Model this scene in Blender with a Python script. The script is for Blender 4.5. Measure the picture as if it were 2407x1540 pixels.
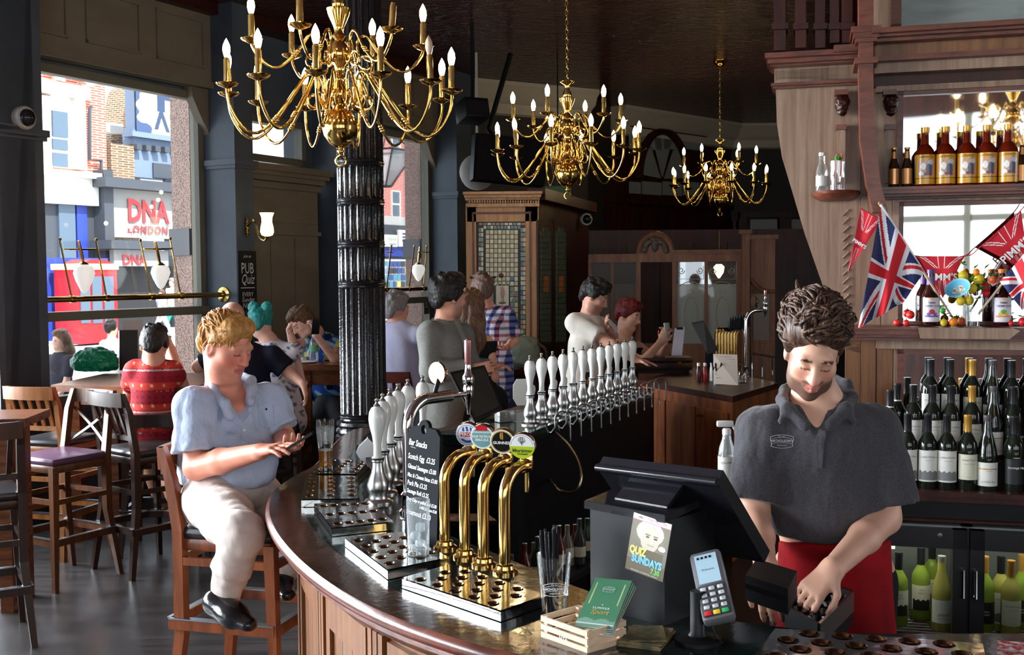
import bpy, bmesh, math, random
import numpy as np
from mathutils import Vector, Matrix, Euler
for o in list(bpy.data.objects): bpy.data.objects.remove(o)
random.seed(7); RNG = np.random.default_rng(5)
SC = bpy.context.scene; COL = SC.collection
# ------------------------------------------------------------------ camera
FPX, CX, CY = 2600.0, 1203.5, 770.0
CAMZ = 1.85
PITCH, ROLL = math.radians(2.82), math.radians(0.45)
cam_d = bpy.data.cameras.new('camera'); cam = bpy.data.objects.new('camera', cam_d); COL.objects.link(cam)
cam_d.sensor_width = 36; cam_d.lens = FPX / 2407 * 36; cam_d.clip_start = .05; cam_d.clip_end = 300
CM = (Matrix.Rotation(math.pi/2 - PITCH, 3, 'X') @ Matrix.Rotation(-ROLL, 3, 'Z'))
cam.matrix_world = Matrix.Translation((0, 0, CAMZ)) @ CM.to_4x4()
SC.camera = cam
# ------------------------------------------------------------------ view, world, daylight
SC.view_settings.view_transform = 'Standard'; SC.view_settings.look = 'None'
SC.view_settings.gamma = 1.0; SC.view_settings.use_curve_mapping = False
SC.view_settings.exposure = 0.65
cy = SC.cycles
cy.max_bounces = 7; cy.diffuse_bounces = 3; cy.glossy_bounces = 4; cy.transmission_bounces = 6; cy.transparent_max_bounces = 12
cy.caustics_reflective = False; cy.caustics_refractive = False; cy.sample_clamp_indirect = 4.0; cy.sample_clamp_direct = 0
cy.use_denoising = True
try: cy.denoiser = 'OPENIMAGEDENOISE'
except Exception: pass
W = bpy.data.worlds.new('sky'); SC.world = W; W.use_nodes = True
bg = W.node_tree.nodes['Background']; bg.inputs[0].default_value = (.80, .90, 1, 1); bg.inputs[1].default_value = 2.6
sun_d = bpy.data.lights.new('sun', 'SUN'); sun_d.energy = 8.0; sun_d.angle = .01; sun_d.color = (1, .95, .86)
sun = bpy.data.objects.new('sun', sun_d); COL.objects.link(sun); sun.location = (20, -20, 40)
sun.rotation_euler = Vector((-.42, .50, -.76)).to_track_quat('-Z', 'Y').to_euler()
DAY = []          # daylight area lamps in the windows out of view: (centre, inward normal, width, height, power)
def daylight(c, n, w, h, p, col=(.93, .97, 1)):
    L = bpy.data.lights.new('window_daylight', 'AREA'); L.shape = 'RECTANGLE'; L.size = w; L.size_y = h; L.energy = p; L.color = col
    o = bpy.data.objects.new('window_daylight', L); COL.objects.link(o); o.location = c
    o.rotation_euler = Vector(n).to_track_quat('-Z', 'Y').to_euler()
    return o
for x in (-1.6, 1.4, 4.2): daylight((x, -4.3, 2.4), (0, 1, 0), 2.6, 2.6, 26)
for x, y in ((-5.05, 7.0), (-6.55, 4.12), (-7.85, 1.64)): daylight((x, y, 2.3), (.884, -.468, 0), 3.0, 2.8, 800)
daylight((8.4, 2.2, 2.2), (-1, 0, 0), 2.4, 2.6, 30)
# ------------------------------------------------------------------ pixel <-> world
def ray(px, py): return CM @ Vector(((px-CX)/FPX, -(py-CY)/FPX, -1))
KF = FPX/2200
def atr(px, py, Y):
    d = ray(px, py); return Vector((0, 0, CAMZ)) + d*(Y/d.y)
def at(px, py, Y): return atr(px, py, Y*KF)
def fang(a): a = math.radians(a); return math.degrees(math.atan2(math.sin(a), KF*math.cos(a)))
def gz(px, py, z):
    d = ray(px, py); return Vector((0, 0, CAMZ)) + d*((z-CAMZ)/d.z)
class Frame:
    """vertical plane: s along u, d into the room, z up"""
    def __init__(f, p0, ang, n_sign=1):
        a = math.radians(ang); f.p = Vector((p0[0], p0[1], 0)); f.u = Vector((math.sin(a), math.cos(a), 0))
        f.n = Vector((math.cos(a), -math.sin(a), 0))*n_sign
    def __call__(f, s, d, z): return f.p + f.u*s + f.n*d + Vector((0, 0, z))
    def px(f, px, py, d=0):
        r = ray(px, py); o = Vector((0, 0, CAMZ)); q = f.p + f.n*d
        t = (q-o).dot(f.n)/r.dot(f.n); w = o + r*t
        return (w-f.p).dot(f.u), w.z
    def mat(f, s=0, d=0, z=0):
        m = Matrix.Identity(4); m.col[0][:3] = f.u; m.col[1][:3] = -f.n; m.col[2][:3] = (0, 0, 1); m.col[3][:3] = f(s, d, z); return m
# ------------------------------------------------------------------ materials
MATS = {}
def _lin(c): return tuple(((x/12.92) if x <= .04045 else ((x+.055)/1.055)**2.4) for x in c)
def rgb(r, g, b): return _lin((r/255, g/255, b/255))
def M(name, col=(.5, .5, .5), rough=.5, metal=0, spec=.5, emit=0, ecol=None, var=None, bump=None, wood=None, vcol=False, coat=0, stripe=None, trans=0, ior=1.45, sheen=0, alpha=1):
    if name in MATS: return MATS[name]
    m = bpy.data.materials.new(name); m.use_nodes = True; MATS[name] = m
    nt = m.node_tree; N = nt.nodes; Lk = nt.links; b = N['Principled BSDF']
    b.inputs['Base Color'].default_value = (*col, 1); b.inputs['Roughness'].default_value = rough
    b.inputs['Metallic'].default_value = metal; b.inputs['Specular IOR Level'].default_value = spec
    b.inputs['IOR'].default_value = ior; b.inputs['Transmission Weight'].default_value = trans; b.inputs['Alpha'].default_value = alpha
    if coat: b.inputs['Coat Weight'].default_value = coat; b.inputs['Coat Roughness'].default_value = .08
    if sheen: b.inputs['Sheen Weight'].default_value = sheen
    if emit:
        b.inputs['Emission Color'].default_value = (*(ecol or col), 1); b.inputs['Emission Strength'].default_value = emit
    tc = None
    def coords(scale):
        nonlocal tc
        if tc is None: tc = N.new('ShaderNodeTexCoord')
        mp = N.new('ShaderNodeMapping'); Lk.new(tc.outputs['Object'], mp.inputs[0])
        mp.inputs['Scale'].default_value = scale if hasattr(scale, '__len__') else (scale,)*3
        return mp.outputs[0]
    def mixc(fac, a, c2, mode='MIX'):
        x = N.new('ShaderNodeMix'); x.data_type = 'RGBA'; x.blend_type = mode
        if hasattr(fac, 'links'): Lk.new(fac, x.inputs[0])
        else: x.inputs[0].default_value = fac
        for i, v in ((6, a), (7, c2)):
            if hasattr(v, 'links'): Lk.new(v, x.inputs[i])
            else: x.inputs[i].default_value = (*v, 1)
        return x.outputs[2]
    cur = None
    if vcol:
        a = N.new('ShaderNodeVertexColor'); a.layer_name = 'Col'; cur = a.outputs[0]
    if var:                     # (scale, second colour or factor, amount)
        n = N.new('ShaderNodeTexNoise'); Lk.new(coords(var[0]), n.inputs[0]); n.inputs['Scale'].default_value = 1; n.inputs['Detail'].default_value = 5
        r = N.new('ShaderNodeValToRGB'); r.color_ramp.elements[0].position = .42; r.color_ramp.elements[1].position = .62; Lk.new(n.outputs[0], r.inputs[0])
        mm = N.new('ShaderNodeMath'); mm.operation = 'MULTIPLY'; Lk.new(r.outputs[0], mm.inputs[0]); mm.inputs[1].default_value = var[2] if len(var) > 2 else 1
        cur = mixc(mm.outputs[0], cur if cur else col, var[1], 'MULTIPLY' if vcol else 'MIX')
    if wood:                    # (stretch vector, dark colour)
        n = N.new('ShaderNodeTexNoise'); Lk.new(coords(wood[0]), n.inputs[0]); n.inputs['Scale'].default_value = 1; n.inputs['Detail'].default_value = 7; n.inputs['Roughness'].default_value = .65; n.inputs['Distortion'].default_value = .6
        r = N.new('ShaderNodeValToRGB'); r.color_ramp.elements[0].position = .35; r.color_ramp.elements[1].position = .65; Lk.new(n.outputs[0], r.inputs[0])
        cur = mixc(r.outputs[0], wood[1], cur if cur else col)
        if not bump:
            bp = N.new('ShaderNodeBump'); bp.inputs['Strength'].default_value = .12; bp.inputs['Distance'].default_value = .01; Lk.new(n.outputs[0], bp.inputs['Height']); Lk.new(bp.outputs[0], b.inputs['Normal'])
    if stripe:                  # (scale vec, colour, width)
        w = N.new('ShaderNodeTexWave'); Lk.new(coords(stripe[0]), w.inputs[0]); w.inputs['Scale'].default_value = 1; w.wave_type = 'BANDS'; w.bands_direction = stripe[3] if len(stripe) > 3 else 'X'
        r = N.new('ShaderNodeValToRGB'); r.color_ramp.elements[0].position = stripe[2]; r.color_ramp.elements[1].position = min(1, stripe[2]+.12); Lk.new(w.outputs[0], r.inputs[0])
        cur = mixc(r.outputs[0], cur if cur else col, stripe[1])
    if cur: Lk.new(cur, b.inputs['Base Color'])
    if bump:                    # (scale, strength, distance)
        n = N.new('ShaderNodeTexNoise'); Lk.new(coords(bump[0]), n.inputs[0]); n.inputs['Scale'].default_value = 1; n.inputs['Detail'].default_value = 3
        bp = N.new('ShaderNodeBump'); bp.inputs['Strength'].default_value = bump[1]; bp.inputs['Distance'].default_value = bump[2] if len(bump) > 2 else .01
        Lk.new(n.outputs[0], bp.inputs['Height']); Lk.new(bp.outputs[0], b.inputs['Normal'])
    return m
def pane_mat(name, tint=(1, 1, 1), refl=.08, white=0, wcol=(.8, .85, .85)):
    """thin window glass: mostly see-through, a little mirror, optionally frosted white"""
    if name in MATS: return MATS[name]
    m = bpy.data.materials.new(name); m.use_nodes = True; MATS[name] = m
    nt = m.node_tree; N = nt.nodes; L = nt.links
    for n in list(N): N.remove(n)
    out = N.new('ShaderNodeOutputMaterial'); t = N.new('ShaderNodeBsdfTransparent'); t.inputs[0].default_value = (*tint, 1)
    g = N.new('ShaderNodeBsdfGlossy'); g.inputs['Roughness'].default_value = .02
    lw = N.new('ShaderNodeLayerWeight'); lw.inputs[0].default_value = .25
    mu = N.new('ShaderNodeMath'); mu.operation = 'MULTIPLY_ADD'; L.new(lw.outputs['Fresnel'], mu.inputs[0]); mu.inputs[1].default_value = .7; mu.inputs[2].default_value = refl
    mx = N.new('ShaderNodeMixShader'); L.new(mu.outputs[0], mx.inputs[0]); L.new(t.outputs[0], mx.inputs[1]); L.new(g.outputs[0], mx.inputs[2])
    last = mx.outputs[0]
    if white:
        df = N.new('ShaderNodeBsdfDiffuse'); df.inputs[0].default_value = (*wcol, 1); tl = N.new('ShaderNodeBsdfTranslucent'); tl.inputs[0].default_value = (*wcol, 1)
        a = N.new('ShaderNodeMixShader'); a.inputs[0].default_value = .5; L.new(df.outputs[0], a.inputs[1]); L.new(tl.outputs[0], a.inputs[2])
        c = N.new('ShaderNodeMixShader'); c.inputs[0].default_value = white; L.new(last, c.inputs[1]); L.new(a.outputs[0], c.inputs[2]); last = c.outputs[0]
    L.new(last, out.inputs[0]); return m
# ------------------------------------------------------------------ mesh builder
def _basis(o):
    while o.parent: o = o.parent
    return Matrix.Translation(o.location) @ o.rotation_euler.to_matrix().to_4x4()
def sm(me, ang=40):
    me.shade_smooth()
    if ang < 180: me.set_sharp_from_angle(angle=math.radians(ang))
def link(name, me, mat=None, parent=None, world=True, kind=None):
    o = bpy.data.objects.new(name, me); COL.objects.link(o)
    if mat is not None and not me.materials:
        for q in (mat if isinstance(mat, (list, tuple)) else [mat]): me.materials.append(q)
    if parent is not None:
        o.parent = parent
        if world: me.transform(_basis(parent).inverted())
    if kind: o['kind'] = kind
    return o
class B:
    def __init__(b, m=None): b.v = []; b.f = []; b.mi = []; b.c = []; b.m = m or Matrix.Identity(4); b.cur = 0
    def add(b, vs, fs, m=None):
        n = len(b.v); mm = b.m @ m if m is not None else b.m
        b.v += [mm @ Vector(p) for p in vs]; b.f += [tuple(i+n for i in f) for f in fs]; b.mi += [b.cur]*len(fs); return b
    def box(b, lo, hi, m=None):
        (x0, y0, z0), (x1, y1, z1) = lo, hi
        return b.add([(x0,y0,z0),(x1,y0,z0),(x1,y1,z0),(x0,y1,z0),(x0,y0,z1),(x1,y0,z1),(x1,y1,z1),(x0,y1,z1)],
            [(0,3,2,1),(4,5,6,7),(0,1,5,4),(1,2,6,5),(2,3,7,6),(3,0,4,7)], m)
    def cbox(b, c, s, m=None, bev=0):
        c = Vector(c); h = Vector(s)/2
        if not bev: return b.box(c-h, c+h, m)
        bm = bmesh.new(); bmesh.ops.create_cube(bm, size=1)
        for v in bm.verts: v.co = Vector((v.co.x*s[0], v.co.y*s[1], v.co.z*s[2])) + c
        bmesh.ops.bevel(bm, geom=bm.edges[:], offset=bev, segments=2, affect='EDGES', profile=.5)
        bm.verts.index_update(); b.add([v.co.copy() for v in bm.verts], [tuple(v.index for v in f.verts) for f in bm.faces], m); bm.free(); return b
    def beam(b, p, q, w, h, up=(0, 0, 1)):
        """rectangular bar from p to q"""
        p, q = Vector(p), Vector(q); y = (q-p); L = y.length; y.normalize(); x = y.cross(Vector(up))
        if x.length < 1e-4: x = y.cross(Vector((1, 0, 0)))
        x.normalize(); z = x.cross(y); m = Matrix.Identity(4)
        for i, a in enumerate((x, y, z)): m.col[i][:3] = a
        m.col[3][:3] = p; return b.box((-w/2, 0, -h/2), (w/2, L, h/2), m)
    def lathe(b, prof, seg=20, m=None, cap=True):
        """prof: (r, z) from bottom to top"""
        vs = []; fs = []; n = len(prof)
        for r, z in prof:
            for k in range(seg):
                a = 2*math.pi*k/seg; vs.append((r*math.cos(a), r*math.sin(a), z))
        for i in range(n-1):
            for k in range(seg):
                k2 = (k+1) % seg; fs.append((i*seg+k, i*seg+k2, (i+1)*seg+k2, (i+1)*seg+k))
        if cap:
            if prof[0][0] > 1e-5: fs.append(tuple(range(seg-1, -1, -1)))
            if prof[-1][0] > 1e-5: fs.append(tuple((n-1)*seg+k for k in range(seg)))
        return b.add(vs, fs, m)
    def tube(b, pts, r, seg=8, cap=True, m=None):
        pts = [Vector(p) for p in pts]; n = len(pts); rs = r if hasattr(r, '__len__') else [r]*n
        vs = []; fs = []; T = [(pts[min(i+1, n-1)]-pts[max(i-1, 0)]).normalized() for i in range(n)]
        x = T[0].orthogonal().normalized()
        for i in range(n):
            t = T[i]; x = (x - t*x.dot(t)).normalized(); y = t.cross(x)
            for k in range(seg):
                a = 2*math.pi*k/seg; vs.append(pts[i] + (x*math.cos(a)+y*math.sin(a))*rs[i])
        for i in range(n-1):
            for k in range(seg):
                k2 = (k+1) % seg; fs.append((i*seg+k, i*seg+k2, (i+1)*seg+k2, (i+1)*seg+k))
        if cap: fs.append(tuple(range(seg-1, -1, -1))); fs.append(tuple((n-1)*seg+k for k in range(seg)))
        return b.add(vs, fs, m)
    def prism(b, poly, z0, z1, m=None):
        n = len(poly); vs = [(x, y, z0) for x, y in poly] + [(x, y, z1) for x, y in poly]
        fs = [tuple(range(n-1, -1, -1)), tuple(range(n, 2*n))] + [(i, (i+1) % n, n+(i+1) % n, n+i) for i in range(n)]
        return b.add(vs, fs, m)
    def hull4(b, q, up):
        """slab on four world corners, thickness vector up"""
        q = [Vector(p) for p in q]; up = Vector(up)
        return b.add(q+[p+up for p in q], [(3,2,1,0),(4,5,6,7),(0,1,5,4),(1,2,6,5),(2,3,7,6),(3,0,4,7)])
    def loft(b, rings, close=False, caps=True):
        """rings: list of equal-length point lists (open profile unless close)"""
        n = len(rings[0]); vs = [p for r in rings for p in r]; fs = []
        for i in range(len(rings)-1):
            for k in range(n if close else n-1):
                k2 = (k+1) % n; fs.append((i*n+k, i*n+k2, (i+1)*n+k2, (i+1)*n+k))
        if close and caps: fs.append(tuple(range(n-1, -1, -1))); fs.append(tuple((len(rings)-1)*n+k for k in range(n)))
        return b.add(vs, fs)
    def sphere(b, c, r, seg=12, m=None, sz=1.0):
        pr = [(max(1e-6, r*math.sin(math.pi*i/(seg//2)))if 0 < i < seg//2 else 0.0, -r*sz*math.cos(math.pi*i/(seg//2))) for i in range(seg//2+1)]
        mm = Matrix.Translation(c); return b.lathe(pr, seg, (m @ mm) if m is not None else mm, cap=False)
    def mesh(b, name='m', smooth=40):
        me = bpy.data.meshes.new(name); me.from_pydata([tuple(v) for v in b.v], [], b.f)
        if any(b.mi): me.polygons.foreach_set('material_index', b.mi)
        bm = bmesh.new(); bm.from_mesh(me); bmesh.ops.remove_doubles(bm, verts=bm.verts, dist=1e-5); bmesh.ops.recalc_face_normals(bm, faces=bm.faces); bm.to_mesh(me); bm.free()
        if smooth: sm(me, smooth)
        return me
    def build(b, name, mat, parent=None, world=True, smooth=40, kind=None):
        return link(name, b.mesh(name, smooth), mat, parent, world, kind)
def tag(o, label, cat, group=None):
    o['label'] = label; o['category'] = cat
    if group: o['group'] = group
    return o
def thing(name, label, cat, loc=(0, 0, 0), rz=0, group=None):
    o = bpy.data.objects.new(name, None); COL.objects.link(o); o.location = loc; o.rotation_euler = (0, 0, rz); o.empty_display_size = .05
    return tag(o, label, cat, group)
ORD = 'first second third fourth fifth sixth seventh eighth ninth tenth eleventh twelfth'.split()
def struct(o): o['kind'] = 'structure'; return o
def dup(root, loc, rz=0, label=None, group=None, rot=None):
    def cp(o, par):
        c = o.copy(); COL.objects.link(c); c.parent = par
        for ch in list(o.children): cp(ch, c)
        return c
    r = cp(root, None); r.location = loc; r.rotation_euler = rot if rot else (0, 0, rz)
    if label: r['label'] = label
    if group: r['group'] = group
    return r
def TR(loc, rz=0, rx=0, ry=0, s=1): return Matrix.Translation(loc) @ Euler((rx, ry, rz)).to_matrix().to_4x4() @ Matrix.Diagonal((s, s, s, 1))
def axes(o, x, y, z):
    m = Matrix.Identity(4)
    for i, a in enumerate((x, y, z)): m.col[i][:3] = Vector(a)
    m.col[3][:3] = Vector(o); return m
def face_m(o, xdir, up=(0, 0, 1)):
    """local x along xdir, local y up, local z out of the surface"""
    x = Vector(xdir).normalized(); u = Vector(up); u = (u - x*u.dot(x)).normalized(); return axes(o, x, u, x.cross(u))
def align(p, q):
    """matrix taking local z axis onto p->q, origin p"""
    z = (Vector(q)-Vector(p)).normalized(); x = z.orthogonal().normalized(); return axes(p, x, z.cross(x), z)
def spline(pts, n):
    P = [Vector(p) for p in pts]; P = [2*P[0]-P[1]] + P + [2*P[-1]-P[-2]]; out = []
    for i in range(1, len(P)-2):
        for k in range(16):
            t = k/16; a, b_, c, d = P[i-1], P[i], P[i+1], P[i+2]
            out.append(.5*((2*b_)+(c-a)*t+(2*a-5*b_+4*c-d)*t*t+(3*b_-a-3*c+d)*t**3))
    out.append(P[-2]); L = [0]
    for i in range(1, len(out)): L.append(L[-1]+(out[i]-out[i-1]).length)
    res = []; j = 0
    for k in range(n):
        s = L[-1]*k/(n-1)
        while j < len(L)-2 and L[j+1] < s: j += 1
        f = 0 if L[j+1] == L[j] else (s-L[j])/(L[j+1]-L[j]); res.append(out[j].lerp(out[j+1], min(1, max(0, f))))
    return res
_tx = {}
def text_mesh(s, size=1, bold=0, shear=0, sx=1, ext=0, align_x='CENTER', sp=1):
    c = bpy.data.curves.new('t', 'FONT'); c.body = s; c.size = size; c.offset = bold; c.shear = shear; c.extrude = ext; c.resolution_u = 2; c.align_x = align_x; c.align_y = 'CENTER'; c.space_character = sp
    o = bpy.data.objects.new('t', c); COL.objects.link(o); dg = bpy.context.evaluated_depsgraph_get(); dg.update()
    me = bpy.data.meshes.new_from_object(o.evaluated_get(dg)); COL.objects.unlink(o); bpy.data.objects.remove(o); bpy.data.curves.remove(c)
    if sx != 1: me.transform(Matrix.Diagonal((sx, 1, 1, 1)))
    me.materials.clear(); return me
def text(name, s, mat, m, size, parent=None, **k):
    me = text_mesh(s, size, **k); me.transform(m); return link(name, me, mat, parent)
def grid_print(name, m, w, h, nx, ny, fn, mat, parent=None, shape=None, thick=0, world=True):
    """flat print: faces coloured by fn(u,v) arrays -> rgb (linear)"""
    xs = np.linspace(0, 1, nx+1); ys = np.linspace(0, 1, ny+1); U, V = np.meshgrid(xs, ys)
    co = np.stack([(U-.5)*w, (V-.5)*h, np.zeros_like(U)], -1).reshape(-1, 3)
    if shape is not None: co = shape(U.ravel(), V.ravel(), co)
    i = np.arange(nx*ny); r, c = i//nx, i % nx; a = r*(nx+1)+c; F = np.stack([a, a+1, a+nx+2, a+nx+1], 1)
    me = bpy.data.meshes.new(name); me.from_pydata(co.tolist(), [], F.tolist())
    uc, vc = (c+.5)/nx, (r+.5)/ny; C = np.ones((nx*ny, 4), np.float32); C[:, :3] = fn(uc, vc)
    at_ = me.color_attributes.new('Col', 'FLOAT_COLOR', 'CORNER'); at_.data.foreach_set('color', np.repeat(C, 4, 0).ravel())
    me.transform(m); sm(me, 180); return link(name, me, mat, parent, world)
# ------------------------------------------------------------------ distance-field bodies
class SDF:
    def __init__(s): s.ops = []
    def cap(s, a, b, ra, rb=None, k=.02, sub=False, fa=False, fb=False, sq=None):
        s.ops.append(('cap', np.array(a, float), np.array(b, float), ra, ra if rb is None else rb, k, sub, fa, fb, sq)); return s
    def chain(s, pts, rs, k=.02, **kw):
        for i in range(len(pts)-1): s.cap(pts[i], pts[i+1], rs[i], rs[i+1], k, **kw)
        return s
    def ell(s, c, r, R=None, k=.02, sub=False):
        s.ops.append(('ell', np.array(c, float), np.array(r, float)*np.ones(3), np.eye(3) if R is None else np.array(R, float), k, sub)); return s
    def cut(s, p, n): s.ops.append(('cut', np.array(p, float), np.array(n, float)/np.linalg.norm(n))); return s
    def noise(s, amp, fr, ph=0, an=(1, 1, 1)): s.ops.append(('noi', amp, fr, ph, an)); return s
    def mesh(s, name, vox=.01, colfn=None):
        lo = np.full(3, 1e9); hi = -lo
        def bb(o):
            if o[0] == 'cap':
                R = max(o[3], o[4])+1e-3; return np.minimum(o[1], o[2])-R, np.maximum(o[1], o[2])+R
            R = o[2].max() if not np.allclose(o[3], np.eye(3)) else o[2]; return o[1]-R, o[1]+R
        for o in s.ops:
            if o[0] in ('cap', 'ell') and not (o[6] if o[0] == 'cap' else o[5]): a, b = bb(o); lo = np.minimum(lo, a); hi = np.maximum(hi, b)
        lo -= 4*vox+.01; hi += 4*vox+.01; n = np.ceil((hi-lo)/vox).astype(int)+1
        F = np.full(n, .5, np.float32); ax = [lo[i]+vox*np.arange(n[i]) for i in range(3)]
        for o in s.ops:
            if o[0] == 'cut':
                F = np.maximum(F, ((ax[0]-o[1][0])*o[2][0])[:, None, None]+((ax[1]-o[1][1])*o[2][1])[None, :, None]+((ax[2]-o[1][2])*o[2][2])[None, None, :]).astype(np.float32); continue
            if o[0] == 'noi':
                _, amp, fr, ph, an = o; X, Y, Z = (ax[0]*an[0])[:, None, None], (ax[1]*an[1])[None, :, None], (ax[2]*an[2])[None, None, :]
                F = F+(amp*(np.sin(fr*X+1.7*np.sin(fr*.7*Z+ph)+ph)*np.sin(fr*1.1*Y+1.3*np.sin(fr*.8*X)+2*ph)+.6*np.sin(fr*1.9*Z+1.5*np.sin(fr*1.3*Y+ph)))).astype(np.float32); continue
            k = o[5] if o[0] == 'cap' else o[4]; a, b = bb(o); e = k+3*vox
            i0 = np.clip(np.floor((a-e-lo)/vox).astype(int), 0, n-1); i1 = np.clip(np.ceil((b+e-lo)/vox).astype(int)+1, 1, n)
            if (i1 <= i0).any(): continue
            sl = tuple(slice(i0[i], i1[i]) for i in range(3)); P = np.stack(np.meshgrid(*[ax[i][sl[i]] for i in range(3)], indexing='ij'), -1)
            if o[0] == 'cap':
                d_ = o[2]-o[1]; L2 = d_@d_+1e-12; q = P-o[1]; t = np.clip(q@d_/L2, 0, 1); v = q-t[..., None]*d_
                if o[9] is not None: # squash along a direction: (dir, factor)
                    w = np.array(o[9][0], float); w /= np.linalg.norm(w); v = v+np.multiply.outer(v@w, w)*(1/o[9][1]-1)
                d = np.linalg.norm(v, axis=-1)-(o[3]+(o[4]-o[3])*t); L = math.sqrt(L2)
                if o[8]: d = np.maximum(d, (P-o[2])@d_/L)
                if o[7]: d = np.maximum(d, -(P-o[1])@d_/L)
                sub = o[6]
            else:
                q = (P-o[1])@o[3]; r = o[2]; k0 = np.linalg.norm(q/r, axis=-1); k1 = np.linalg.norm(q/(r*r), axis=-1)+1e-9; d = k0*(k0-1)/k1; d = np.where(k0 < 1e-3, -r.min(), d); sub = o[5]
            A = F[sl]; d = d.astype(np.float32)
            if sub: d = -d; h = np.clip(.5-.5*(d-A)/k, 0, 1); F[sl] = d+(A-d)*h+k*h*(1-h)
            else: h = np.clip(.5+.5*(d-A)/k, 0, 1); F[sl] = d+(A-d)*h-k*h*(1-h)
        V, Q = nets(F, lo, vox); me = bpy.data.meshes.new(name)
        me.vertices.add(len(V)); me.vertices.foreach_set('co', V.astype(np.float32).ravel()); nq = len(Q)
        me.loops.add(nq*4); me.loops.foreach_set('vertex_index', Q.astype(np.int32).ravel()); me.polygons.add(nq)
        me.polygons.foreach_set('loop_start', np.arange(nq, dtype=np.int32)*4); me.update(calc_edges=True)
        if colfn is not None:
            C = np.ones((len(V), 4), np.float32); C[:, :3] = colfn(V); a_ = me.color_attributes.new('Col', 'FLOAT_COLOR', 'POINT'); a_.data.foreach_set('color', C.ravel())
        me.shade_smooth(); return me
    def build(s, name, mat, parent=None, vox=.01, colfn=None, world=True): return link(name, s.mesh(name, vox, colfn), mat, parent, world)
def nets(F, lo, vox):
    I = F < 0; n = np.array(F.shape); c = n-1
    cs = np.zeros(c, np.int8)
    cor = [(i, j, k) for i in (0, 1) for j in (0, 1) for k in (0, 1)]
    g = lambda A, o: A[o[0]:o[0]+c[0], o[1]:o[1]+c[1], o[2]:o[2]+c[2]]
    for o in cor: cs += g(I, o)
    act = np.argwhere((cs > 0) & (cs < 8)); idx = np.full(c, -1, np.int64); idx[tuple(act.T)] = np.arange(len(act))
    S = np.zeros((len(act), 3)); cnt = np.zeros(len(act))
    for a in cor:
        for ax in range(3):
            if a[ax]: continue
            b = list(a); b[ax] = 1; fa = F[tuple((act+a).T)]; fb = F[tuple((act+b).T)]; x = (fa < 0) != (fb < 0); t = np.where(x, fa/np.where(x, fa-fb, 1), 0)
            p = np.tile(np.array(a, float), (len(act), 1)); p[:, ax] = t; S[x] += p[x]; cnt[x] += 1
    V = lo+vox*(act+S/np.maximum(cnt, 1)[:, None]); Q = []
    for ax in range(3):
        u, w = (ax+1) % 3, (ax+2) % 3; s0 = [slice(1, -1)]*3; s0[ax] = slice(0, -1); s1 = list(s0); s1[ax] = slice(1, None)
        A, Bq = I[tuple(s0)], I[tuple(s1)]
        for e, flip in (((A & ~Bq), False), ((~A & Bq), True)):
            p = np.argwhere(e); off = np.ones(3, int); off[ax] = 0; p = p+off
            du = np.zeros(3, int); du[u] = 1; dw = np.zeros(3, int); dw[w] = 1
            q = [p-du-dw, p-dw, p, p-du]; q = [idx[tuple(z.T)] for z in q]; q = np.stack(q[::-1] if flip else q, 1); q = q[(q >= 0).all(1)]; Q.append(q)
    return V, np.concatenate(Q)
# ================================================================== shared materials
m_slate = M('slate_paint', rgb(76, 86, 98), .45, var=((3, 3, 3), rgb(64, 74, 86), .6))
m_beige = M('taupe_paint', rgb(122, 112, 96), .55, var=((2, 2, 6), rgb(108, 99, 84), .6))
m_frame = M('window_frame_paint', rgb(110, 106, 92), .5)
m_floorw = M('dark_floor', rgb(72, 68, 68), .26, spec=.5, wood=((1.2, 14, 1), rgb(44, 41, 42)))
m_ceil = M('maroon_gloss_ceiling', rgb(58, 17, 18), .2, spec=.8, bump=((8, 26, 20), 1.0, .11))
m_cream = M('cream_cornice', rgb(196, 188, 170), .6)
m_darkwood = M('dark_mahogany', rgb(66, 25, 15), .4, spec=.35, wood=((14, 14, 1.6), rgb(32, 11, 7)))
m_oak = M('pale_oak', rgb(158, 130, 108), .42, wood=((40, 40, 2.2), rgb(122, 94, 74)))
m_oakr = M('red_oak_trim', rgb(112, 58, 40), .35, wood=((2.2, 26, 26), rgb(70, 30, 20)))
m_wood = M('honey_wood', rgb(150, 86, 46), .38, wood=((16, 16, 1.8), rgb(98, 50, 24)))
m_barpanel = M('bar_panel_oak', rgb(132, 86, 50), .4, wood=((30, 30, 2), rgb(92, 54, 28)))
m_brass = M('polished_brass', rgb(214, 176, 104), .14, 1)
m_brass2 = M('chandelier_brass', rgb(220, 178, 100), .12, 1)
m_steel = M('brushed_steel', rgb(186, 186, 184), .28, 1)
m_chrome = M('chrome', rgb(225, 226, 228), .06, 1)
m_tray = M('polished_tray_steel', rgb(200, 198, 194), .09, 1, bump=((9, 9, 9), .06, .02))
m_black = M('black_plastic', (.006, .006, .007), .45, spec=.25)
m_blackg = M('black_gloss_paint', (.010, .010, .012), .16, bump=((60, 60, 60), .25, .01))
m_white = M('white_gloss', rgb(240, 240, 236), .12)
m_mirror = M('mirror', (.86, .88, .87), .02, 1)
m_paper = M('paper', rgb(232, 230, 224), .7)
m_col = M('printed', (1, 1, 1), .5, vcol=True)
m_colg = M('printed_gloss', (1, 1, 1), .22, vcol=True)
m_winglass = pane_mat('window_glass', (.97, .99, 1), .03)
m_white_t = M('white_print', rgb(240, 240, 240), .6); m_red_t = M('red_print', rgb(214, 34, 40), .5); m_black_t = M('black_print', (.01, .01, .01), .6); m_gold_t = M('gold_print', rgb(214, 170, 80), .4)
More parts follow.
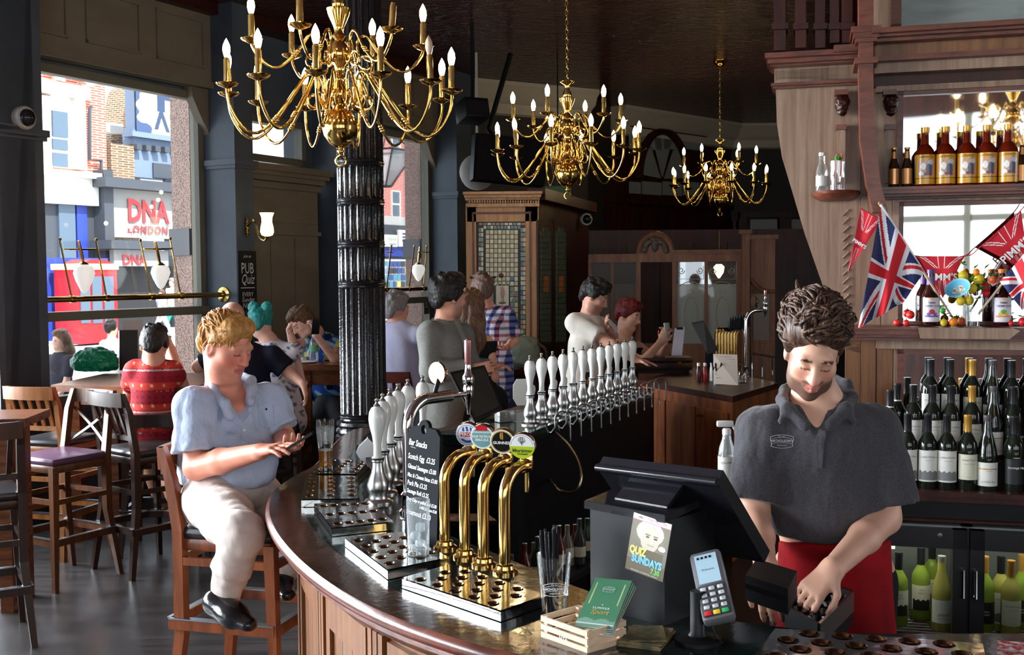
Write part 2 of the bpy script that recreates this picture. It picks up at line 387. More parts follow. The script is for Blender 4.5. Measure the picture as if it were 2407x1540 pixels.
def brick_mat(name, c1, c2, mortar, sc):
    m = M(name, c1, .8); nt = m.node_tree; N = nt.nodes; L = nt.links; t = N.new('ShaderNodeTexBrick'); c = N.new('ShaderNodeTexCoord'); mp = N.new('ShaderNodeMapping')
    L.new(c.outputs['Object'], mp.inputs[0]); mp.inputs['Rotation'].default_value = (math.pi/2, 0, 0); mp.inputs['Scale'].default_value = (sc,)*3; L.new(mp.outputs[0], t.inputs[0])
    t.inputs['Color1'].default_value = (*c1, 1); t.inputs['Color2'].default_value = (*c2, 1); t.inputs['Mortar'].default_value = (*mortar, 1); t.inputs['Scale'].default_value = 1; t.inputs['Mortar Size'].default_value = .018
    t.inputs['Brick Width'].default_value = .23; t.inputs['Row Height'].default_value = .08; L.new(t.outputs[0], N['Principled BSDF'].inputs['Base Color']); return m
m_brick = brick_mat('red_brick', rgb(196, 92, 74), rgb(180, 78, 62), rgb(206, 160, 140), 1)
m_brick2 = brick_mat('pink_brick', rgb(190, 100, 92), rgb(178, 88, 82), rgb(200, 150, 140), 1)
m_brick3 = brick_mat('brown_brick', rgb(120, 92, 70), rgb(88, 70, 58), rgb(150, 130, 110), 1)
m_granite = M('pink_granite', rgb(190, 150, 130), .3, var=((70, 70, 70), rgb(110, 84, 76)))
m_stone = M('white_stone', rgb(226, 222, 212), .7); m_bluewall = M('blue_grey_render', rgb(104, 118, 140), .7); m_glassdk = M('dark_glazing', rgb(80, 96, 112), .08)
m_pave = M('pavement', rgb(196, 192, 186), .8, var=((.8, .8, .8), rgb(176, 172, 166))); m_road = M('asphalt', rgb(150, 150, 152), .8)
# ================================================================== window wall
WF = Frame((-3.645, 7.4*KF), fang(32))
CEIL = 4.32
def sx(x, d=0, y=500): return WF.px(x, y, d)[0]
def wbox(b, s0, s1, d0, d1, z0, z1): return b.box((s0, -d1, z0), (s1, -d0, z1), WF.mat())
PD = .36
sA0, sA1 = sx(4, PD), sx(106, PD)
sB0 = sx(484); sB1 = sx(597, PD); sC0 = sx(741); sC1 = sC0+.34; sD0 = sx(1016); sD1 = sD0+.36
LZ = WF.px(300, 185)[1]
RZ = WF.px(515, 693, .2)[1]
MIDZ1 = WF.px(300, 727)[1]; MIDZ0 = WF.px(300, 747)[1]
fl = [WF(-10, 0, 0), WF(6.3, 0, 0), Vector((1.06, 13*KF, 0)), Vector((1.5, 14.1*KF, 0)), Vector((3.75, 16*KF, 0)), Vector((9, 16*KF, 0)), Vector((9, -3.6, 0)), Vector((-8.95, -3.6, 0))]
b = B(); b.prism([(p.x, p.y) for p in fl], -.05, 0); struct(b.build('floor', m_floorw))
b = B(); b.prism([(p.x, p.y) for p in fl], CEIL, CEIL+.2); struct(b.build('ceiling', m_ceil))
# wall_left: sill walls, lintel wall above the openings, solid stretches
b = B()
bays = [(-9.4, -7.1), (-6.6, -4.3), (-3.9, -.45), (sA1-.3, sB0), (sB1-.02, sC0), (sC1, sD0)]
edges = [-10]+[e for y in bays[:3] for e in y]+[sA1-.3]
for i in range(0, len(edges), 2): wbox(b, edges[i], edges[i+1], -.3, 0, 0, CEIL)
wbox(b, sD1-.02, 6.35, -.3, 0, 0, CEIL)
for s0, s1 in bays:
    wbox(b, s0, s1, -.3, -.05, LZ if (s0, s1) != bays[4] else LZ-.12, CEIL+.1)
    if (s0, s1) != bays[4]: wbox(b, s0, s1, -.3, 0, 0, .82)
wbox(b, sC0-.13, sC0+.02, -.3, -.02, 0, CEIL); wl = struct(b.build('wall_left', m_slate))
m_sill = M('dark_sill', rgb(60, 50, 40), .4)
def pier(s0, s1, lz, led=.035):
    b = B(); wbox(b, s0, s1, -.02, PD, 0, CEIL); wbox(b, s0-led, s1+led, .02, PD+led, lz, lz+.05); wbox(b, s0-led*.6, s1+led*.6, .02, PD+led*.6, lz-.03, lz)
    wbox(b, s0-.03, s1+.03, 0, PD+.03, 0, .25); return struct(b.build('trim_1', m_slate))
pier(sA0, sA1, WF.px(60, 318, PD)[1]); pier(sB0, sB1, WF.px(545, 386, PD)[1]); pier(sC0, sC1, WF.px(770, 415, PD)[1]); pier(sD0, sD1, WF.px(1060, 458, PD)[1])
for s in (-.45-.3, -4.25, -7.05): pier(s, s+.35, 2.9)
# panelled boxes over the windows
def valance(s0, s1):
    b = B(); wbox(b, s0, s1, -.04, .10, LZ+.03, CEIL-.02); o = struct(b.build('trim_2', m_beige)); n = 3
    w = (s1-s0)/n
    for i in range(n):
        a, c = s0+i*w+.09, s0+(i+1)*w-.09; b = B(); z0, z1 = LZ+.2, CEIL-.16
        for q in ((a, c, z0, z0+.025), (a, c, z1-.025, z1), (a, a+.025, z0, z1), (c-.025, c, z0, z1)): wbox(b, q[0], q[1], .10, .118, q[2], q[3])
        b.build('panel_moulding', m_beige, o)
    b = B(); wbox(b, s0, s1, .08, .13, LZ+.03, LZ+.09); b.build('lower_bead', m_beige, o)
    for sg, s in ((1, s0), (-1, s1)):
        pl = [(0, 0), (.22, 0), (.20, -.10), (.13, -.22), (.08, -.30), (.02, -.38), (0, -.42)]
        b = B(); b.prism([(s+sg*x, LZ+.04+z) for x, z in pl], -.03, .06, WF.mat() @ Matrix.Rotation(math.pi/2, 4, 'X')); b.build('corner_bracket', m_beige, o)
valance(sA1-.2, sB0); valance(sC1, sD0); valance(-.4, sA1-.3) if False else None
wn = [0]
def window(s0, s1, z0, z1, rail=None, dep=-.06):
    wn[0] += 1; w = .07; b = B()
    for q in ((s0, s0+w, z0, z1), (s1-w, s1, z0, z1), (s0, s1, z1-w, z1), (s0, s1, z0, z0+w)): wbox(b, q[0], q[1], dep-.05, dep+.05, q[2], q[3])
    o = struct(b.build('window_%d' % wn[0], m_frame)); zs = [z0+w, z1-w]
    if rail:
        b = B(); wbox(b, s0, s1, dep-.06, dep+.09, rail[0], rail[1]); b.build('middle_rail', m_frame, o); zs = [z0+w, rail[0], rail[1], z1-w]
    for i in range(0, len(zs), 2):
        b = B(); wbox(b, s0+w, s1-w, dep-.005, dep+.005, zs[i], zs[i+1]); b.build('pane', m_winglass, o)
    return o
window(sA1-.3, sB0, .82, LZ, (MIDZ0, MIDZ1)); window(sC1, sD0, .82, LZ, (MIDZ0, MIDZ1))
zt0 = WF.px(660, 385)[1]
window(sB1-.02, sC0-.12, zt0, LZ-.1)
for s0, s1 in bays[:3]: window(s0, s1, .82, LZ, (MIDZ0, MIDZ1))
# door lobby under the transom
cz = WF.px(675, 425, .3)[1]; b = B(); l0, l1 = sB1-.02, sx(747, .22); wbox(b, l0, l1, -.3, .22, 0, cz); o = struct(b.build('trim_3', m_beige))
b = B()
for k, (dd, z) in enumerate(((.28, .02), (.25, -.05), (.31, .07), (.34, .11))): wbox(b, l0, l1+dd-.22, 0, dd, cz+z-.03, cz+z+.03)
b.build('cornice', m_beige, o)
z1 = WF.px(675, 548, .22)[1]
b = B(); wbox(b, l0, l1+.02, .2, .245, z1-.02, z1+.02); wbox(b, l0+.02, l1-.02, .2, .235, z1+.1, cz-.1); b.build('head_panel', m_beige, o)
for k in range(3):
    a = l0+.03+(l1-l0-.06)*k/3; b = B(); wbox(b, a+.008, a+(l1-l0-.06)/3-.008, .2, .232, .2, z1-.05); b.build('plank', m_beige, o)
b = B(); wbox(b, l1+.01, sC0, -.3, -.12, 0, zt0); struct(b.build('dark_recess_1', m_black))  # black panel puts the shade of the deeper recess into its colour
# crown cornice along the window wall top
b = B(); wbox(b, -10, 6.3, -.02, .2, CEIL-.1, CEIL); struct(b.build('trim_4', m_darkwood))
# ---- other walls
def seg_wall(name, p, q, mat, z0=0, z1=CEIL, th=.2):
    p, q = Vector((p[0], p[1]*KF, 0)), Vector((q[0], q[1]*KF, 0)); b = B(); u = (q-p).normalized(); n = Vector((u.y, -u.x, 0))
    b.hull4([p+Vector((0, 0, z0)), q+Vector((0, 0, z0)), q-n*th+Vector((0, 0, z0)), p-n*th+Vector((0, 0, z0))], (0, 0, z1-z0)); return struct(b.build(name, mat))
m_backwall = M('far_wall_paint', rgb(44, 40, 40), .6)
pW = WF(6.3, 0, 0); pW.y /= KF
def crown(name, p, q):
    p, q = Vector((p[0], p[1]*KF, CEIL)), Vector((q[0], q[1]*KF, CEIL)); u = (q-p).normalized(); n = Vector((u.y, -u.x, 0)); pr = [(0, 0), (.30, 0), (.30, -.05), (.24, -.10), (.2, -.20), (.1, -.26), (.06, -.38), (0, -.40)]
    b = B(); b.loft([[c+n*x+Vector((0, 0, z)) for x, z in pr] for c in (p, q)], close=True); struct(b.build(name, m_cream))
seg_wall('wall_back', (pW.x, pW.y), (1.06, 13), m_backwall); crown('trim_5', (pW.x-.2, pW.y-.1), (1.06, 13))
seg_wall('wall_back', (1.06, 13), (1.5, 14.1), m_backwall); seg_wall('wall_back', (1.5, 14.1), (3.75, 16), m_darkwood); crown('trim_5', (1.5, 14.1), (3.75, 16))
seg_wall('wall_back', (3.75, 16), (9, 16), m_backwall); crown('trim_5', (3.75, 16), (5.2, 16))
b = B()
for x0, x1 in ((-9, -3.1), (-.9, -.4), (2.5, 3.1), (5.3, 9)): b.box((x0, -3.6, 0), (x1, -3.4, CEIL))
for x0, x1 in ((-3.1, -.9), (-.4, 2.5), (3.1, 5.3)): b.box((x0, -3.6, 0), (x1, -3.4, 1.25)); b.box((x0, -3.6, 3.45), (x1, -3.4, CEIL))
struct(b.build('wall_front', m_darkwood))
for x0, x1 in ((-3.1, -.9), (-.4, 2.5), (3.1, 5.3)):
    b = B()
    for a in (x0, (x0*2+x1)/3, (x0+2*x1)/3, x1-.07): b.box((a, -3.55, 1.25), (a+.07, -3.45, 3.45))
    b.box((x0, -3.54, 2.35), (x1, -3.46, 2.42)); struct(b.build('window_8', m_frame))
for x_, z_ in ((1.7, 2.15), (4.4, 2.2)):
    t = thing('hanging_basket', 'flowering basket hanging outside the window by %s' % ('the till side' if x_ < 2 else 'the far corner'), 'plant', (x_, -3.95, z_)); S = SDF() if False else None; bk = B(); rr_ = random.Random(int(x_*10))
    for k in range(170):
        d_ = Vector((rr_.gauss(0, 1), rr_.gauss(0, 1), rr_.gauss(0, 1))).normalized(); p_ = Vector((x_, -3.95, z_))+Vector((d_.x*.5, d_.y*.28, d_.z*.55))*rr_.uniform(.5, 1); s_ = d_.orthogonal().normalized(); bk.add([p_, p_+s_*.07+d_*.03, p_+d_*.12, p_-s_*.07+d_*.03], [(0, 1, 2, 3)])
    q_ = bk.build('foliage', M('basket_leaf', rgb(70, 110, 56), .6), t); q_['kind'] = 'stuff'; bk = B()
    for k in range(40):
        d_ = Vector((rr_.gauss(0, 1), abs(rr_.gauss(0, 1)), rr_.gauss(0, 1))).normalized(); bk.sphere(Vector((x_, -3.95, z_))+Vector((d_.x*.52, d_.y*.3, d_.z*.57)), .03, 6)
    q_ = bk.build('blossom', M('basket_flower', rgb(170, 90, 190), .6), t); q_['kind'] = 'stuff'; bk = B(); bk.tube([Vector((x_, -3.95, z_)), Vector((x_, -3.95, 4.2)), Vector((x_, -3.6, 4.2))], .012, 5); bk.build('chain', m_black, t)
b = B(); b.box((8, -3.6, 0), (8.2, 1, CEIL)); b.box((8, 3.4, 0), (8.2, 16.2*KF, CEIL)); b.box((8, 1, 0), (8.2, 3.4, .9)); b.box((8, 1, 3.5), (8.2, 3.4, CEIL)); struct(b.build('wall_right', m_beige))
# upper back wall: dark panelling, glazed screen with an arched light
BW = Frame((1.5, 14.1*KF), math.degrees(math.atan2(2.25, 1.9*KF)))
m_dimpane = M('dim_frosted_pane', rgb(150, 156, 156), .3, spec=.4)
b = B(); o = None
def bwr(b, x0, x1, y0, y1, d0, d1):
    ym = (y0+y1)/2; s0, s1 = BW.px(x0, ym, d0)[0], BW.px(x1, ym, d0)[0]; xm = (x0+x1)/2; b.box((s0, -d1, BW.px(xm, y1, d0)[1]), (s1, -d0, BW.px(xm, y0, d0)[1]), BW.mat())
bwr(b, 1470, 1650, 462, 474, 0, .12); bwr(b, 1470, 1650, 305, 312, 0, .1)
o = struct(b.build('window_9', m_darkwood))
for x0, x1 in ((1478, 1503), (1508, 1552), (1557, 1600), (1605, 1640)):
    for y0, y1 in ((312, 352), (428, 460)):
        b = B(); bwr(b, x0, x1, y0, y1, .03, .06); b.build('pane', m_dimpane, o)
cs, czz = BW.px(1555, 425, .03); rr = BW.px(1600, 425, .03)[0]-BW.px(1512, 425, .03)[0]; rr /= 1.55
for k in range(3):
    a0, a1 = math.pi*k/3+.06, math.pi*(k+1)/3-.06; pl = [(0.0, 0.0)]+[(math.cos(a0+(a1-a0)*i/6), math.sin(a0+(a1-a0)*i/6)) for i in range(7)]
    cx_, cy_ = math.cos((a0+a1)/2)*.06, math.sin((a0+a1)/2)*.06
    b = B(); b.prism([(cs+x*rr*.9+cx_, czz+y*rr*1.15+cy_) for x, y in pl], -.06, -.03, BW.mat() @ Matrix.Rotation(math.pi/2, 4, 'X') @ Matrix.Diagonal((1, 1, -1, 1))); b.build('arched_pane', m_dimpane, o)
b = B(); pts = [BW(cs+math.cos(math.pi*i/16)*rr, .07, czz+math.sin(math.pi*i/16)*rr*1.25) for i in range(17)]; b.tube(pts, .07, 8); b.build('arch_frame', m_darkwood, o)
b = B(); bwr(b, 1402, 1452, 480, 600, 0, .2); bwr(b, 1500, 1515, 500, 600, 0, .1); bwr(b, 1390, 1700, 474, 486, 0, .22); struct(b.build('trim_6', m_darkwood))
# small lit mirror panes high on the far wall
FW = Frame((3.75, 16*KF), 90)
def fwr(b, x0, x1, y0, y1, d0, d1):
    ym = (y0+y1)/2; b.box((FW.px(x0, ym)[0], -d1, FW.px((x0+x1)/2, y1)[1]), (FW.px(x1, ym)[0], -d0, FW.px((x0+x1)/2, y0)[1]), FW.mat())
b = B(); fwr(b, 1735, 1960, 498, 512, 0, .2); fwr(b, 1735, 1750, 512, 600, 0, .15); fwr(b, 1715, 1722, 520, 590, 0, .3); fwr(b, 1728, 1735, 520, 590, 0, .3); fwr(b, 1828, 1855, 512, 600, 0, .15); o = struct(b.build('window_10', m_darkwood))
for x0, x1 in ((1762, 1825), (1858, 1920)):
    b = B(); fwr(b, x0, x1, 516, 552, .02, .06); b.build('pane', m_dimpane, o)
# ================================================================== cast-iron column
cc = at(851, 700, 6.0); cx0, cy0 = cc.x, cc.y
col = thing('cast_iron_column', 'black glossy fluted cast-iron column with ringed base beside the bar', 'column', (cx0, cy0, 0))
zb = at(851, 985, 6.0).z
def fluted(z0, z1, r, nf=22):
    rings = []
    for z in (z0, z0+.01, z1-.01, z1):
        k = 0 if z in (z0, z1) else 1; rings.append([Vector((math.cos(a)*rr, math.sin(a)*rr, z)) for i in range(nf*6) for a in [2*math.pi*i/(nf*6)] for rr in [r*(1-(.085*k*abs(math.cos(a*nf/2))**.6))]])
    return rings
zs = [zb+.02] + [at(851, y, 6).z for y in (668, 575, 476, 386)] + [at(851, 130, 6).z, CEIL]
for i in range(len(zs)-1):
    b = B(); b.loft(fluted(zs[i]+.02, zs[i+1]-.02, .147), close=True, caps=False); b.build('fluted_shaft', m_blackg, col, world=False, smooth=50)
    b = B(); b.lathe([(.14, zs[i]-.022), (.152, zs[i]-.018), (.147, zs[i]-.008), (.156, zs[i]), (.147, zs[i]+.008), (.152, zs[i]+.018), (.14, zs[i]+.022)], 44); b.build('collar_ring', m_blackg, col, world=False)
b = B(); b.lathe([(.15, zb), (.172, zb-.01), (.176, zb-.03), (.165, zb-.045), (.176, zb-.055), (.18, zb-.075), (.17, zb-.09), (.182, zb-.1), (.185, zb-.13), (.16, zb-.15), (.16, .3), (.2, .28), (.21, 0)][::-1], 44); b.build('pedestal', m_blackg, col, world=False)
# ================================================================== brass window rails with lamps
m_opal = M('opal_glass', rgb(248, 246, 240), .25, emit=.35, ecol=(1, .98, .94))
def rail(label, s0, s1, frames):
    t = thing('brass_window_rail', label, 'rail', WF((s0+s1)/2, .2, RZ)); b = B(); b.tube([WF(s0, .2, RZ), WF(s1, .2, RZ)], .024, 12); b.build('rail', m_brass, t)
    for s, sg in ((s0, 1), (s1, -1)):
        b = B(); b.lathe([(.075, 0), (.07, .012), (.04, .02), (.034, .045)], 20, align(WF(s, .2, RZ), WF(s+sg, .2, RZ))); b.build('end_flange', m_brass, t)
    for (l0, l1, r0, r1, cbar) in frames:
        for p, q in ((l0, l1), (r0, r1)):
            a = WF.px(*p, .2); c = WF.px(*q, .2); b = B(); b.tube([WF(a[0], .2, RZ), WF(c[0], .2, c[1])], .008, 6); b.sphere(WF(c[0], .2, c[1]+.012), .014, 8); b.build('upright', m_brass, t)
            b = B(); d = (WF(a[0], .2, RZ)); b.tube([d+WF.u*-.02, d+WF.u*.02], .03, 10); b.build('clamp', m_brass, t)
        a = WF.px(l1[0]+8, cbar, .2); c = WF.px(r1[0]+4, cbar, .2); b = B(); b.tube([WF(a[0], .2, a[1]), WF(c[0], .2, c[1])], .007, 6); b.build('crossbar', m_brass, t)
    return t
def rail_lamp(label, top, sock, bot):
    a, c, e = WF.px(*top, .2), WF.px(*sock, .2), WF.px(*bot, .2); p, q, r = WF(a[0], .2, a[1]), WF(c[0], .2, c[1]), WF(e[0], .2, e[1])
    t = thing('window_lamp', label, 'lamp', p, group='teardrop lamps on the window rails'); b = B(); b.tube([p, p.lerp(q, .6), q], [.012, .016, .008], 8); b.build('stem', m_brass, t)
    b = B(); b.lathe([(.01, 0), (.035, -.02), (.05, -.05), (.045, -.06)][::-1], 14, Matrix.Translation(q+Vector((0, 0, .03)))); b.build('socket', m_brass, t)
    L = (q-r).length; b = B(); b.lathe([(0.004, -L), (.03, -L*.88), (.065, -L*.55), (.082, -L*.3), (.07, -L*.08), (.04, 0)], 18, Matrix.Translation(q)); b.build('shade', m_opal, t)
rail('polished brass rail across the shopfront window facing the nightclub', sA1, sB0, [((170, 710), (141, 566), (251, 706), (226, 567), 586), ((357, 702), (330, 568), (425, 698), (400, 564), 585)])
rail('polished brass rail across the window behind the grey-haired man', sC1, sD0, [((861, 683), (868, 580), (909, 681), (920, 580), 593), ((961, 681), (974, 581), (995, 679), (1003, 581), 593)])
rail_lamp('white teardrop lamp on the window rail, over the red telephone box', (184, 566), (197, 622), (206, 690)); rail_lamp('white teardrop lamp on the window rail, before the nightclub doorway', (364, 568), (377, 624), (384, 680)); rail_lamp('white teardrop lamp on the window rail behind the grey-haired man', (987, 580), (983, 622), (977, 660))
# ================================================================== outside
D = -22.0
gz_ = lambda d: 0.0
def er(x0, x1, y0, y1, d=D):
    ym, xm = (y0+y1)/2, (x0+x1)/2; return WF.px(x0, ym, d)[0], WF.px(x1, ym, d)[0], WF.px(xm, y1, d)[1], WF.px(xm, y0, d)[1]
def eb(b, x0, x1, y0, y1, d=D, th=.3, gnd=False):
    s0, s1, z0, z1 = er(x0, x1, y0, y1, d)
    if gnd: z0 = gz_(d)-.05
    return b.box((s0, -d, z0), (s1, -d+th, z1), WF.mat())
def part(name, mat, par, x0, x1, y0, y1, d=D, th=.3, gnd=False):
    b = B(); eb(b, x0, x1, y0, y1, d, th, gnd); return b.build(name, mat, par)
b = B(); b.add([WF(-30, -.35, 0), WF(70, -.35, 0), WF(70, -5, gz_(-5)), WF(-30, -5, gz_(-5))], [(0, 1, 2, 3)]); struct(b.build('pavement', m_pave))
b = B(); b.add([WF(-30, -5, gz_(-5)-.1), WF(70, -5, gz_(-5)-.1), WF(70, -18.5, gz_(-18.5)-.1), WF(-30, -18.5, gz_(-18.5)-.1)], [(0, 1, 2, 3)]); struct(b.build('street', m_road))
b = B(); b.hull4([WF(-30, -18.5, 0), WF(70, -18.5, 0), WF(70, -40, 0), WF(-30, -40, 0)], (0, 0, .02)); struct(b.build('far_pavement', m_pave))
m_bw = M('dark_blue_paint', rgb(40, 60, 150), .5); m_redp = M('post_red', rgb(206, 30, 34), .4); m_greysign = M('sign_grey', rgb(140, 138, 136), .5); m_charcoal = M('charcoal_render', rgb(62, 66, 74), .6)
EO = lambda x, y, d=D: WF(WF.px(x, y, d)[0], d, gz_(d))
# red brick building
t = thing('brick_building', 'red brick building with white classical window surround across the street', 'building', EO(150, 600))
part('brick_wall', m_brick, t, 40, 246, -60, 402, D, .6); part('fascia', m_stone, t, 30, 232, 402, 478, D+.3, .8); part('cornice', m_stone, t, 30, 240, 398, 412, D+.5, .8); part('ground_wall', m_charcoal, t, 30, 235, 478, 800, D, .5, True)
w = part('window', m_stone, t, 120, 172, 225, 395, D+.12, .3); part('pane', m_glassdk, w, 124, 160, 262, 322, D+.18, .1); part('pane', m_glassdk, w, 124, 160, 328, 352, D+.18, .1); part('pane', m_glassdk, w, 124, 160, 360, 392, D+.18, .1)
for x0, x1 in ((103, 121), (180, 203)): part('pilaster', m_stone, t, x0, x1, 225, 398, D+.3, .4)
part('entablature', m_stone, t, 98, 212, 195, 225, D+.4, .5)
c = er(118, 195, 180, 198); b = B(); sc_, zc_, rc_ = (c[0]+c[1])/2, c[2], (c[1]-c[0])/2*.95
b.tube([WF(sc_+math.cos(math.pi*i/14)*rc_, D+.4, zc_+math.sin(math.pi*i/14)*rc_*.75) for i in range(15)], .16, 6); b.build('arched_pediment', m_stone, t)
for x in (104, 182): part('stone_block', m_stone, t, x, x+22, 158+(x-98)*.1, 174+(x-98)*.12, D+.1, .3)
b = B(); pp = [WF.px(x, y, D+.15) for x, y in ((215, 250), (211, 256), (211, 375), (238, 378), (238, 420))]; b.tube([WF(s, D+.15, z) for s, z in pp], .06, 6); b.build('drainpipe', m_charcoal, t)
for x0, x1, mm in ((140, 178, m_glassdk), (182, 206, m_bw)): part('shop_window', mm, t, x0, x1, 480, 620, D+.08, .1)
# low gable and chimney between
t = thing('brick_gable', 'brown brick gable end between the two buildings across the street', 'building', EO(290, 430, D-3))
b = B(); pl = [WF.px(x, y, D-2) for x, y in ((262, 700), (262, 330), (278, 330), (300, 215), (320, 190), (330, 190), (330, 700))]; b.prism(pl, -D+2, -D+3, WF.mat() @ Matrix(((1, 0, 0, 0), (0, 0, 1, 0), (0, 1, 0, 0), (0, 0, 0, 1)))); b.build('wall', m_brick3, t); part('white_cornice', m_stone, t, 250, 290, 290, 312, D-1.8, .6)
# nightclub
t = thing('nightclub_building', 'blue grey nightclub frontage with painted mural and red lettered sign', 'building', EO(350, 560))
part('render_wall', m_bluewall, t, 314, 520, 318, 425, D, .5); part('side_brick', m_brick3, t, 262, 316, 340, 430, D+.1, .5); part('parapet', m_bluewall, t, 312, 520, 322, 334, D+.25, .5)
for k in range(6): x = 322+k*22; part('corbel', m_charcoal, t, x, x+12, 339+k*2.2, 352+k*2.2, D+.25, .4)
part('arched_window', m_charcoal, t, 361, 420, 386, 420, D+.06, .2)
def mural(u, v):
    n = len(u); C = np.tile(np.array(rgb(56, 74, 110)), (n, 1)); wob = .02*np.sin(37*u)+.025*np.sin(29*v+3*u)
    ye = ((u-.38+wob)/.36)**2+((v-.45+wob)/.46)**2 < 1; ye |= ((u-.5)/.3)**2+((v-.5)/.5)**2 < .9
    C[ye] = rgb(240, 226, 130); C[ye & (v > .35) & (u > .3)] = rgb(250, 245, 215)
    bl = u > .74+.05*np.sin(9*v)+wob; C[bl] = rgb(110, 190, 230); C[bl & (np.abs(u-.80-.04*np.sin(9*v)) < .012)] = rgb(240, 245, 250)
    for cu, s in ((.27, 1), (.60, 1.18)):
        f = ((u-cu)/.03)**2+((v-.78*min(1, s))/.06)**2 < 1; f |= (np.abs(u-cu) < .045) & (v > .42) & (v < .75); f |= (np.abs(u-cu-(.42-v)*.22) < .022) & (v < .45) & (v > .1); f |= (np.abs(u-cu+(.42-v)*.2) < .022) & (v < .45) & (v > .12); f |= (np.abs(v-.66-(u-cu)*.8*(s-1)*4) < .04) & (u > cu) & (u < cu+.11)
        C[f] = rgb(48, 62, 92)
    return C
c = er(316, 520, 190, 330); grid_print('mural', face_m(WF((c[0]+c[1])/2, D+.08, (c[2]+c[3])/2), WF.u), c[1]-c[0], c[3]-c[2], 150, 100, mural, m_col, t)
part('mural_wall', m_bluewall, t, 314, 522, 185, 335, D-.05, .4)
part('sign_hood', m_charcoal, t, 248, 440, 424, 446, D+.9, .9); part('sign_frame', m_charcoal, t, 246, 268, 400, 620, D+.5, .6, True); part('sign_frame', m_charcoal, t, 414, 436, 420, 620, D+.5, .6, True)
sg = part('sign_board', m_greysign, t, 266, 415, 447, 560, D+.4, .3); part('entrance_canopy', m_charcoal, t, 262, 424, 566, 586, D+1.2, 1.0); part('lower_sign', m_greysign, t, 268, 396, 588, 626, D+.9, .2); part('doorway', M('doorway_dark', rgb(34, 32, 36), .6), t, 268, 420, 626, 800, D+.2, .3, True)
m_redsign = M('red_sign', rgb(226, 46, 52), .4)
def etext(par, s, x0, x1, y0, y1, d, mat, nm='lettering', **k):
    c = er(x0, x1, y0, y1, d); me = text_mesh(s, 1, **k); X = np.empty(len(me.vertices)*3); me.vertices.foreach_get('co', X); X = X.reshape(-1, 3); lo, hi = X.min(0), X.max(0)
    sc = Matrix.Diagonal(((c[1]-c[0])/(hi[0]-lo[0]), (c[3]-c[2])/(hi[1]-lo[1]), 1, 1)) @ Matrix.Translation((-(lo[0]+hi[0])/2, -(lo[1]+hi[1])/2, 0)); me.transform(face_m(WF((c[0]+c[1])/2, d, (c[2]+c[3])/2), WF.u) @ sc); return link(nm, me, mat, par)
etext(t, 'DNA', 302, 398, 470, 524, D+.45, m_redsign, bold=.03); etext(t, 'LONDON', 302, 394, 531, 550, D+.45, m_redsign, bold=.02, sp=1.2); etext(t, 'DNA', 289, 346, 599, 623, D+.93, m_redsign, bold=.03)
m_fairy = M('fairy_bulb', (1, .8, .4), .3, emit=6, ecol=(1, .75, .35))
for x, y in ((379, 452), (372, 470), (356, 486), (410, 474), (411, 529), (249, 525), (296, 526), (301, 532), (320, 552), (303, 553)):
    s, z = WF.px(x, y, D+1); b = B(); b.sphere(WF(s, D+1, z), .07 if x != 411 else .13, 8); b.build('fairy_bulb', m_fairy, t)
# plain block right of the club, red star poster
t = thing('white_building', 'plain white building beside the nightclub across the street', 'building', EO(600, 600)); part('wall', m_stone, t, 526, 845, 100, 540, D-.6, .4); part('shop_front', m_charcoal, t, 442, 845, 545, 800, D-.6, .3, True)
p = part('red_poster', m_redp, t, 443, 462, 552, 606, D-.55, .05)
for k in range(4): s, z = WF.px(452, 560+k*12, D-.54); b = B(); b.sphere(WF(s, D-.54, z), .09, 6); b.build('star', m_white, p)
# pink brick terrace through the far window
t = thing('brick_terrace', 'pink brick terrace with sash windows beyond the window behind the bar guests', 'building', EO(960, 600))
part('brick_wall', m_brick2, t, 850, 1100, 250, 518, D, .4); part('stone_band', M('grey_stone', rgb(180, 178, 176), .7), t, 850, 1100, 512, 532, D+.15, .4); part('shop_fascia', m_charcoal, t, 850, 1100, 532, 560, D+.2, .4)
for x in (922, 966, 1004):
    for y in (310, 448):
        w = part('sash_window', m_stone, t, x, x+20, y, y+64, D+.08, .1)
        for q in (0, 1): part('pane', m_glassdk, w, x+2.5, x+17.5, y+3+q*31, y+29+q*31, D+.11, .05)
part('blue_shop', m_bw, t, 850, 1100, 576, 604, D+.25, .3); part('shop_interior', m_charcoal, t, 850, 1100, 604, 760, D+.1, .3, True)
q = part('phone_shop_sign', m_stone, t, 902, 934, 552, 580, D+.4, .1); etext(q, 'Lyca', 915, 932, 556, 568, D+.43, M('sign_green', rgb(90, 170, 120), .5)); etext(q, 'mobile', 915, 932, 570, 576, D+.43, m_bw)
q = part('white_sign', m_stone, t, 938, 966, 541, 580, D+.4, .1)
for k in range(3): part('printed_line', m_bw, q, 947, 963, 548+k*8, 551+k*8, D+.43, .05)
q = part('blue_sign', M('sign_blue', rgb(80, 120, 200), .4), t, 967, 990, 541, 580, D+.4, .1)
for k in range(4): part('printed_line', m_white, q, 969, 987, 545+k*8, 549+k*8, D+.43, .05)
nb = thing('news_stand', 'news stand covered in magazines beyond the window behind the bar guests', 'kiosk', EO(955, 720, D+2)); part('back_board', m_stone, nb, 905, 992, 610, 700, D+2, .4, True)
rr_ = random.Random(3)
for i in range(9):
    for j in range(5):
        x, y = 907+i*9.2, 614+j*16; cmat = M('magazine_%d' % rr_.randrange(6), [rgb(200, 60, 80), rgb(60, 80, 140), rgb(230, 210, 120), rgb(120, 60, 120), rgb(90, 150, 170), rgb(60, 56, 60)][rr_.randrange(6)], .5); part('magazine', cmat, nb, x, x+7.6, y, y+13, D+2.05, .05)
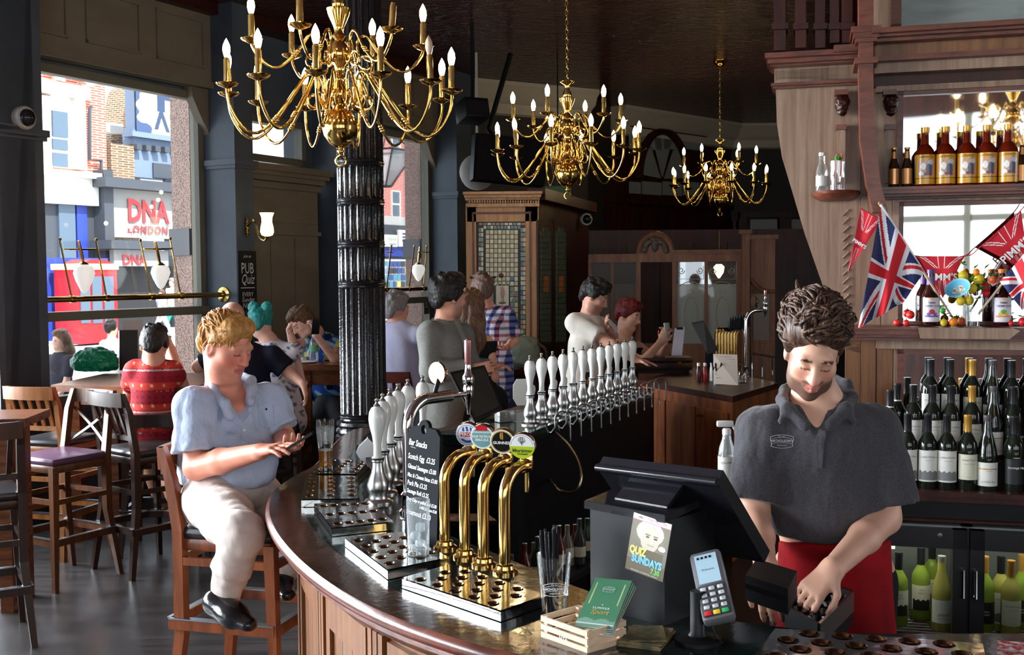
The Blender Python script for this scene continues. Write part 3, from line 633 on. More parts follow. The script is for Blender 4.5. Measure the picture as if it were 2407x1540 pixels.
# kiosks and box on the pavement opposite
t = thing('blue_hoarding', 'blue kiosk wall with white posters beside the red telephone box', 'kiosk', EO(170, 700, D+3)); part('panel', m_bw, t, 60, 256, 606, 770, D+3, .3, True); q = part('poster', m_paper, t, 131, 172, 632, 720, D+3.05, .05); part('poster_picture', M('poster_teal', rgb(120, 190, 200), .5), q, 134, 169, 652, 690, D+3.06, .02)
t = thing('telephone_box', 'red telephone box with yellow topped roof on the opposite pavement', 'telephone box', EO(228, 760, D+4.2)); part('body', m_redp, t, 184, 276, 632, 778, D+4.2, .95, True); part('roof', M('cream_yellow', rgb(238, 214, 140), .5), t, 180, 279, 620, 634, D+4.25, 1.05)
b = B(); c = er(190, 270, 610, 622, D+4.2); b.prism([(c[0], c[2]), (c[1], c[2]), ((c[0]+c[1])/2+.25, c[3]), ((c[0]+c[1])/2-.25, c[3])], -D-4.2, -D-3.4, WF.mat() @ Matrix(((1, 0, 0, 0), (0, 0, 1, 0), (0, 1, 0, 0), (0, 0, 0, 1)))); b.build('roof_dome', m_redp, t)
for k in range(3): part('glazed_panel', m_glassdk, t, 190+k*28, 212+k*28, 650, 760, D+4.23, .03)
# the pub's own granite pier and lantern outside the glass
t = thing('granite_pier', 'speckled pink granite pier outside the window facing the nightclub', 'pier', WF(sB0-.1, -.3, 0)); b = B(); wbox(b, sx(447, -.32), sB0+.3, -.55, -.31, 0, CEIL); b.build('shaft', m_granite, t); b = B(); wbox(b, sx(447, -.32)-.03, sB0+.3, -.57, -.31, WF.px(465, 600, -.3)[1], WF.px(465, 538, -.3)[1]); b.build('grey_band', M('granite_grey', rgb(110, 106, 108), .35), t)
t = thing('granite_pier', 'speckled pink granite pier outside the window behind the grey-haired man', 'pier', WF(sD0-.1, -.3, 0)); b = B(); wbox(b, sx(988, -.32), sD0+.3, -.55, -.31, 0, CEIL); b.build('shaft', m_granite, t); b = B(); wbox(b, sx(988, -.32)-.03, sD0+.3, -.57, -.31, WF.px(1000, 606, -.3)[1], WF.px(1000, 562, -.3)[1]); b.build('grey_band', MATS['granite_grey'], t)
t = thing('street_lantern', 'large glass hanging lantern outside the window behind the column', 'lantern', WF(sx(905, -1.3), -1.3, 2.6)); m_iron = M('black_iron', (.02, .02, .022), .4)
lc = WF.px(910, 355, -1.3); lb = WF.px(904, 438, -1.3); lw = WF.px(936, 365, -1.3)[0]-lc[0]; pt = WF(lc[0], -1.3, lc[1]); pb = WF(lb[0], -1.3, lb[1])
b = B(); cor = [(1, 1), (-1, 1), (-1, -1), (1, -1)]; T4 = [pt+WF.u*lw*a+WF.n*lw*c for a, c in cor]; B4 = [pb+WF.u*lw*.25*a+WF.n*lw*.25*c for a, c in cor]
for i in range(4): b.tube([T4[i], B4[i]], .015, 5); b.tube([T4[i], T4[(i+1) % 4]], .015, 5); b.tube([B4[i], B4[(i+1) % 4]], .015, 5); b.tube([T4[i], pt+Vector((0, 0, lw*1.1))], .013, 5)
b.tube([pt+Vector((0, 0, lw*1.1)), pt+Vector((0, 0, lw*2.2)), pt+Vector((0, 0, lw*2.6))+WF.u*.3+WF.n*.3, WF(sC1+.25, -.3, pt.z+lw*2.4)], .02, 6); b.build('frame', m_iron, t)
m_lant = pane_mat('lantern_glass', (1, 1, 1), .05, white=.35, wcol=(.95, .96, .96))
for i in range(4): b = B(); b.add([T4[i], T4[(i+1) % 4], B4[(i+1) % 4], B4[i]], [(0, 1, 2, 3)]); b.build('pane', m_lant, t)
b = B(); c_ = WF.px(981, 392, -.6); b.tube([WF(c_[0]+.07*math.cos(a*.5), -.6, c_[1]+.1*math.sin(a*.5)) for a in range(12)], .015, 6); b.tube([WF(c_[0], -.6, c_[1]+.1), WF(c_[0]+.35, -.5, c_[1]+.15)], .015, 6); q = b.build('lantern_bracket', m_iron); tag(q, 'black iron curl bracket outside the window behind the column', 'bracket')
# ================================================================== bar counter
BT = 1.06
V2 = lambda x, y, z=BT: Vector((x, y*KF, z))
PH = .36
near_p = [gz(x, y, BT+PH) for x, y in ((885.5, 938), (899, 926), (916, 914), (935, 903), (958.6, 892), (993, 884))]
far_px = [(250, 310), (398, 282), (545, 260), (685, 238), (822, 222), (942, 198), (1058, 178), (1178, 155), (1283, 132), (1387, 108), (1492, 88), (1575, 65)]
far_a, far_b = gz(1200+250/5.5, 780+310/5.5, BT+PH), gz(1200+1575/5.5, 780+65/5.5, BT+PH)
far_p = [far_a.lerp(far_b, k/11) for k in range(12)]
fd = (far_b-far_a); fd.z = 0; fd.normalize(); fr = Vector((fd.y, -fd.x, 0))     # along the far row / towards the inside
fz = lambda p, a: Vector((p.x, p.y, BT))+fr*a
out_px = [(1250, 1545), (1100, 1510), (950, 1460), (850, 1415), (760, 1360), (690, 1300), (645, 1240), (633, 1190), (650, 1150), (700, 1115), (745, 1090)]
O_ = [V2(3.4, 1.42), V2(2.2, 1.43), V2(1.2, 1.48), V2(.6, 1.62)] + [gz(x, y, BT) for x, y in out_px]
O_ += [V2(-.80, 4.75), fz(far_a, -.42)+fd*-.35, fz(far_a, -.38), fz(far_b, -.38), fz(far_b, -.38)+fd*.12]
in_px = [(2407, 1502), (2130, 1490), (1860, 1477), (1600, 1440), (1400, 1395), (1270, 1345), (1150, 1295), (1040, 1250), (960, 1190), (928, 1140), (938, 1085)]
I_ = [V2(3.4, 2.02), V2(2.2, 2.0)] + [gz(x, y, BT) for x, y in in_px[1:]] + [V2(-.36, 4.55), fz(far_a, .1)+fd*-.45, fz(far_a, .1), fz(far_b, .1), fz(far_b, .1)+fd*.12]
NO = 150
OP = spline(O_, NO); IP = spline(I_, NO)
def pair(o):       # nearest inner point for each outer point keeps the strip square
    return None
m_top = M('green_black_lacquer', rgb(20, 38, 34), .11, spec=.6, var=((5, 5, 5), rgb(14, 24, 22), .8), bump=((26, 26, 26), .05, .01))
m_border = M('worn_walnut_border', rgb(70, 46, 36), .15, spec=.6, wood=((9, 9, 9), rgb(40, 24, 18)), bump=((40, 40, 40), .08, .008))
m_edge = M('mahogany_moulding', rgb(110, 52, 36), .28, wood=((14, 14, 14), rgb(66, 26, 18)))
def inward(P, i):
    t = (P[min(i+1, len(P)-1)]-P[max(i-1, 0)]); t.z = 0; t.normalize(); return Vector((t.y, -t.x, 0))
ins = [inward(OP, i) for i in range(NO)]
wt = thing('bar_worktop', 'dark lacquered bar worktop with a worn wooden border, curving round the servers', 'bar counter', (-.4, 3, BT))
b = B(); b.loft([[OP[i]+ins[i]*.11, OP[i]+ins[i]*.11, IP[i]][1:] for i in range(NO)]); b.loft([[OP[i]+ins[i]*.11-Vector((0, 0, .05)), IP[i]-Vector((0, 0, .05))] for i in range(NO)]); b.loft([[IP[i], IP[i]-Vector((0, 0, .05))] for i in range(NO)]); b.build('slab', m_top, wt, smooth=30)
b = B(); b.loft([[OP[i]+ins[i]*.0+Vector((0, 0, .001)), OP[i]+ins[i]*.06+Vector((0, 0, .002)), OP[i]+ins[i]*.112+Vector((0, 0, .001))] for i in range(NO)]); b.build('wooden_border', m_border, wt, smooth=30)
pr = [(.0, .001), (-.010, -.006), (-.014, -.018), (-.010, -.03), (0, -.036), (.006, -.04), (.004, -.05), (.014, -.058), (.03, -.066), (.04, -.08), (.06, -.088), (.11, -.09)]
b = B(); b.loft([[OP[i]+ins[i]*x+Vector((0, 0, z)) for x, z in pr] for i in range(NO)]); b.build('edge_moulding', m_edge, wt, smooth=60)
bc = thing('bar_counter', 'panelled oak bar front under the dark worktop', 'bar counter', (-.4, 3, 0))
body = [OP[i]+ins[i]*.11 for i in range(NO)]
b = B(); b.loft([[Vector((p.x, p.y, 0)), Vector((p.x, p.y, BT-.09))] for p in body]); b.build('body', m_barpanel, bc, smooth=30)
b = B(); b.loft([[Vector((p.x, p.y, 0)), Vector((p.x, p.y, BT-.05))] for p in IP]); b.build('inner_lining', m_black, bc, smooth=30)
cum = [0]
for i in range(1, NO): cum.append(cum[-1]+(body[i]-body[i-1]).length)
def onbody(s, out, z):
    for i in range(1, NO):
        if cum[i] >= s: f = (s-cum[i-1])/(cum[i]-cum[i-1]); p = body[i-1].lerp(body[i], f); n = ins[i]; return Vector((p.x, p.y, 0))-n*out+Vector((0, 0, z))
    return Vector((body[-1].x, body[-1].y, z))
def strip(b, s0, s1, out, z0, z1, n=3):
    b.loft([[onbody(s0+(s1-s0)*k/n, o, z) for o, z in ((-.01, z0), (out, z0), (out, z1), (-.01, z1))] for k in range(n+1)], close=True)
s_, k_ = 1.6, 0
while s_ < 5.2:
    for j in range(3): b = B(); strip(b, s_+.01+j*.032, s_+.034+j*.032, .022, .12, .94, 1); b.build('reed', m_barpanel, bc)
    b = B(); strip(b, s_+.12, s_+.47, .018, .84, .93); strip(b, s_+.12, s_+.47, .018, .10, .2); strip(b, s_+.12, s_+.16, .018, .2, .84, 1); strip(b, s_+.43, s_+.47, .018, .2, .84, 1); b.build('panel_frame', m_barpanel, bc)
    for j in range(3): b = B(); strip(b, s_+.165+j*.088, s_+.25+j*.088, .006, .21, .83, 1); b.build('plank', m_barpanel, bc)
    s_ += .48
b = B(); strip(b, .5, 8, .03, 0, .1, 60); b.build('skirting', m_darkwood, bc)
# ================================================================== hand pumps
m_porc = M('white_porcelain', rgb(238, 238, 232), .08, spec=.7)
def make_pump(label, loc, group):
    t = thing('hand_pump', label, 'beer pump', loc, 0, group)
    b = B(); b.lathe([(.0, 0), (.05, 0), (.05, .006), (.044, .012), (.034, .016), (.030, .03), (.036, .045), (.038, .062), (.033, .08), (.023, .105), (.019, .125), (.018, .14), (.022, .144), (.022, .152), (.0, .153)], 24, cap=False); b.build('base', m_steel, t, world=False)
    b = B(); b.lathe([(.020, .149), (.0205, .157), (.014, .163), (.0135, .2), (.0185, .235), (.0265, .266), (.0298, .29), (.0275, .314), (.019, .330), (.011, .334)], 20); h = b.build('handle', m_porc, t, world=False)
    b = B(); b.lathe([(.011, .333), (.012, .338), (.006, .344), (.005, .349), (.008, .353), (.008, .359), (.0, .364)], 12); b.build('finial', m_steel, h, world=False)
    b = B(); b.lathe([(.023, .150), (.024, .153), (.023, .156)], 16); b.build('collar', m_black, t, world=False)
    return t
P0 = make_pump('white handled beer pump in the row beside the snack chalkboard', (near_p[0].x, near_p[0].y, BT), 'beer pumps beside the chalkboard')
P0['label'] = 'first white handled beer pump counting from the white rounded badge'; del P0['group']
for k, p in enumerate(near_p[1:]): dup(P0, (p.x, p.y, BT), 0, ORD[k+1]+' white handled beer pump counting from the white rounded badge')
for k, p in enumerate(far_p): dup(P0, (p.x, p.y, BT), 0, ORD[k]+' white handled beer pump of the long row counting from the octagonal badge', 'beer pumps in the long row')
m_clipb = M('grey_clip_back', rgb(190, 190, 186), .5)
def clip(name, label, p, poly, mat, rz, tilt=.25, grp=None):
    b = B(); b.prism(poly, -.004, .004, TR(p, rz) @ Matrix.Rotation(math.pi/2-tilt, 4, 'X')); o = b.build(name, mat); tag(o, label, 'badge', grp); return o
ovl = [(.033*math.cos(a*math.pi/8), .05*math.sin(a*math.pi/8)) for a in range(16)]
for k, (i, lab) in enumerate(((1, 'grey oval pump badge seen from behind, second pump of the long row'), (3, 'grey oval pump badge seen from behind, fourth pump of the long row'), (4, 'grey oval pump badge seen from behind, fifth pump of the long row'), (9, 'grey oval pump badge seen from behind, tenth pump of the long row'))):
    p = far_p[i]; clip('pump_badge', lab, Vector((p.x-.06, p.y-.03, BT+.15)), ovl, m_clipb, .9, -.3, 'pump badges on the long row')
p = at(1226, 925, 5.45); octg = [(-.028, -.07), (.028, -.07), (.05, -.03), (.05, .05), (.028, .085), (-.028, .085), (-.05, .05), (-.05, -.03)]
clip('pump_badge', 'large octagonal white pump badge back at the start of the long row', p, octg, M('badge_white', rgb(214, 212, 206), .4), .1, 0)
shield = [(0, -.085), (.03, -.05), (.042, 0), (.042, .06), (.02, .07), (.015, .095), (-.015, .095), (-.02, .07), (-.042, .06), (-.042, 0), (-.03, -.05)]
p = at(1383, 908, 6.25); o = thing('pump_badge', 'black shield badge lettered gold with an orange emblem on the long pump row', 'badge', p)
b = B(); b.prism(shield, -.005, .005, TR(p, 0) @ Matrix.Rotation(math.pi/2, 4, 'X')); b.build('shield', m_black, o)
text('lettering', 'GOLD', m_white_t, TR(p+Vector((0, -.008, -.02)), 0) @ Matrix.Rotation(math.pi/2, 4, 'X'), .03, o, bold=.001)
b = B(); m_ = TR(p+Vector((0, -.008, .03)), 0) @ Matrix.Rotation(math.pi/2, 4, 'X'); b.prism([(0, -.03), (.008, -.012), (.026, .028), (.009, .006), (0, .036), (-.009, .006), (-.026, .028), (-.008, -.012)], -.001, .002, m_); b.build('emblem', M('badge_orange', rgb(220, 120, 40), .4), o)
p = at(864, 1062, 3.42); clip('pump_badge', 'white rounded pump badge back by the chalkboard pumps', p, [(.03*math.cos(a*math.pi/8)+.012*math.cos(3*a*math.pi/8), .055*math.sin(a*math.pi/8)) for a in range(16)], M('badge_white2', rgb(226, 224, 226), .4), .3, 0); b = B(); b.beam(p+Vector((.0, .01, -.03)), Vector((near_p[0].x, near_p[0].y, p.z-.03)), .02, .02); o = b.build('badge_clamp', m_black); tag(o, 'black clamp holding the white badge to the first chalkboard pump', 'clamp')
# ---- swan-neck spouts along the inner edge
sw_a = atr(1322, 980, far_a.y-.02); sw_b = atr(1551, 900, far_b.y-.05)
def make_swan(loc):
    t = thing('swan_neck_spout', 'thin steel swan-neck spout hanging inside the long pump row', 'spout', loc, 0, 'swan-neck spouts of the long pump row'); b = B()
    pts = [Vector((-.062, .012, -.095)), Vector((-.02, .008, -.10)), Vector((0, .006, -.075))] ; pts = [Vector((-.07, 0, -.10)), Vector((-.045, 0, -.105)), Vector((-.036, 0, -.085))]
    b.tube([Vector((-.09, 0, -.085)), Vector((-.06, 0, -.10)), Vector((-.038, 0, -.07))]+[Vector((-.040*math.cos(a*math.pi/10), 0, -.030+.042*math.sin(a*math.pi/10))) for a in range(11)]+[Vector((.040, 0, -.13))], .0042, 7); b.build('neck', m_steel, t, world=False)
    b = B(); b.lathe([(.0055, -.142), (.006, -.125)], 8, Matrix.Translation((.040, 0, 0))); b.build('nozzle', m_steel, t, world=False)
    b = B(); b.cbox((-.085, 0, -.095), (.02, .05, .03), bev=.003); b.build('bracket', m_steel, t, world=False); return t
sw_a.z += .018; sw_b.z += .018; S0 = make_swan(sw_a)
S0['label'] = 'first thin steel swan-neck spout counting from the rinse hose'
for k in range(1, 12): dup(S0, sw_a.lerp(sw_b, k/11), 0, ORD[k]+' thin steel swan-neck spout counting from the rinse hose')
# ================================================================== drip trays
m_hole = M('drain_bronze', rgb(112, 84, 62), .2, 1)
def tray(label, quad, nx, ny, stag=False, h=.026, zt=None, hr=.013, marg=.13):
    zt = BT+h+.002 if zt is None else zt; Q = [gz(x, y, zt) for x, y in quad]; c = sum(Q, Vector())/4
    t = thing('drip_tray', label, 'drip tray', (c.x, c.y, BT)); b = B(); b.hull4([q-Vector((0, 0, h)) for q in Q], (0, 0, h-.004)); b.build('tray_body', m_tray, t, smooth=0)
    P = lambda u, v: (Q[0]*(1-u)*(1-v)+Q[1]*u*(1-v)+Q[2]*u*v+Q[3]*(1-u)*v)
    bm = bmesh.new(); ed = []
    def loop(pts):
        vs = [bm.verts.new(p) for p in pts]; ed.extend(bm.edges.new((vs[i], vs[(i+1) % len(vs)])) for i in range(len(vs))); return vs
    loop([Q[0], Q[1], Q[2], Q[3]]); hs = []
    for j in range(ny):
        n = nx-(1 if stag and j % 2 else 0)
        for i in range(n):
            u = marg+(1-2*marg)*((i+(.5 if stag and j % 2 else 0))/(nx-1) if nx > 1 else .5); v = marg+(1-2*marg)*j/(ny-1); hs.append(P(u, v)); loop([P(u, v)+Vector((hr*math.cos(a*math.pi/8), hr*math.sin(a*math.pi/8), 0)) for a in range(16)])
    bmesh.ops.triangle_fill(bm, use_beauty=True, use_dissolve=False, edges=ed); bmesh.ops.recalc_face_normals(bm, faces=bm.faces); me = bpy.data.meshes.new('plate'); bm.to_mesh(me); bm.free()
    if me.polygons and me.polygons[0].normal.z < 0: me.flip_normals()
    link('perforated_plate', me, m_tray, t)
    b = B()
    for p in hs: b.lathe([(hr*1.18, .0012), (hr*1.02, .0022), (hr*.95, 0), (hr*.6, -.006), (hr*.35, -.003)][::-1], 14, Matrix.Translation(p), cap=False); b.lathe([(0, -.003), (hr*.36, -.003)], 10, Matrix.Translation(p), cap=False)
    o = b.build('drain_cups', m_hole, t); o['kind'] = 'stuff'; return t
tray('bright steel drip tray before the four brass taps', [(945, 1358), (1177, 1435), (1283, 1398), (1062, 1325)], 5, 4, True)
tray('bright steel drip tray with the frosted tumbler standing on it', [(811, 1264), (911, 1339), (1055, 1310), (945, 1250)], 5, 4, True)
tray('bright steel drip tray between the tumbler tray and the pint tray', [(738, 1184), (780, 1241), (925, 1226), (868, 1177)], 3, 5)
tray('bright steel drip tray in front of the pumps by the seated man', [(708, 1174), (845, 1172), (840, 1118), (719, 1118)], 3, 5)
tray('bright steel drip tray with a pint of lager standing on it', [(726, 1113), (838, 1114), (872, 1081), (775, 1079)], 3, 5)
tray('wide steel drip tray on the near counter by the barman', [(1770, 1545), (2330, 1600), (2310, 1513), (1822, 1477)], 6, 4, True, hr=.019, marg=.10)
b = B(); b.hull4([gz(2345, 1512, BT), gz(2600, 1530, BT), gz(2600, 1600, BT), gz(2340, 1590, BT)], (0, 0, .006)); o = b.build('bar_runner', M('runner_red', rgb(170, 24, 34), .7, var=((60, 60, 60), rgb(225, 220, 220), .9))); tag(o, 'red bar runner with white print beside the wide drip tray', 'bar mat')
b = B(); b.hull4([gz(1052, 1236, .98), gz(1168, 1234, .98), gz(1146, 1217, .98), gz(1052, 1218, .98)], (0, 0, .015)); o = b.build('drip_tray', m_tray); tag(o, 'small steel drip tray low behind the brass taps', 'drip tray')
# ================================================================== chrome tap with tall lever
def chrome_tap(label, base, tip, badge_p, lever_top, noz, r=.019):
    t = thing('chrome_beer_tap', label, 'beer tap', base); b = B()
    up = Vector((base.x, base.y, tip.z-.085)); mid = [up.lerp(Vector((base.x, base.y, tip.z)), .5)]
    d = (tip-Vector((base.x, base.y, tip.z))); arc = [Vector((base.x, base.y, tip.z-.09))+d.normalized()*.09*(1-math.cos(a*math.pi/16))+Vector((0, 0, .09*math.sin(a*math.pi/16))) for a in range(9)]
    b.tube([base]+[Vector((base.x, base.y, tip.z-.09))]+arc[1:]+[tip.lerp(arc[-1], .45)], r, 16); b.build('column', m_chrome, t)
    b = B(); b.lathe([(.034, 0), (.034, .012), (.026, .02), (.024, .06), (.028, .066), (.02, .075)], 20, Matrix.Translation(base)); b.build('foot', m_chrome, t)
    b = B(); b.tube([tip.lerp(arc[-1], .45), tip], r*.45, 10); b.build('spout_arm', m_chrome, t)
    b = B(); L = lever_top.z-tip.z; b.lathe([(.006, noz.z-tip.z), (.011, -.02), (.017, -.012), (.018, .02), (.015, .03), (.02, .036), (.02, .06), (.012, .072), (.010, .1)], 16, Matrix.Translation(tip)); b.build('valve', m_chrome, t)
    b = B(); b.lathe([(.009, .095), (.012, .11), (.013, L), (.008, L+.004)], 14, Matrix.Translation(tip)); b.build('lever', M('pink_steel_lever', rgb(200, 140, 140), .18, .8), t)
    q = arc[-1].lerp(tip, .15); b = B(); b.tube([q, badge_p], .008, 8); b.build('badge_post', m_black, t)
    n = (tip-arc[-1]); n.z = 0; n.normalize(); b = B(); b.lathe([(.038, -.02), (.04, -.012), (.03, .0), (.018, .012), (.016, .022), (.0, .023)], 24, align(badge_p, badge_p+n)); b.build('badge', M('pearl_badge', rgb(150, 120, 96), .15, .9), t)
bs = gz(962, 1208, BT); chrome_tap('chrome swan tap with a tall pink lever behind the snack chalkboard', bs, atr(1101, 925, bs.y+.22), atr(1036, 880, bs.y+.14)+Vector((0, 0, .005)), atr(1103, 800, bs.y+.22), atr(1100, 974, bs.y+.22))
# ---- four brass taps with round badges
def disc_print(kind):
    def f(u, v):
        x, y = (u-.5)*2, (v-.5)*2; r = np.hypot(x, y); n = len(u); W_ = np.array(rgb(238, 238, 236))
        C = np.tile(W_, (n, 1))
        if kind == 0:
            C[(r > .8) & (r < .88)] = rgb(60, 90, 170); C[(np.abs(y-.02) < .2) & (np.abs(x) < .62)] = rgb(206, 30, 44); C[(r < .72) & (y > .3) & (np.abs(x) < .42) & (np.sin(18*x+3*y) > -.2)] = rgb(60, 90, 170); C[(r < .72) & (y < -.35) & (r > .5)] = rgb(60, 90, 170)
        elif kind == 1:
            C[r < .86] = rgb(120, 168, 166); C[(y > .55) & (np.abs(x) < .5)] = rgb(200, 44, 50); C[(r < .86) & (y > .35) & (y <= .5)] = rgb(190, 205, 205); C[(np.abs(y+.3) < .02) & (np.abs(x) < .6)] = rgb(230, 235, 235)
        elif kind == 2:
            C[r < .84] = rgb(22, 22, 24); C[(r > .84) & (r < .9)] = rgb(180, 150, 80); C[(((x+.02)/.16)**2+((y-.48)/.3)**2 < 1) & (np.sin(40*x) > -.5)] = rgb(200, 150, 60)
        else:
            C[y < 0] = rgb(186, 204, 44); C[(r < .3) & (y > .1) & (np.hypot(x, y-.5) < .28)] = rgb(120, 120, 120); t_ = np.hypot(x/1.15, y-.52) < .27; C[t_ & (np.sin(45*x)*np.sin(45*y) > -.25)] = rgb(96, 100, 92); C[(np.abs(x) < .035) & (y > .08) & (y < .4)] = rgb(96, 96, 90); C[(r > .86) & (r < .9) & (y > .1)] = rgb(150, 150, 140)
        return C
    return f
taps = [((1046, 1288), (1098, 1026), 0), ((1093, 1310), (1133, 1032), 1), ((1137, 1329), (1181, 1043), 2), ((1187, 1346), (1228, 1054), 3)]
names = [['PERONI'], ['HOP FICTION', 'PALE ALE'], ['GUINNESS'], ['Mortimer', 'Orchard']]; descr = ['red banded white', 'pale teal', 'black and gold', 'lime and white']
for (bp, dp, k), nm, de in zip(taps, names, descr):
    p = gz(*bp, BT); t = thing('brass_beer_tap', 'curved brass beer tap with a %s round badge' % de, 'beer tap', p, 0, 'brass taps with round badges')
    hd = atr(*dp, p.y+.02); topz = hd.z-.055; fw = Vector((hd.x+.012, p.y+.08, topz)); 
    b = B(); d = fw-Vector((p.x, p.y, topz)); L = d.length; d.normalize(); R_ = min(L*.8, .075); arc = [Vector((p.x, p.y, topz-R_))+d*R_*(1-math.cos(a*math.pi/16))+Vector((0, 0, R_*math.sin(a*math.pi/16))) for a in range(9)]
    b.tube([p, arc[0]]+arc[1:]+[fw], .0155, 16); b.build('column', m_brass, t)
    b = B(); b.lathe([(.034, 0), (.034, .006), (.026, .011), (.024, .02), (.018, .024)], 22, Matrix.Translation(p)); b.build('foot', m_brass, t)
    b = B(); b.lathe([(.017, -.004), (.021, 0), (.021, .012), (.017, .016)], 16, align(arc[-1].lerp(fw, .3), fw)); b.build('collar', m_brass, t)
    b = B(); b.cbox((0, 0, 0), (.034, .034, .045), Matrix.Translation(fw+Vector((0, .005, .008))), bev=.004); b.tube([fw+Vector((0, .02, 0)), fw+Vector((0, .035, -.01)), fw+Vector((0, .035, -.08))], .006, 8); b.build('valve', m_brass, t)
    fm = face_m(hd+Vector((0, .04, 0)), Vector((1, -.25-.0*k, 0)), (0, -.18, 1)); rd = .036
    b = B(); b.lathe([(0, -.022), (rd*.96, -.022), (rd, -.018), (rd, 0), (rd*.96, .003), (0, .003)], 28, fm, cap=False); hsg = b.build('badge', m_chrome if k != 2 else M('badge_gold_rim', rgb(150, 110, 50), .3, .8), t)
    def shp(u, v, co):
        x, y = (u-.5)*2, (v-.5)*2; m_ = np.maximum(np.abs(x), np.abs(y)); r = np.hypot(x, y)+1e-9; co = co.copy(); co[:, 0] = x*m_/r*rd*.96; co[:, 1] = y*m_/r*rd*.96; return co
    f0 = disc_print(k)
    def f1(u, v, f0=f0):
        x, y = (u-.5)*2, (v-.5)*2; m_ = np.maximum(np.abs(x), np.abs(y)); r = np.hypot(x, y)+1e-9; return f0(x*m_/r/2+.5, y*m_/r/2+.5)
    grid_print('badge_face', fm @ Matrix.Translation((0, 0, .0042)), 1, 1, 44, 44, f1, m_colg, hsg, shape=shp)
    for j, w in enumerate(nm):
        mt = {0: m_white_t, 1: m_white_t, 2: m_white_t, 3: M('badge_dark_green', rgb(40, 70, 40), .5)}[k]
        text('lettering', w, mt, fm @ Matrix.Translation((0, [.001, .002-.009*j, -.003, -.012-.009*j][k], .0052)), [.0135, .0092, .0112, .0138-.006*j][k], hsg, bold=.0003)
# ---- chalkboard
bl, br = gz(951, 1262, BT), gz(1026, 1284, BT); u_ = (br-bl); Wd = u_.length; u_.normalize(); Hb = .335
t = thing('chalkboard', 'black chalkboard of bar snack prices leaning beside the chrome tap', 'chalkboard', bl); fm = face_m(bl, u_, (.02, .06, 1))
pl = [(0, 0), (Wd, 0), (Wd, Hb-.02), (Wd-.02, Hb+.0)]+[(Wd/2+.024*math.cos(a), Hb+.004+.02*math.sin(a)) for a in [math.pi*k/8 for k in range(9)]]+[(.02, Hb), (0, Hb-.02)]
bm = bmesh.new(); ed = []
for lp in (pl, [(Wd/2+.0135*math.cos(a*math.pi/10), Hb-.004+.0135*math.sin(a*math.pi/10)) for a in range(20)]):
    vs = [bm.verts.new(fm @ Vector((x, y, 0))) for x, y in lp]; ed += [bm.edges.new((vs[i], vs[(i+1) % len(vs)])) for i in range(len(vs))]
bmesh.ops.triangle_fill(bm, use_beauty=True, edges=ed); g = bmesh.ops.extrude_face_region(bm, geom=bm.faces[:]); bmesh.ops.translate(bm, verts=[v for v in g['geom'] if isinstance(v, bmesh.types.BMVert)], vec=(fm.to_3x3() @ Vector((0, 0, -.012)))); bmesh.ops.recalc_face_normals(bm, faces=bm.faces)
me = bpy.data.meshes.new('board'); bm.to_mesh(me); bm.free(); link('board', me, M('chalkboard_black', rgb(26, 29, 32), .85, spec=.1), t)
m_chalk = M('chalk', rgb(226, 228, 226), .8)
rows = [('Bar Snacks', .288, .05, .62), ('Scotch Egg  £3.25', .246, .04, .88), ('Glazed Sausages £3.00', .216, .04, .92), ('Mac & Cheese bites £3.00', .190, .04, .97), ('Pork Pie £3.25', .166, .04, .66), ('Sausage Roll £3.25', .142, .04, .72), ('Dirty Chips w pulled beef £5.00', .118, .03, .97), ('w BBQ & cheese £5.00', .100, .45, .98), ('Houmous £3.50', .080, .04, .8)]
for s_, y, x0, x1 in rows:
    me = text_mesh(s_, .02, shear=.15, align_x='LEFT', bold=.00035); X = np.empty(len(me.vertices)*3); me.vertices.foreach_get('co', X); X = X.reshape(-1, 3); k = Wd*(x1-x0)/np.ptp(X[:, 0]); me.transform(fm @ Matrix.Translation((x0*Wd, y, .0012)) @ Matrix.Rotation(-.04, 4, 'Z') @ Matrix.Diagonal((k, max(.62, k*1.25), 1, 1))); link('chalk_line', me, m_chalk, t)
b = B(); b.tube([fm @ Vector((.018, .274, .001)), fm @ Vector((.042, .272, .001))], .0006, 4); b.build('underline', m_chalk, t)
# ---- glasses
m_dglass = pane_mat('drinking_glass', (.95, .97, .97), .07); m_frost = pane_mat('frosted_tumbler_glass', (.92, .95, .96), .07, white=.13, wcol=(.85, .9, .93)); m_lager = M('lager', rgb(236, 160, 30), .05, trans=.75, ior=1.1)
def glass(name, label, loc, prof, mat, grp=None):
    t = thing(name, label, 'glass', loc, 0, grp); b = B(); b.lathe(prof, 28, cap=False); b.lathe([(0, .004), (prof[0][0], .004)], 28, cap=False); b.lathe([(0, .0), (prof[0][0], .0)], 28, cap=False); b.build('vessel', mat, t, world=False); return t
p = gz(766, 1104, BT+.03); pg = glass('pint_glass', 'tall pint glass a third full of lager on a drip tray', p, [(.026, 0), (.0265, .05), (.030, .10), (.034, .14), (.036, .17), (.0345, .195)], m_dglass)
b = B(); b.lathe([(0, .012), (.0245, .012), (.0253, .05), (.0275, .076), (0, .076)], 24, cap=False); b.build('lager', m_lager, pg, world=False)
b = B(); b.lathe([(0, .0765), (.0272, .0765), (.0272, .079), (0, .079)], 20, cap=False); b.build('foam', m_paper, pg, world=False)
b = B(); b.lathe([(.0312, .105), (.0343, .14), (.0362, .168)], 24, cap=False); b.build('foam_lacing', pane_mat('lacing', (1, 1, 1), .0, white=.25), pg, world=False)
p = gz(984, 1303, BT+.03); tg = glass('tumbler', 'frosted highball tumbler on the drip tray beside the chalkboard', p, [(.029, 0), (.030, .05), (.032, .15)], m_frost)
b = B(); b.lathe([(0, .001), (.0292, .001), (.0295, .018), (0, .016)], 24, cap=False); b.build('thick_base', m_dglass, tg, world=False)
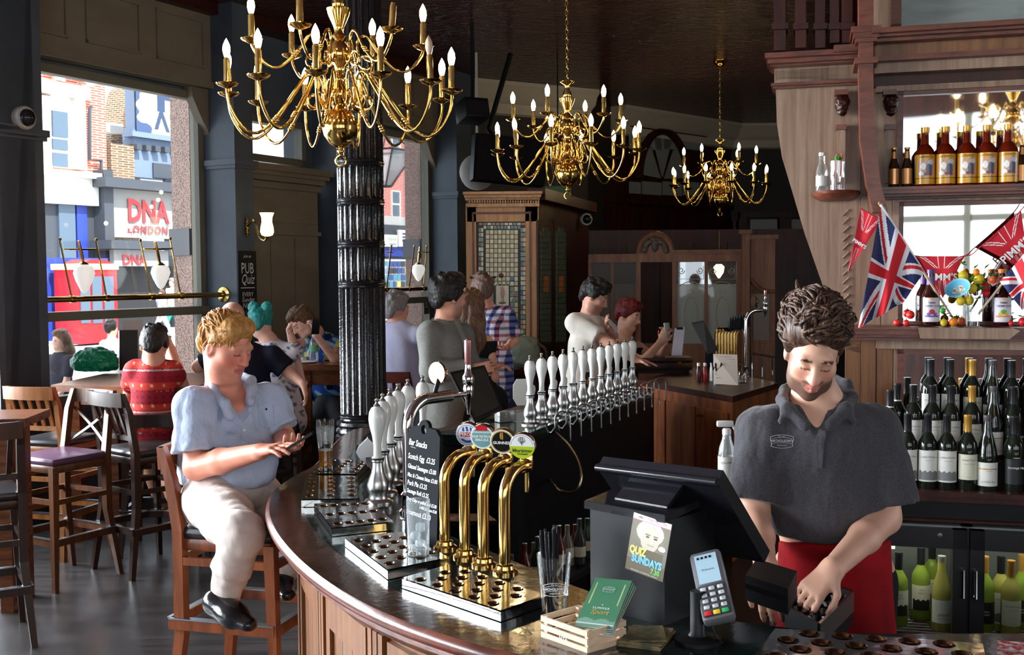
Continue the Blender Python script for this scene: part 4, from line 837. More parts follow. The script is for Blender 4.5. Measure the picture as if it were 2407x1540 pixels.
m_ice = pane_mat('ice', (.96, .98, 1), .1, white=.3)
for k, (x, y, z, a) in enumerate(((.004, .003, .03, .4), (-.008, -.004, .052, 1.1), (.006, -.006, .075, .2))): b = B(); b.cbox((0, 0, 0), (.024, .022, .02), TR((x, y, z), a, .5*k), bev=.004); b.build('ice_cube', m_ice, tg, world=False)
p = gz(1303, 1452, BT); sg = glass('straw_glass', 'clear branded pint glass holding black drinking straws', p, [(.029, 0), (.031, .03), (.036, .10), (.0405, .147)], m_dglass)
m_logo = pane_mat('etched_white', (1, 1, 1), .0, white=.8, wcol=(.9, .92, .94))
def badge_logo(fm, w, par, bold=.0004, name='logo'):
    """arched plaque with EST 1873 / NICHOLSON'S / FREEHOUSE"""
    h = w*.62; b = B()
    for sgn in (1, -1): b.tube([fm @ Vector((x*w/2, sgn*h*(.5-.14*x*x), 0)) for x in [k/6 for k in range(-6, 7)]], w*.012, 4)
    for sx_ in (-1, 1): b.tube([fm @ Vector((sx_*w*(.5+.03*math.sin(k*1.05)), h*(.36-.72*k/6), 0)) for k in range(7)], w*.012, 4)
    for yy in (.2, -.16): b.tube([fm @ Vector((x*w*.46, h*(yy+(.1 if yy > 0 else .07)*(1-x*x)), 0)) for x in [k/6 for k in range(-6, 7)]], w*.008, 4)
    b.build(name+'_border', m_logo, par)
    text(name+'_lettering', "NICHOLSON'S", m_logo, fm @ Matrix.Translation((0, h*.04, 0)), w*.155, par, bold=w*.004); text(name+'_lettering', 'EST 1873', m_logo, fm @ Matrix.Translation((0, h*.37, 0)), w*.085, par); text(name+'_lettering', 'FREEHOUSE', m_logo, fm @ Matrix.Translation((0, -h*.3, 0)), w*.085, par)
fm = face_m(p+Vector((0, -.0375, .075)), (1, 0, 0), (0, -.1, 1)); badge_logo(fm, .05, sg)
m_straw = M('black_straw', (.012, .012, .016), .25)
for k in range(14):
    a = k*2.4; r = .006+.018*((k*7) % 5)/5; q0 = p+Vector((r*.7*math.cos(a), r*.7*math.sin(a), .008)); q1 = p+Vector((r*1.5*math.cos(a)-.005, r*1.1*math.sin(a), .195+.008*(k % 3))); b = B(); b.tube([q0, q1], .003, 6); o = b.build('drinking_straw', m_straw); tag(o, 'black drinking straw standing in the branded pint glass', 'straw', 'black straws in the pint glass')
# ---- crate with leaflets
F_, L_, R_ = gz(1382, 1537, BT), gz(1273, 1497, BT), gz(1453, 1503, BT); u_ = (L_-F_); lu = u_.length; u_.normalize(); v_ = R_-F_; v_ -= u_*v_.dot(u_); lv = v_.length; v_.normalize()
m_pale = M('pale_pine', rgb(222, 196, 168), .55, wood=((12, 12, 40), rgb(200, 170, 140))); t = thing('wooden_crate', 'small pale wooden crate of leaflets on the bar edge', 'crate', F_); ch = .048
cm = axes(F_, u_, v_, (0, 0, 1))
for a, c in ((0, 0), (lu, 0), (0, lv), (lu, lv)): b = B(); b.cbox((a*(1-.012/lu)+.003*0+(.006 if a == 0 else -.0), c*(1-.012/lv)+(.006 if c == 0 else 0), ch/2), (.009, .009, ch), cm); b.build('corner_post', m_pale, t)
for k in range(3):
    z0 = k*.0175; 
    for c in (0, lv): b = B(); b.box((0, c-.002, z0), (lu, c+.002, z0+.012), cm); b.build('slat', m_pale, t)
    for a in (0, lu): b = B(); b.box((a-.002, 0, z0), (a+.002, lv, z0+.012), cm); b.build('slat', m_pale, t)
b = B(); b.box((.003, .003, .001), (lu-.003, lv-.003, .004), cm); b.build('base', m_pale, t)
def leaf_print(u, v):
    C = np.tile(np.array(rgb(70, 128, 96)), (len(u), 1)); C[(v < .13+.05*np.abs(np.sin(7*u)))] = rgb(120, 160, 140); ed = ((np.abs(u-.12) < .012) | (np.abs(u-.88) < .012)) & (v > .45) & (v < .9) | (np.abs(v-.9) < .008) & (np.abs(u-.5) < .36); C[ed] = rgb(200, 190, 140); C[(v > .06) & (v < .085)] = rgb(210, 220, 220); return C
q = [at(1342, 1464, 1.965), at(1430, 1474, 1.935), at(1493, 1380, 2.03), at(1408, 1354, 2.06)]
lx = (q[1]-q[0]); ly = (q[3]-q[0]); lw_, lh_ = lx.length, ly.length; lc_ = sum(q, Vector())/4; fm = face_m(lc_, lx, ly)
for k in range(4):
    o = thing('leaflet', ['front green sport leaflet with gold script in the wooden crate', 'second green leaflet behind the gold scripted one', 'third green leaflet behind the gold scripted one', 'rearmost green leaflet in the wooden crate'][k], 'leaflet', lc_, 0, 'green leaflets in the crate'); mk = fm @ Matrix.Translation((.002*k, -.0015*k, -.0035*k)) @ Matrix.Rotation(-.02*k, 4, 'Z')
    grid_print('cover', mk, lw_, lh_, 30, 50, leaf_print, m_col, o); b = B(); b.cbox((0, 0, -.0012), (lw_, lh_, .002), mk); b.build('pages', m_paper, o)
    if k == 0:
        text('lettering', 'SUMMER', m_white_t, mk @ Matrix.Translation((0, -lh_*.12, .0006)), .0085, o, sp=1.3); text('lettering', 'A', m_white_t, mk @ Matrix.Translation((0, -lh_*.05, .0006)), .006, o); text('lettering', 'Sport', m_gold_t, mk @ Matrix.Translation((0, -lh_*.2, .0006)), .018, o, shear=.3); badge_logo(mk @ Matrix.Translation((0, lh_*.27, .0006)), .026, o)
q0 = cm @ Vector((lu*.5, -.0035, .018)); text('crate_lettering', 'LIVE', m_white_t, face_m(q0, -u_), .014, t, shear=.2)
# ---- beer mats
m_mat = M('beer_mat', rgb(120, 104, 70), .7, var=((26, 26, 26), rgb(52, 60, 44), .9)); mc = [gz(1452, 1520, BT), gz(1552, 1532, BT), gz(1586, 1492, BT), gz(1492, 1482, BT)]
for k in range(5):
    cc_ = sum(mc, Vector())/4; rot = Matrix.Rotation([.0, .03, -.04, .05, .35][k], 3, 'Z'); b = B(); b.hull4([cc_+rot @ (p_-cc_)*(1 if k < 4 else .85)+Vector((0, 0, .0005+.0033*k)) for p_ in mc], (0, 0, .003)); o = b.build('beer_mat', m_mat); tag(o, ['bottom', 'second', 'third', 'fourth', 'topmost'][k]+' printed square beer mat of the stack beside the crate', 'beer mat', 'beer mats stacked beside the crate')
# ================================================================== till
A_, B_ = V2(.181, 2.187), V2(.349, 2.05); u_ = (B_-A_).normalized(); n_ = Vector((-u_.y, u_.x, 0)); TB = lambda s, d, z: A_+u_*s+n_*d+Vector((0, 0, z))
t = thing('till', 'black touch-screen till seen from behind with a quiz card on it', 'till', TB(.1, .1, 0)); mt = m_black
b = B(); b.hull4([TB(0, 0, 0), TB(.215, 0, 0), TB(.215, .2, 0), TB(0, .2, 0)], (0, 0, .235)); b.build('pedestal', mt, t, smooth=0)
b = B(); b.hull4([TB(-.008, -.012, .235), TB(.225, -.012, .235), TB(.225, .12, .25), TB(-.008, .12, .25)], (0, 0, .018)); b.build('ledge', M('glossy_black', (.01, .01, .013), .15), t, smooth=0)
a0, a1 = at(1403, 1099, 2.25), at(1686, 1134, 2.06); dn = n_*.20+Vector((0, 0, -.22)); nn = (a1-a0).cross(dn).normalized()
b = B(); b.hull4([a0, a1, a1+dn, a0+dn], -nn*.035 if nn.y < 0 else nn*.035); b.build('monitor', MATS['glossy_black'], t, smooth=0)
b = B(); b.tube([a0, a1], .010, 10); b.build('monitor_rim', MATS['glossy_black'], t)
b = B(); b.hull4([TB(.05, .03, .25), TB(.2, .03, .25), TB(.2, .09, .29), TB(.05, .09, .29)], (0, 0, .012)); b.build('card_slot', MATS['glossy_black'], t, smooth=0)
def quiz(u, v):
    n = len(u); base = .40+.18*np.exp(-((u-.55)**2/.08+(v-.68)**2/.03)); g = base; C = np.stack([g*.86, g*.78, g*.64], 1)**1.6
    sk = ((u-.52)/.24)**2+((v-.62)/.22)**2 < 1; C[sk] = rgb(196, 186, 170); hr = (((u-.5)/.36)**2+((v-.74)/.2)**2 < 1) & ~(((u-.54)/.22)**2+((v-.62)/.22)**2 < 1); C[hr] = rgb(206, 198, 184)
    for eu in (.45, .66): C[((u-eu)/.05)**2+((v-.66)/.018)**2 < 1] = rgb(88, 78, 66); C[(np.abs(u-eu) < .06) & (np.abs(v-.70) < .01)] = rgb(120, 108, 92)
    C[((u-.57)/.03)**2+((v-.59)/.05)**2 < 1] = rgb(214, 204, 190); C[((u-.56)/.1)**2+((v-.53)/.02)**2 < 1] = rgb(170, 160, 146); C[(v < .44) & (np.abs(u-.62) < .3)] = rgb(96, 84, 66); C[v < .22] = rgb(98, 86, 62)
    C[(((u-.86)/.09)**2+((v-.53)/.045)**2 < 1)] = rgb(250, 240, 245); C[v > .91] = rgb(250, 240, 244); C[(v > .9) & (v < .912)] = rgb(220, 120, 150); C[((u-.2)/.07)**2+((v-.953)/.022)**2 < 1] = rgb(150, 130, 110); return C
pc = [at(1476, 1333, 2.10), at(1563, 1371, 2.045), at(1580, 1229, 2.045), at(1491, 1205, 2.10)]; px_ = ((pc[1]-pc[0])+(pc[2]-pc[3]))/2; py_ = ((pc[3]-pc[0])+(pc[2]-pc[1]))/2; pw, ph = px_.length, py_.length; fm = face_m(sum(pc, Vector())/4-n_*.006, px_, py_)
o = thing('quiz_card', 'printed quiz card with a grey portrait clipped to the back of the till', 'card', sum(pc, Vector())/4); grid_print('print', fm, pw, ph, 60, 90, quiz, m_col, o); b = B(); b.cbox((0, 0, -.001), (pw, ph, .0014), fm); b.build('card', m_paper, o)
T_ = lambda x, y: fm @ Matrix.Translation((x*pw, y*ph, .0006))
text('lettering', 'QUIZ', M('quiz_yellow', rgb(232, 214, 110), .5), T_(-.24, -.13), .024, o, bold=.0012, sx=.75); text('lettering', 'SUNDAYS', M('quiz_blue', rgb(110, 190, 240), .5), T_(.03, -.27), .0225, o, bold=.0012, sx=.8); text('lettering', '7.30', M('quiz_green', rgb(110, 200, 90), .5), T_(.28, -.395), .016, o, bold=.0006, sx=.85); text('lettering', 'THE FALCON', M('quiz_pink', rgb(206, 60, 90), .5), T_(.13, .453), .0085, o); text('lettering', 'THE FALCON, 2 ST JOHNS HILL, LONDON', m_white_t, T_(0, -.468), .0038, o)
# ---- card reader on stand
ps = gz(1640, 1508, BT); t = thing('card_reader', 'grey card payment terminal on a black swivel stand by the till', 'card reader', ps); b = B(); b.lathe([(.05, 0), (.05, .008), (.02, .014), (.016, .02), (.016, .11)], 24); b.build('stand', m_black, t, world=False)
q = [at(1668, 1462, 1.93), at(1739, 1438, 1.92), at(1679, 1293, 2.03), at(1603, 1304, 2.04)]; x_ = ((q[1]-q[0])+(q[2]-q[3]))/2; y_ = ((q[3]-q[0])+(q[2]-q[1]))/2; w_, h_ = x_.length, y_.length; fm = face_m(sum(q, Vector())/4, x_, y_); FW_ = Matrix.Translation
m_grey = M('grey_plastic', rgb(120, 120, 124), .3, .3); b = B(); b.cbox((0, 0, -.015), (w_, h_, .034), fm, bev=.009); b.build('case', m_grey, t)
b = B(); b.cbox((0, 0, -.03), (w_*.8, h_*.85, .022), fm, bev=.006); b.build('back_shell', m_black, t)
b = B(); b.cbox((0, h_*.22, .0025), (w_*.70, h_*.42, .002), fm); b.build('screen', M('lcd', rgb(150, 176, 190), .25, emit=.25, ecol=rgb(150, 180, 200)), t)
text('screen_lettering', 'Welcome', m_black_t, fm @ FW_((0, h_*.2, .0042)), .007, t)
for k in range(4): b = B(); b.cbox(((-.24+.13*k)*w_, h_*.38, .0042), (.005, .005, .001), fm); b.build('indicator', m_black, t)
b = B(); b.cbox((0, -.24*h_, .004), (w_*.9, h_*.44, .006), fm, bev=.003); b.build('keypad', M('dark_grey_plastic', rgb(70, 70, 74), .35), t)
m_key = M('key_grey', rgb(196, 198, 200), .4)
for r in range(4):
    for c in range(3): b = B(); b.cbox(((-.27+.27*c)*w_, (-.09-.085*r)*h_, .008), (.013, .0085, .004), fm, bev=.0018); b.build('key', m_key, t); text('key_number', '123456789*0#'[r*3+c], m_black_t, fm @ FW_(((-.27+.27*c)*w_, (-.09-.085*r)*h_, .0105)), .0055, t)
for c, cl in enumerate((rgb(214, 40, 44), rgb(226, 186, 50), rgb(50, 160, 90))): b = B(); b.cbox(((-.27+.27*c)*w_, -.43*h_, .008), (.015, .01, .004), fm, bev=.0018); b.build('key', M('key_col_%d' % c, cl, .4), t)
b = B(); q0 = fm @ Vector((-w_*.3, -h_*.45, -.03)); b.tube([q0, q0+Vector((.01, 0, -.03)), q0+Vector((.03, .02, -.05))], .003, 6); b.build('cable', m_black, t)
# ---- printer box and open cash drawer, spray bottle
p0, p1 = at(1752, 1352, 2.22), at(1852, 1372, 2.12); t = thing('receipt_printer', 'black receipt printer beside the open cash drawer', 'printer', (p0.x, p0.y, BT)); zt = p0.z; b = B(); d_ = Vector((.1, .16, 0))
Q = [Vector((p0.x, p0.y, BT)), Vector((p1.x, p1.y, BT)), Vector((p1.x+.06, p1.y+.15, BT)), Vector((p0.x+.06, p0.y+.15, BT))]; b.hull4(Q, (0, 0, zt-BT)); b.build('case', m_black, t, smooth=0); b = B(); b.hull4([q_+Vector((0, -.004, .03)) for q_ in Q[:2]]+[q_+Vector((0, -.001, .03)) for q_ in Q[1::-1]], (0, 0, .012)); b.build('paper_slot', MATS['glossy_black'], t, smooth=0)
DZ = .97; Q = [gz(1848, 1425, DZ), gz(1925, 1468, DZ), gz(2004, 1392, DZ), gz(1925, 1368, DZ)]; t = thing('cash_drawer', 'open black cash drawer with coin cups under the barman\'s hands', 'cash drawer', sum(Q, Vector())/4); b = B(); b.hull4([q_-Vector((0, 0, .05)) for q_ in Q], (0, 0, .012)); b.build('tray_base', m_black, t, smooth=0)
for i in range(4):
    a, c = Q[i], Q[(i+1) % 4]; b = B(); b.beam(a-Vector((0, 0, .025)), c-Vector((0, 0, .025)), .008, .055); b.build('side', m_steel if i == 1 else m_black, t, smooth=0)
for k in range(4):
    for j in range(2): c = (Q[0].lerp(Q[1], .2+.55*j)).lerp(Q[3].lerp(Q[2], .2+.55*j), .15+.23*k); b = B(); b.lathe([(.0, -.04), (.02, -.036), (.027, -.018), (.03, -.01)], 14, Matrix.Translation(c), cap=False); b.build('coin_cup', MATS['glossy_black'], t)
b = B(); b.hull4([Q[0]+Vector((0, 0, -.09)), Q[1]+Vector((0, 0, -.09)), Q[2]+Vector((0, 0, -.09)), Q[3]+Vector((0, 0, -.09))], (0, 0, .04)); b.build('drawer_body', m_black, t, smooth=0)
# ---- tablet till on the far bend of the counter
q = [at(1057, 875, 5.0), at(1139, 858, 5.05), at(1181, 960, 4.9), at(1116, 992, 4.85)]; t = thing('tablet_till', 'black tablet till leaning on the counter between the pump rows', 'tablet', (q[3].x, q[3].y+.05, BT)); n3 = (q[1]-q[0]).cross(q[3]-q[0]).normalized()*.02
b = B(); b.hull4(q, n3 if n3.y > 0 else -n3); b.build('case', m_black, t, smooth=0); c4 = sum(q, Vector())/4; b = B(); b.hull4([c4+(p_-c4)*.88-(n3 if n3.y > 0 else -n3)*.06 for p_ in q], (n3 if n3.y > 0 else -n3)*.03); b.build('screen', M('dark_screen', rgb(40, 38, 34), .2), t, smooth=0)
b = B(); b.beam(c4+Vector((0, .05, 0)), Vector((c4.x+.02, c4.y+.12, BT)), .08, .03); b.lathe([(.08, 0), (.08, .012), (.03, .02)], 20, Matrix.Translation((c4.x+.03, c4.y+.1, BT))); b.build('stand', m_black, t)
for k, (x, y, w) in enumerate(((1188, 968, .10), (1128, 978, .06))):
    p = at(x, y+8, 4.95+.1*k); p.z = BT; b = B(); b.cbox((0, 0, .03), (w, .06, .055), TR(p, .5), bev=.002); o = b.build('napkin_holder' if k == 0 else 'card_holder', M('clear_acrylic', rgb(150, 150, 146), .15, trans=.3) if k == 0 else m_paper); tag(o, ['clear plastic napkin holder beside the tablet till', 'small white card holder at the foot of the tablet till'][k], 'holder')
# ---- spray bottle, behind the barman's shoulder on a side shelf
p = at(1708, 1140, 3.35); t = thing('spray_bottle', 'clear trigger spray bottle with a white label beside the barman', 'spray bottle', p); k = .00152
b = B(); b.lathe([(.028, 0), (.031, .01), (.031, .10), (.027, .135), (.017, .165), (.014, .185)], 20); b.build('bottle', pane_mat('clear_plastic', (.9, .92, .93), .06, white=.25), t, world=False)
b = B(); b.lathe([(.0316, .025), (.0316, .105)], 20, cap=False); b.build('label', m_paper, t, world=False); text('label_lettering', 'DESGUARD 20', m_black_t, face_m(p+Vector((0, -.0325, .085)), (1, 0, 0)), .0105, t)
b = B(); b.lathe([(.016, .183), (.016, .2), (.012, .205)], 14); b.cbox((-.006, 0, .222), (.06, .02, .022), bev=.005); b.tube([(.022, 0, .216), (.03, 0, .2), (.033, 0, .18)], .005, 8); b.build('trigger_head', m_white, t, world=False)
# ---- rinse hose over the inner edge
h = [at(1270, 992, 5.2), at(1300, 1012, 4.9), at(1335, 1045, 4.7), at(1360, 1085, 4.6), at(1366, 1125, 4.55), at(1352, 1155, 4.55), at(1320, 1155, 4.6), at(1300, 1138, 4.65), at(1290, 1125, 4.9)]; t = thing('rinse_hose', 'ribbed steel rinse hose drooping inside the long pump row', 'hose', h[0]); b = B(); hp = spline(h[1:], 60); b.tube(hp, [.0062+.0012*(i % 2) for i in range(60)], 8); b.build('hose', M('ribbed_steel', rgb(190, 170, 140), .3, 1), t); b = B(); b.tube([h[0], h[0].lerp(h[1], .6), h[1]], [.02, .016, .009], 10); b.build('spray_gun', m_chrome, t)
p = at(1235, 1000, 5.25); b = B(); b.cbox((0, 0, 0), (.10, .07, .05), TR(p, -.4), bev=.008); b.lathe([(.008, -.1), (.008, 0)], 8, TR(p)); o = b.build('flow_valve', m_chrome); tag(o, 'small chrome valve block under the start of the long pump row', 'valve')
# ================================================================== back bar
G = Frame((1.71, 3.6*KF), fang(103.1))
GI = G.mat() @ Matrix(((1, 0, 0, 0), (0, 0, 1, 0), (0, 1, 0, 0), (0, 0, 0, 1)))     # (s, z, -d) prisms
def gr(x0, x1, y0, y1, d):
    ym, xm = (y0+y1)/2, min((x0+x1)/2, 2300); return G.px(x0, ym, d)[0], G.px(x1, ym, d)[0], G.px(xm, y1, d)[1], G.px(xm, y0, d)[1]
def gb(b, x0, x1, y0, y1, d0, d1):
    s0, s1, z0, z1 = gr(x0, x1, y0, y1, d1); return b.box((s0, -d1, z0), (s1, -d0, z1), G.mat())
def gpart(name, mat, par, x0, x1, y0, y1, d0, d1): b = B(); gb(b, x0, x1, y0, y1, d0, d1); return b.build(name, mat, par, smooth=0)
def gpoly(name, mat, par, pts, d0, d1): b = B(); b.prism([G.px(x, y, d1) for x, y in pts], -d1, -d0, GI); return b.build(name, mat, par, smooth=30)
gbz = G.px(2250, 1160, .36)[1]
t = thing('back_bar', 'carved oak back bar with mirrors, shelves and a curved wing panel', 'back bar', G(0, 0, 0))
X1 = 2700
gpart('backboard', m_oak, t, 2016, X1, -260, 1160, -.10, -.02)
gpoly('wing_panel', m_oak, t, [(1822, 165), (2022, 155), (2022, 830), (1985, 820), (1962, 760), (1930, 660), (1890, 545), (1862, 450), (1838, 370), (1826, 290)], -.09, 0)
for k, (x0, x1) in enumerate(((1986, 2022), (2022, 2058), (2060, 2098), (2099, 2120))): gpart('plank', m_barpanel if k < 3 else m_oak, t, x0, x1-1, 800, 1160, -.04, .0)
gpart('plank', m_oak, t, 2022, 2070, 462, 770, -.03, .012); gpart('plank', m_oak, t, 2072, 2096, 462, 770, -.03, .02); gpart('plank', m_oak, t, 2097, 2112, 462, 770, -.03, .03)
for y0, y1 in ((216, 428), (481, 757), (834, 1156)):
    gpart('mirror', m_mirror, t, 2123, X1, y0, y1, -.02, .002)
    gpart('mirror_frame', m_oakr, t, 2108, 2123, y0-12, y1+6, -.02, .02); gpart('mirror_frame', m_oakr, t, 2108, X1, y0-12, y0, -.02, .02); gpart('mirror_frame', m_oakr, t, 2108, X1, y1-1, y1+7, -.02, .018)
gpart('rail', m_oak, t, 2060, X1, 800, 822, -.02, .03); gpart('rail', m_oak, t, 2108, X1, 462, 470, -.02, .04); gpart('rail', m_oak, t, 2060, X1, 188, 205, -.02, .03)
# shelves and mouldings
for y0, y1, d in ((770, 776, .17), (776, 788, .15), (788, 794, .13), (794, 802, .10)): gpart('ledge_moulding', m_oakr, t, 1984, X1, y0, y1, -.02, d)
gpoly('oak_ledge_block', m_oak, t, [(2158, 770), (2382, 772), (2398, 778), (2372, 798), (2166, 796)], .1, .185)
for y0, y1, d in ((434, 441, .17), (441, 450, .16), (450, 457, .13), (457, 463, .08)): gpart('shelf_moulding', m_oakr, t, 2060, X1, y0, y1, -.02, d)
b = B(); rg = []
sA, sBm = G.px(1908, 450, .05)[0], G.px(2024, 450, .05)[0]
for zz, k in ((448, 1.0), (455, .97), (462, .86), (470, .6)):
    z = G.px(1960, zz, .1)[1]; sc_ = (sA+sBm)/2; rr = (sBm-sA)/2*k; rg.append([G(sc_+rr*math.cos(a*math.pi/12), .15*k*math.sin(a*math.pi/12), z) for a in range(13)])
b.loft(rg, close=True); b.build('wing_shelf', m_oakr, t, smooth=30)
# entablature
for x0, y0, y1, d, mm in ((2050, 50, 62, .24, m_oakr), (2050, 62, 72, .21, m_oakr), (2050, 72, 84, .18, m_oakr), (2055, 84, 118, .12, m_barpanel), (2055, 118, 130, .15, m_oakr), (2055, 130, 160, .10, m_oak), (2055, 160, 190, .04, m_darkwood)): gpart('entablature', mm, t, x0, X1, y0, y1, -.05, d)
for x0, x1, y0, y1, d, mm in ((1798, 2024, 118, 130, .12, m_oakr), (1804, 2024, 130, 143, .09, m_oakr), (1810, 2024, 143, 150, .06, m_oakr), (1820, 2024, 150, 190, .0, m_oak), (1812, 2024, 190, 197, .05, m_oakr), (1816, 2024, 197, 203, .03, m_oakr), (1960, 2024, 104, 120, .14, m_oakr)): gpart('wing_cornice', mm, t, x0, x1, y0, y1, -.12, d)
gpart('frosted_panel', M('frosted_green_glass', rgb(140, 150, 146), .35, var=((4, 4, 22), rgb(112, 122, 118), .8)), t, 2120, X1, -260, 50, -.02, .01); gpart('upper_frame', m_oakr, t, 2096, 2120, -260, 56, -.02, .05)
# balusters over the wing
for k, (x, w, yb) in enumerate(((1833, 28, 118), (1882, 26, 112), (1928, 24, 112), (1962, 22, 100), (1992, 26, 100))):
    gpart('baluster', m_darkwood, t, x-w/2, x+w/2, 68, yb, -.1+.015*k, -.02); gpart('baluster', m_darkwood, t, x-w*.68, x+w*.68, 54, 68, -.12+.015*k, .0); gpart('baluster', m_darkwood, t, x-w/2, x+w/2, -260, 54, -.1+.015*k, -.02)
# projecting curved bracket post
gpoly('bracket_post', m_oakr, t, [(2019, -200), (2054, -200), (2053, 180), (2058, 330), (2070, 430), (2088, 498), (2052, 498), (2036, 430), (2022, 330), (2019, 180)], .05, .2)
for y0, y1, e in ((60, 74, 18), (74, 88, 13), (88, 98, 8), (134, 148, 10)): gpart('bracket_cap', m_oakr, t, 2019-e, 2054+e, y0, y1, .0, .2+e*.0015)
for x in (1978, 2092):
    dd = .0 if x < 2000 else .03; s, z = G.px(x, 245, dd); c = G(s, dd+.02, z); b = SDF(); b.ell(c, (.026, .026, .034)); b.ell(c+Vector((0, -.022, -.006)), (.012, .014, .012)); b.ell(c+Vector((-.014, -.016, .012)), (.009, .01, .009)); b.ell(c+Vector((.014, -.016, .012)), (.009, .01, .009)); b.ell(c+Vector((0, -.01, -.035)), (.016, .014, .016)); b.noise(.002, 220); b.build('carved_head', m_darkwood, t, .004)
    gpart('head_cap', m_oakr, t, x-16, x+16, 210, 222, dd, dd+.06); gpart('head_base', m_oakr, t, x-12, x+12, 292, 304, dd, dd+.05)
    gpart('fluted_pilaster', m_oak, t, x-10, x+9, 304, 430, dd, dd+.03)
for k in range(12): s, z = G.px(1988, 500+k*20, .0); b = B(); b.tube([G(s-.012, .004, z-.012), G(s+.012, .004, z+.012)], .004, 5); b.build('rope_carving', m_oak, t)
# side counter behind the bar, stepped bottle boards
gpart('counter_ledge', m_darkwood, t, 1990, X1, 1160, 1172, -.02, .36); gpart('counter_ledge', m_darkwood, t, 1990, X1, 1172, 1184, -.02, .34); gpart('drawer_band', m_black, t, 1990, X1, 1184, 1226, -.02, .30); gpart('drawer_rail', m_darkwood, t, 1990, X1, 1226, 1232, -.02, .33)
gpart('bottle_step', m_black, t, 2075, X1, 1080, 1160, -.0, .20); gpart('bottle_step', m_black, t, 2110, X1, 1015, 1090, -.0, .1)
# ---- fridge
fr_ = thing('bottle_fridge', 'black glass-door bottle fridge full of white wine below the back bar', 'fridge', G(0, .2, 0)); FX0, FX1 = 2062, 2500
fz0, fz1 = G.px(2200, 1500, .34)[1]-.35, G.px(2200, 1236, .34)[1]; fs0, fs1, fsm = G.px(FX0-70, 1360, .36)[0], G.px(FX1, 1360, .36)[0], G.px(2275, 1360, .36)[0]
b = B(); gm = G.mat(); m_fin = M('fridge_interior', rgb(120, 124, 120), .35, .3)
b.box((fs0, .0, fz0), (fs1, .02, fz1), gm); b.box((fs0, -.33, fz0), (fs0+.02, 0, fz1), gm); b.box((fs1-.02, -.33, fz0), (fs1, 0, fz1), gm); b.box((fs0, -.33, fz1-.02), (fs1, 0, fz1), gm); b.box((fs0, -.33, fz0), (fs1, 0, fz0+.02), gm); b.box((fsm-.02, -.33, fz0), (fsm+.02, 0, fz1), gm); b.build('cabinet', m_fin, fr_, smooth=0)
b = B(); b.box((fs0+.03, -.30, fz1-.045), (fs1-.03, -.27, fz1-.022), gm); b.build('lamp_tube', M('fridge_lamp', (1, 1, .92), .4, emit=13, ecol=(1, .98, .85)), fr_, smooth=0)
fsh = G.px(2170, 1462, .2)[1]
for k in range(9): b = B(); b.tube([G(fs0+.02, .04+.033*k, fsh-.006), G(fs1-.02, .04+.033*k, fsh-.006)], .0035, 5); b.build('wire', m_chrome, fr_)
m_frm = M('fridge_frame_black', (.02, .018, .02), .35)
for k, (x0, x1) in enumerate(((2030, 2272), (2279, 2520))):
    s0, s1 = G.px(x0, 1360, .36)[0], G.px(x1, 1360, .36)[0]; w = .048; b = B(); ft = fz1-.005
    b.box((s0, -.37, fz0), (s0+w, -.335, ft), gm); b.box((s1-w, -.37, fz0), (s1, -.335, ft), gm); b.box((s0, -.37, ft-.07), (s1, -.335, ft), gm); b.box((s0, -.37, fz0), (s1, -.335, fz0+.08), gm); dr = b.build('door', m_frm, fr_, smooth=0)
    b = B(); b.box((s0+w, -.355, fz0+.08), (s1-w, -.35, ft-.07), gm); b.build('pane', pane_mat('fridge_glass', (.92, .95, .93), .02), dr)
    hs = s1-.016 if k == 0 else s0+.016; b = B(); b.tube([G(hs, .385, ft-.14), G(hs, .39, ft-.24)], .007, 8); b.build('handle', m_chrome, dr)
    ks, kz = G.px((2210, 1340)[k], (1260, 1266)[k], .375); b = B(); b.lathe([(.009, 0), (.009, .004), (.0, .005)], 12, align(G(ks, .37, kz), G(ks, 1, kz))); b.build('lock', m_steel, dr)
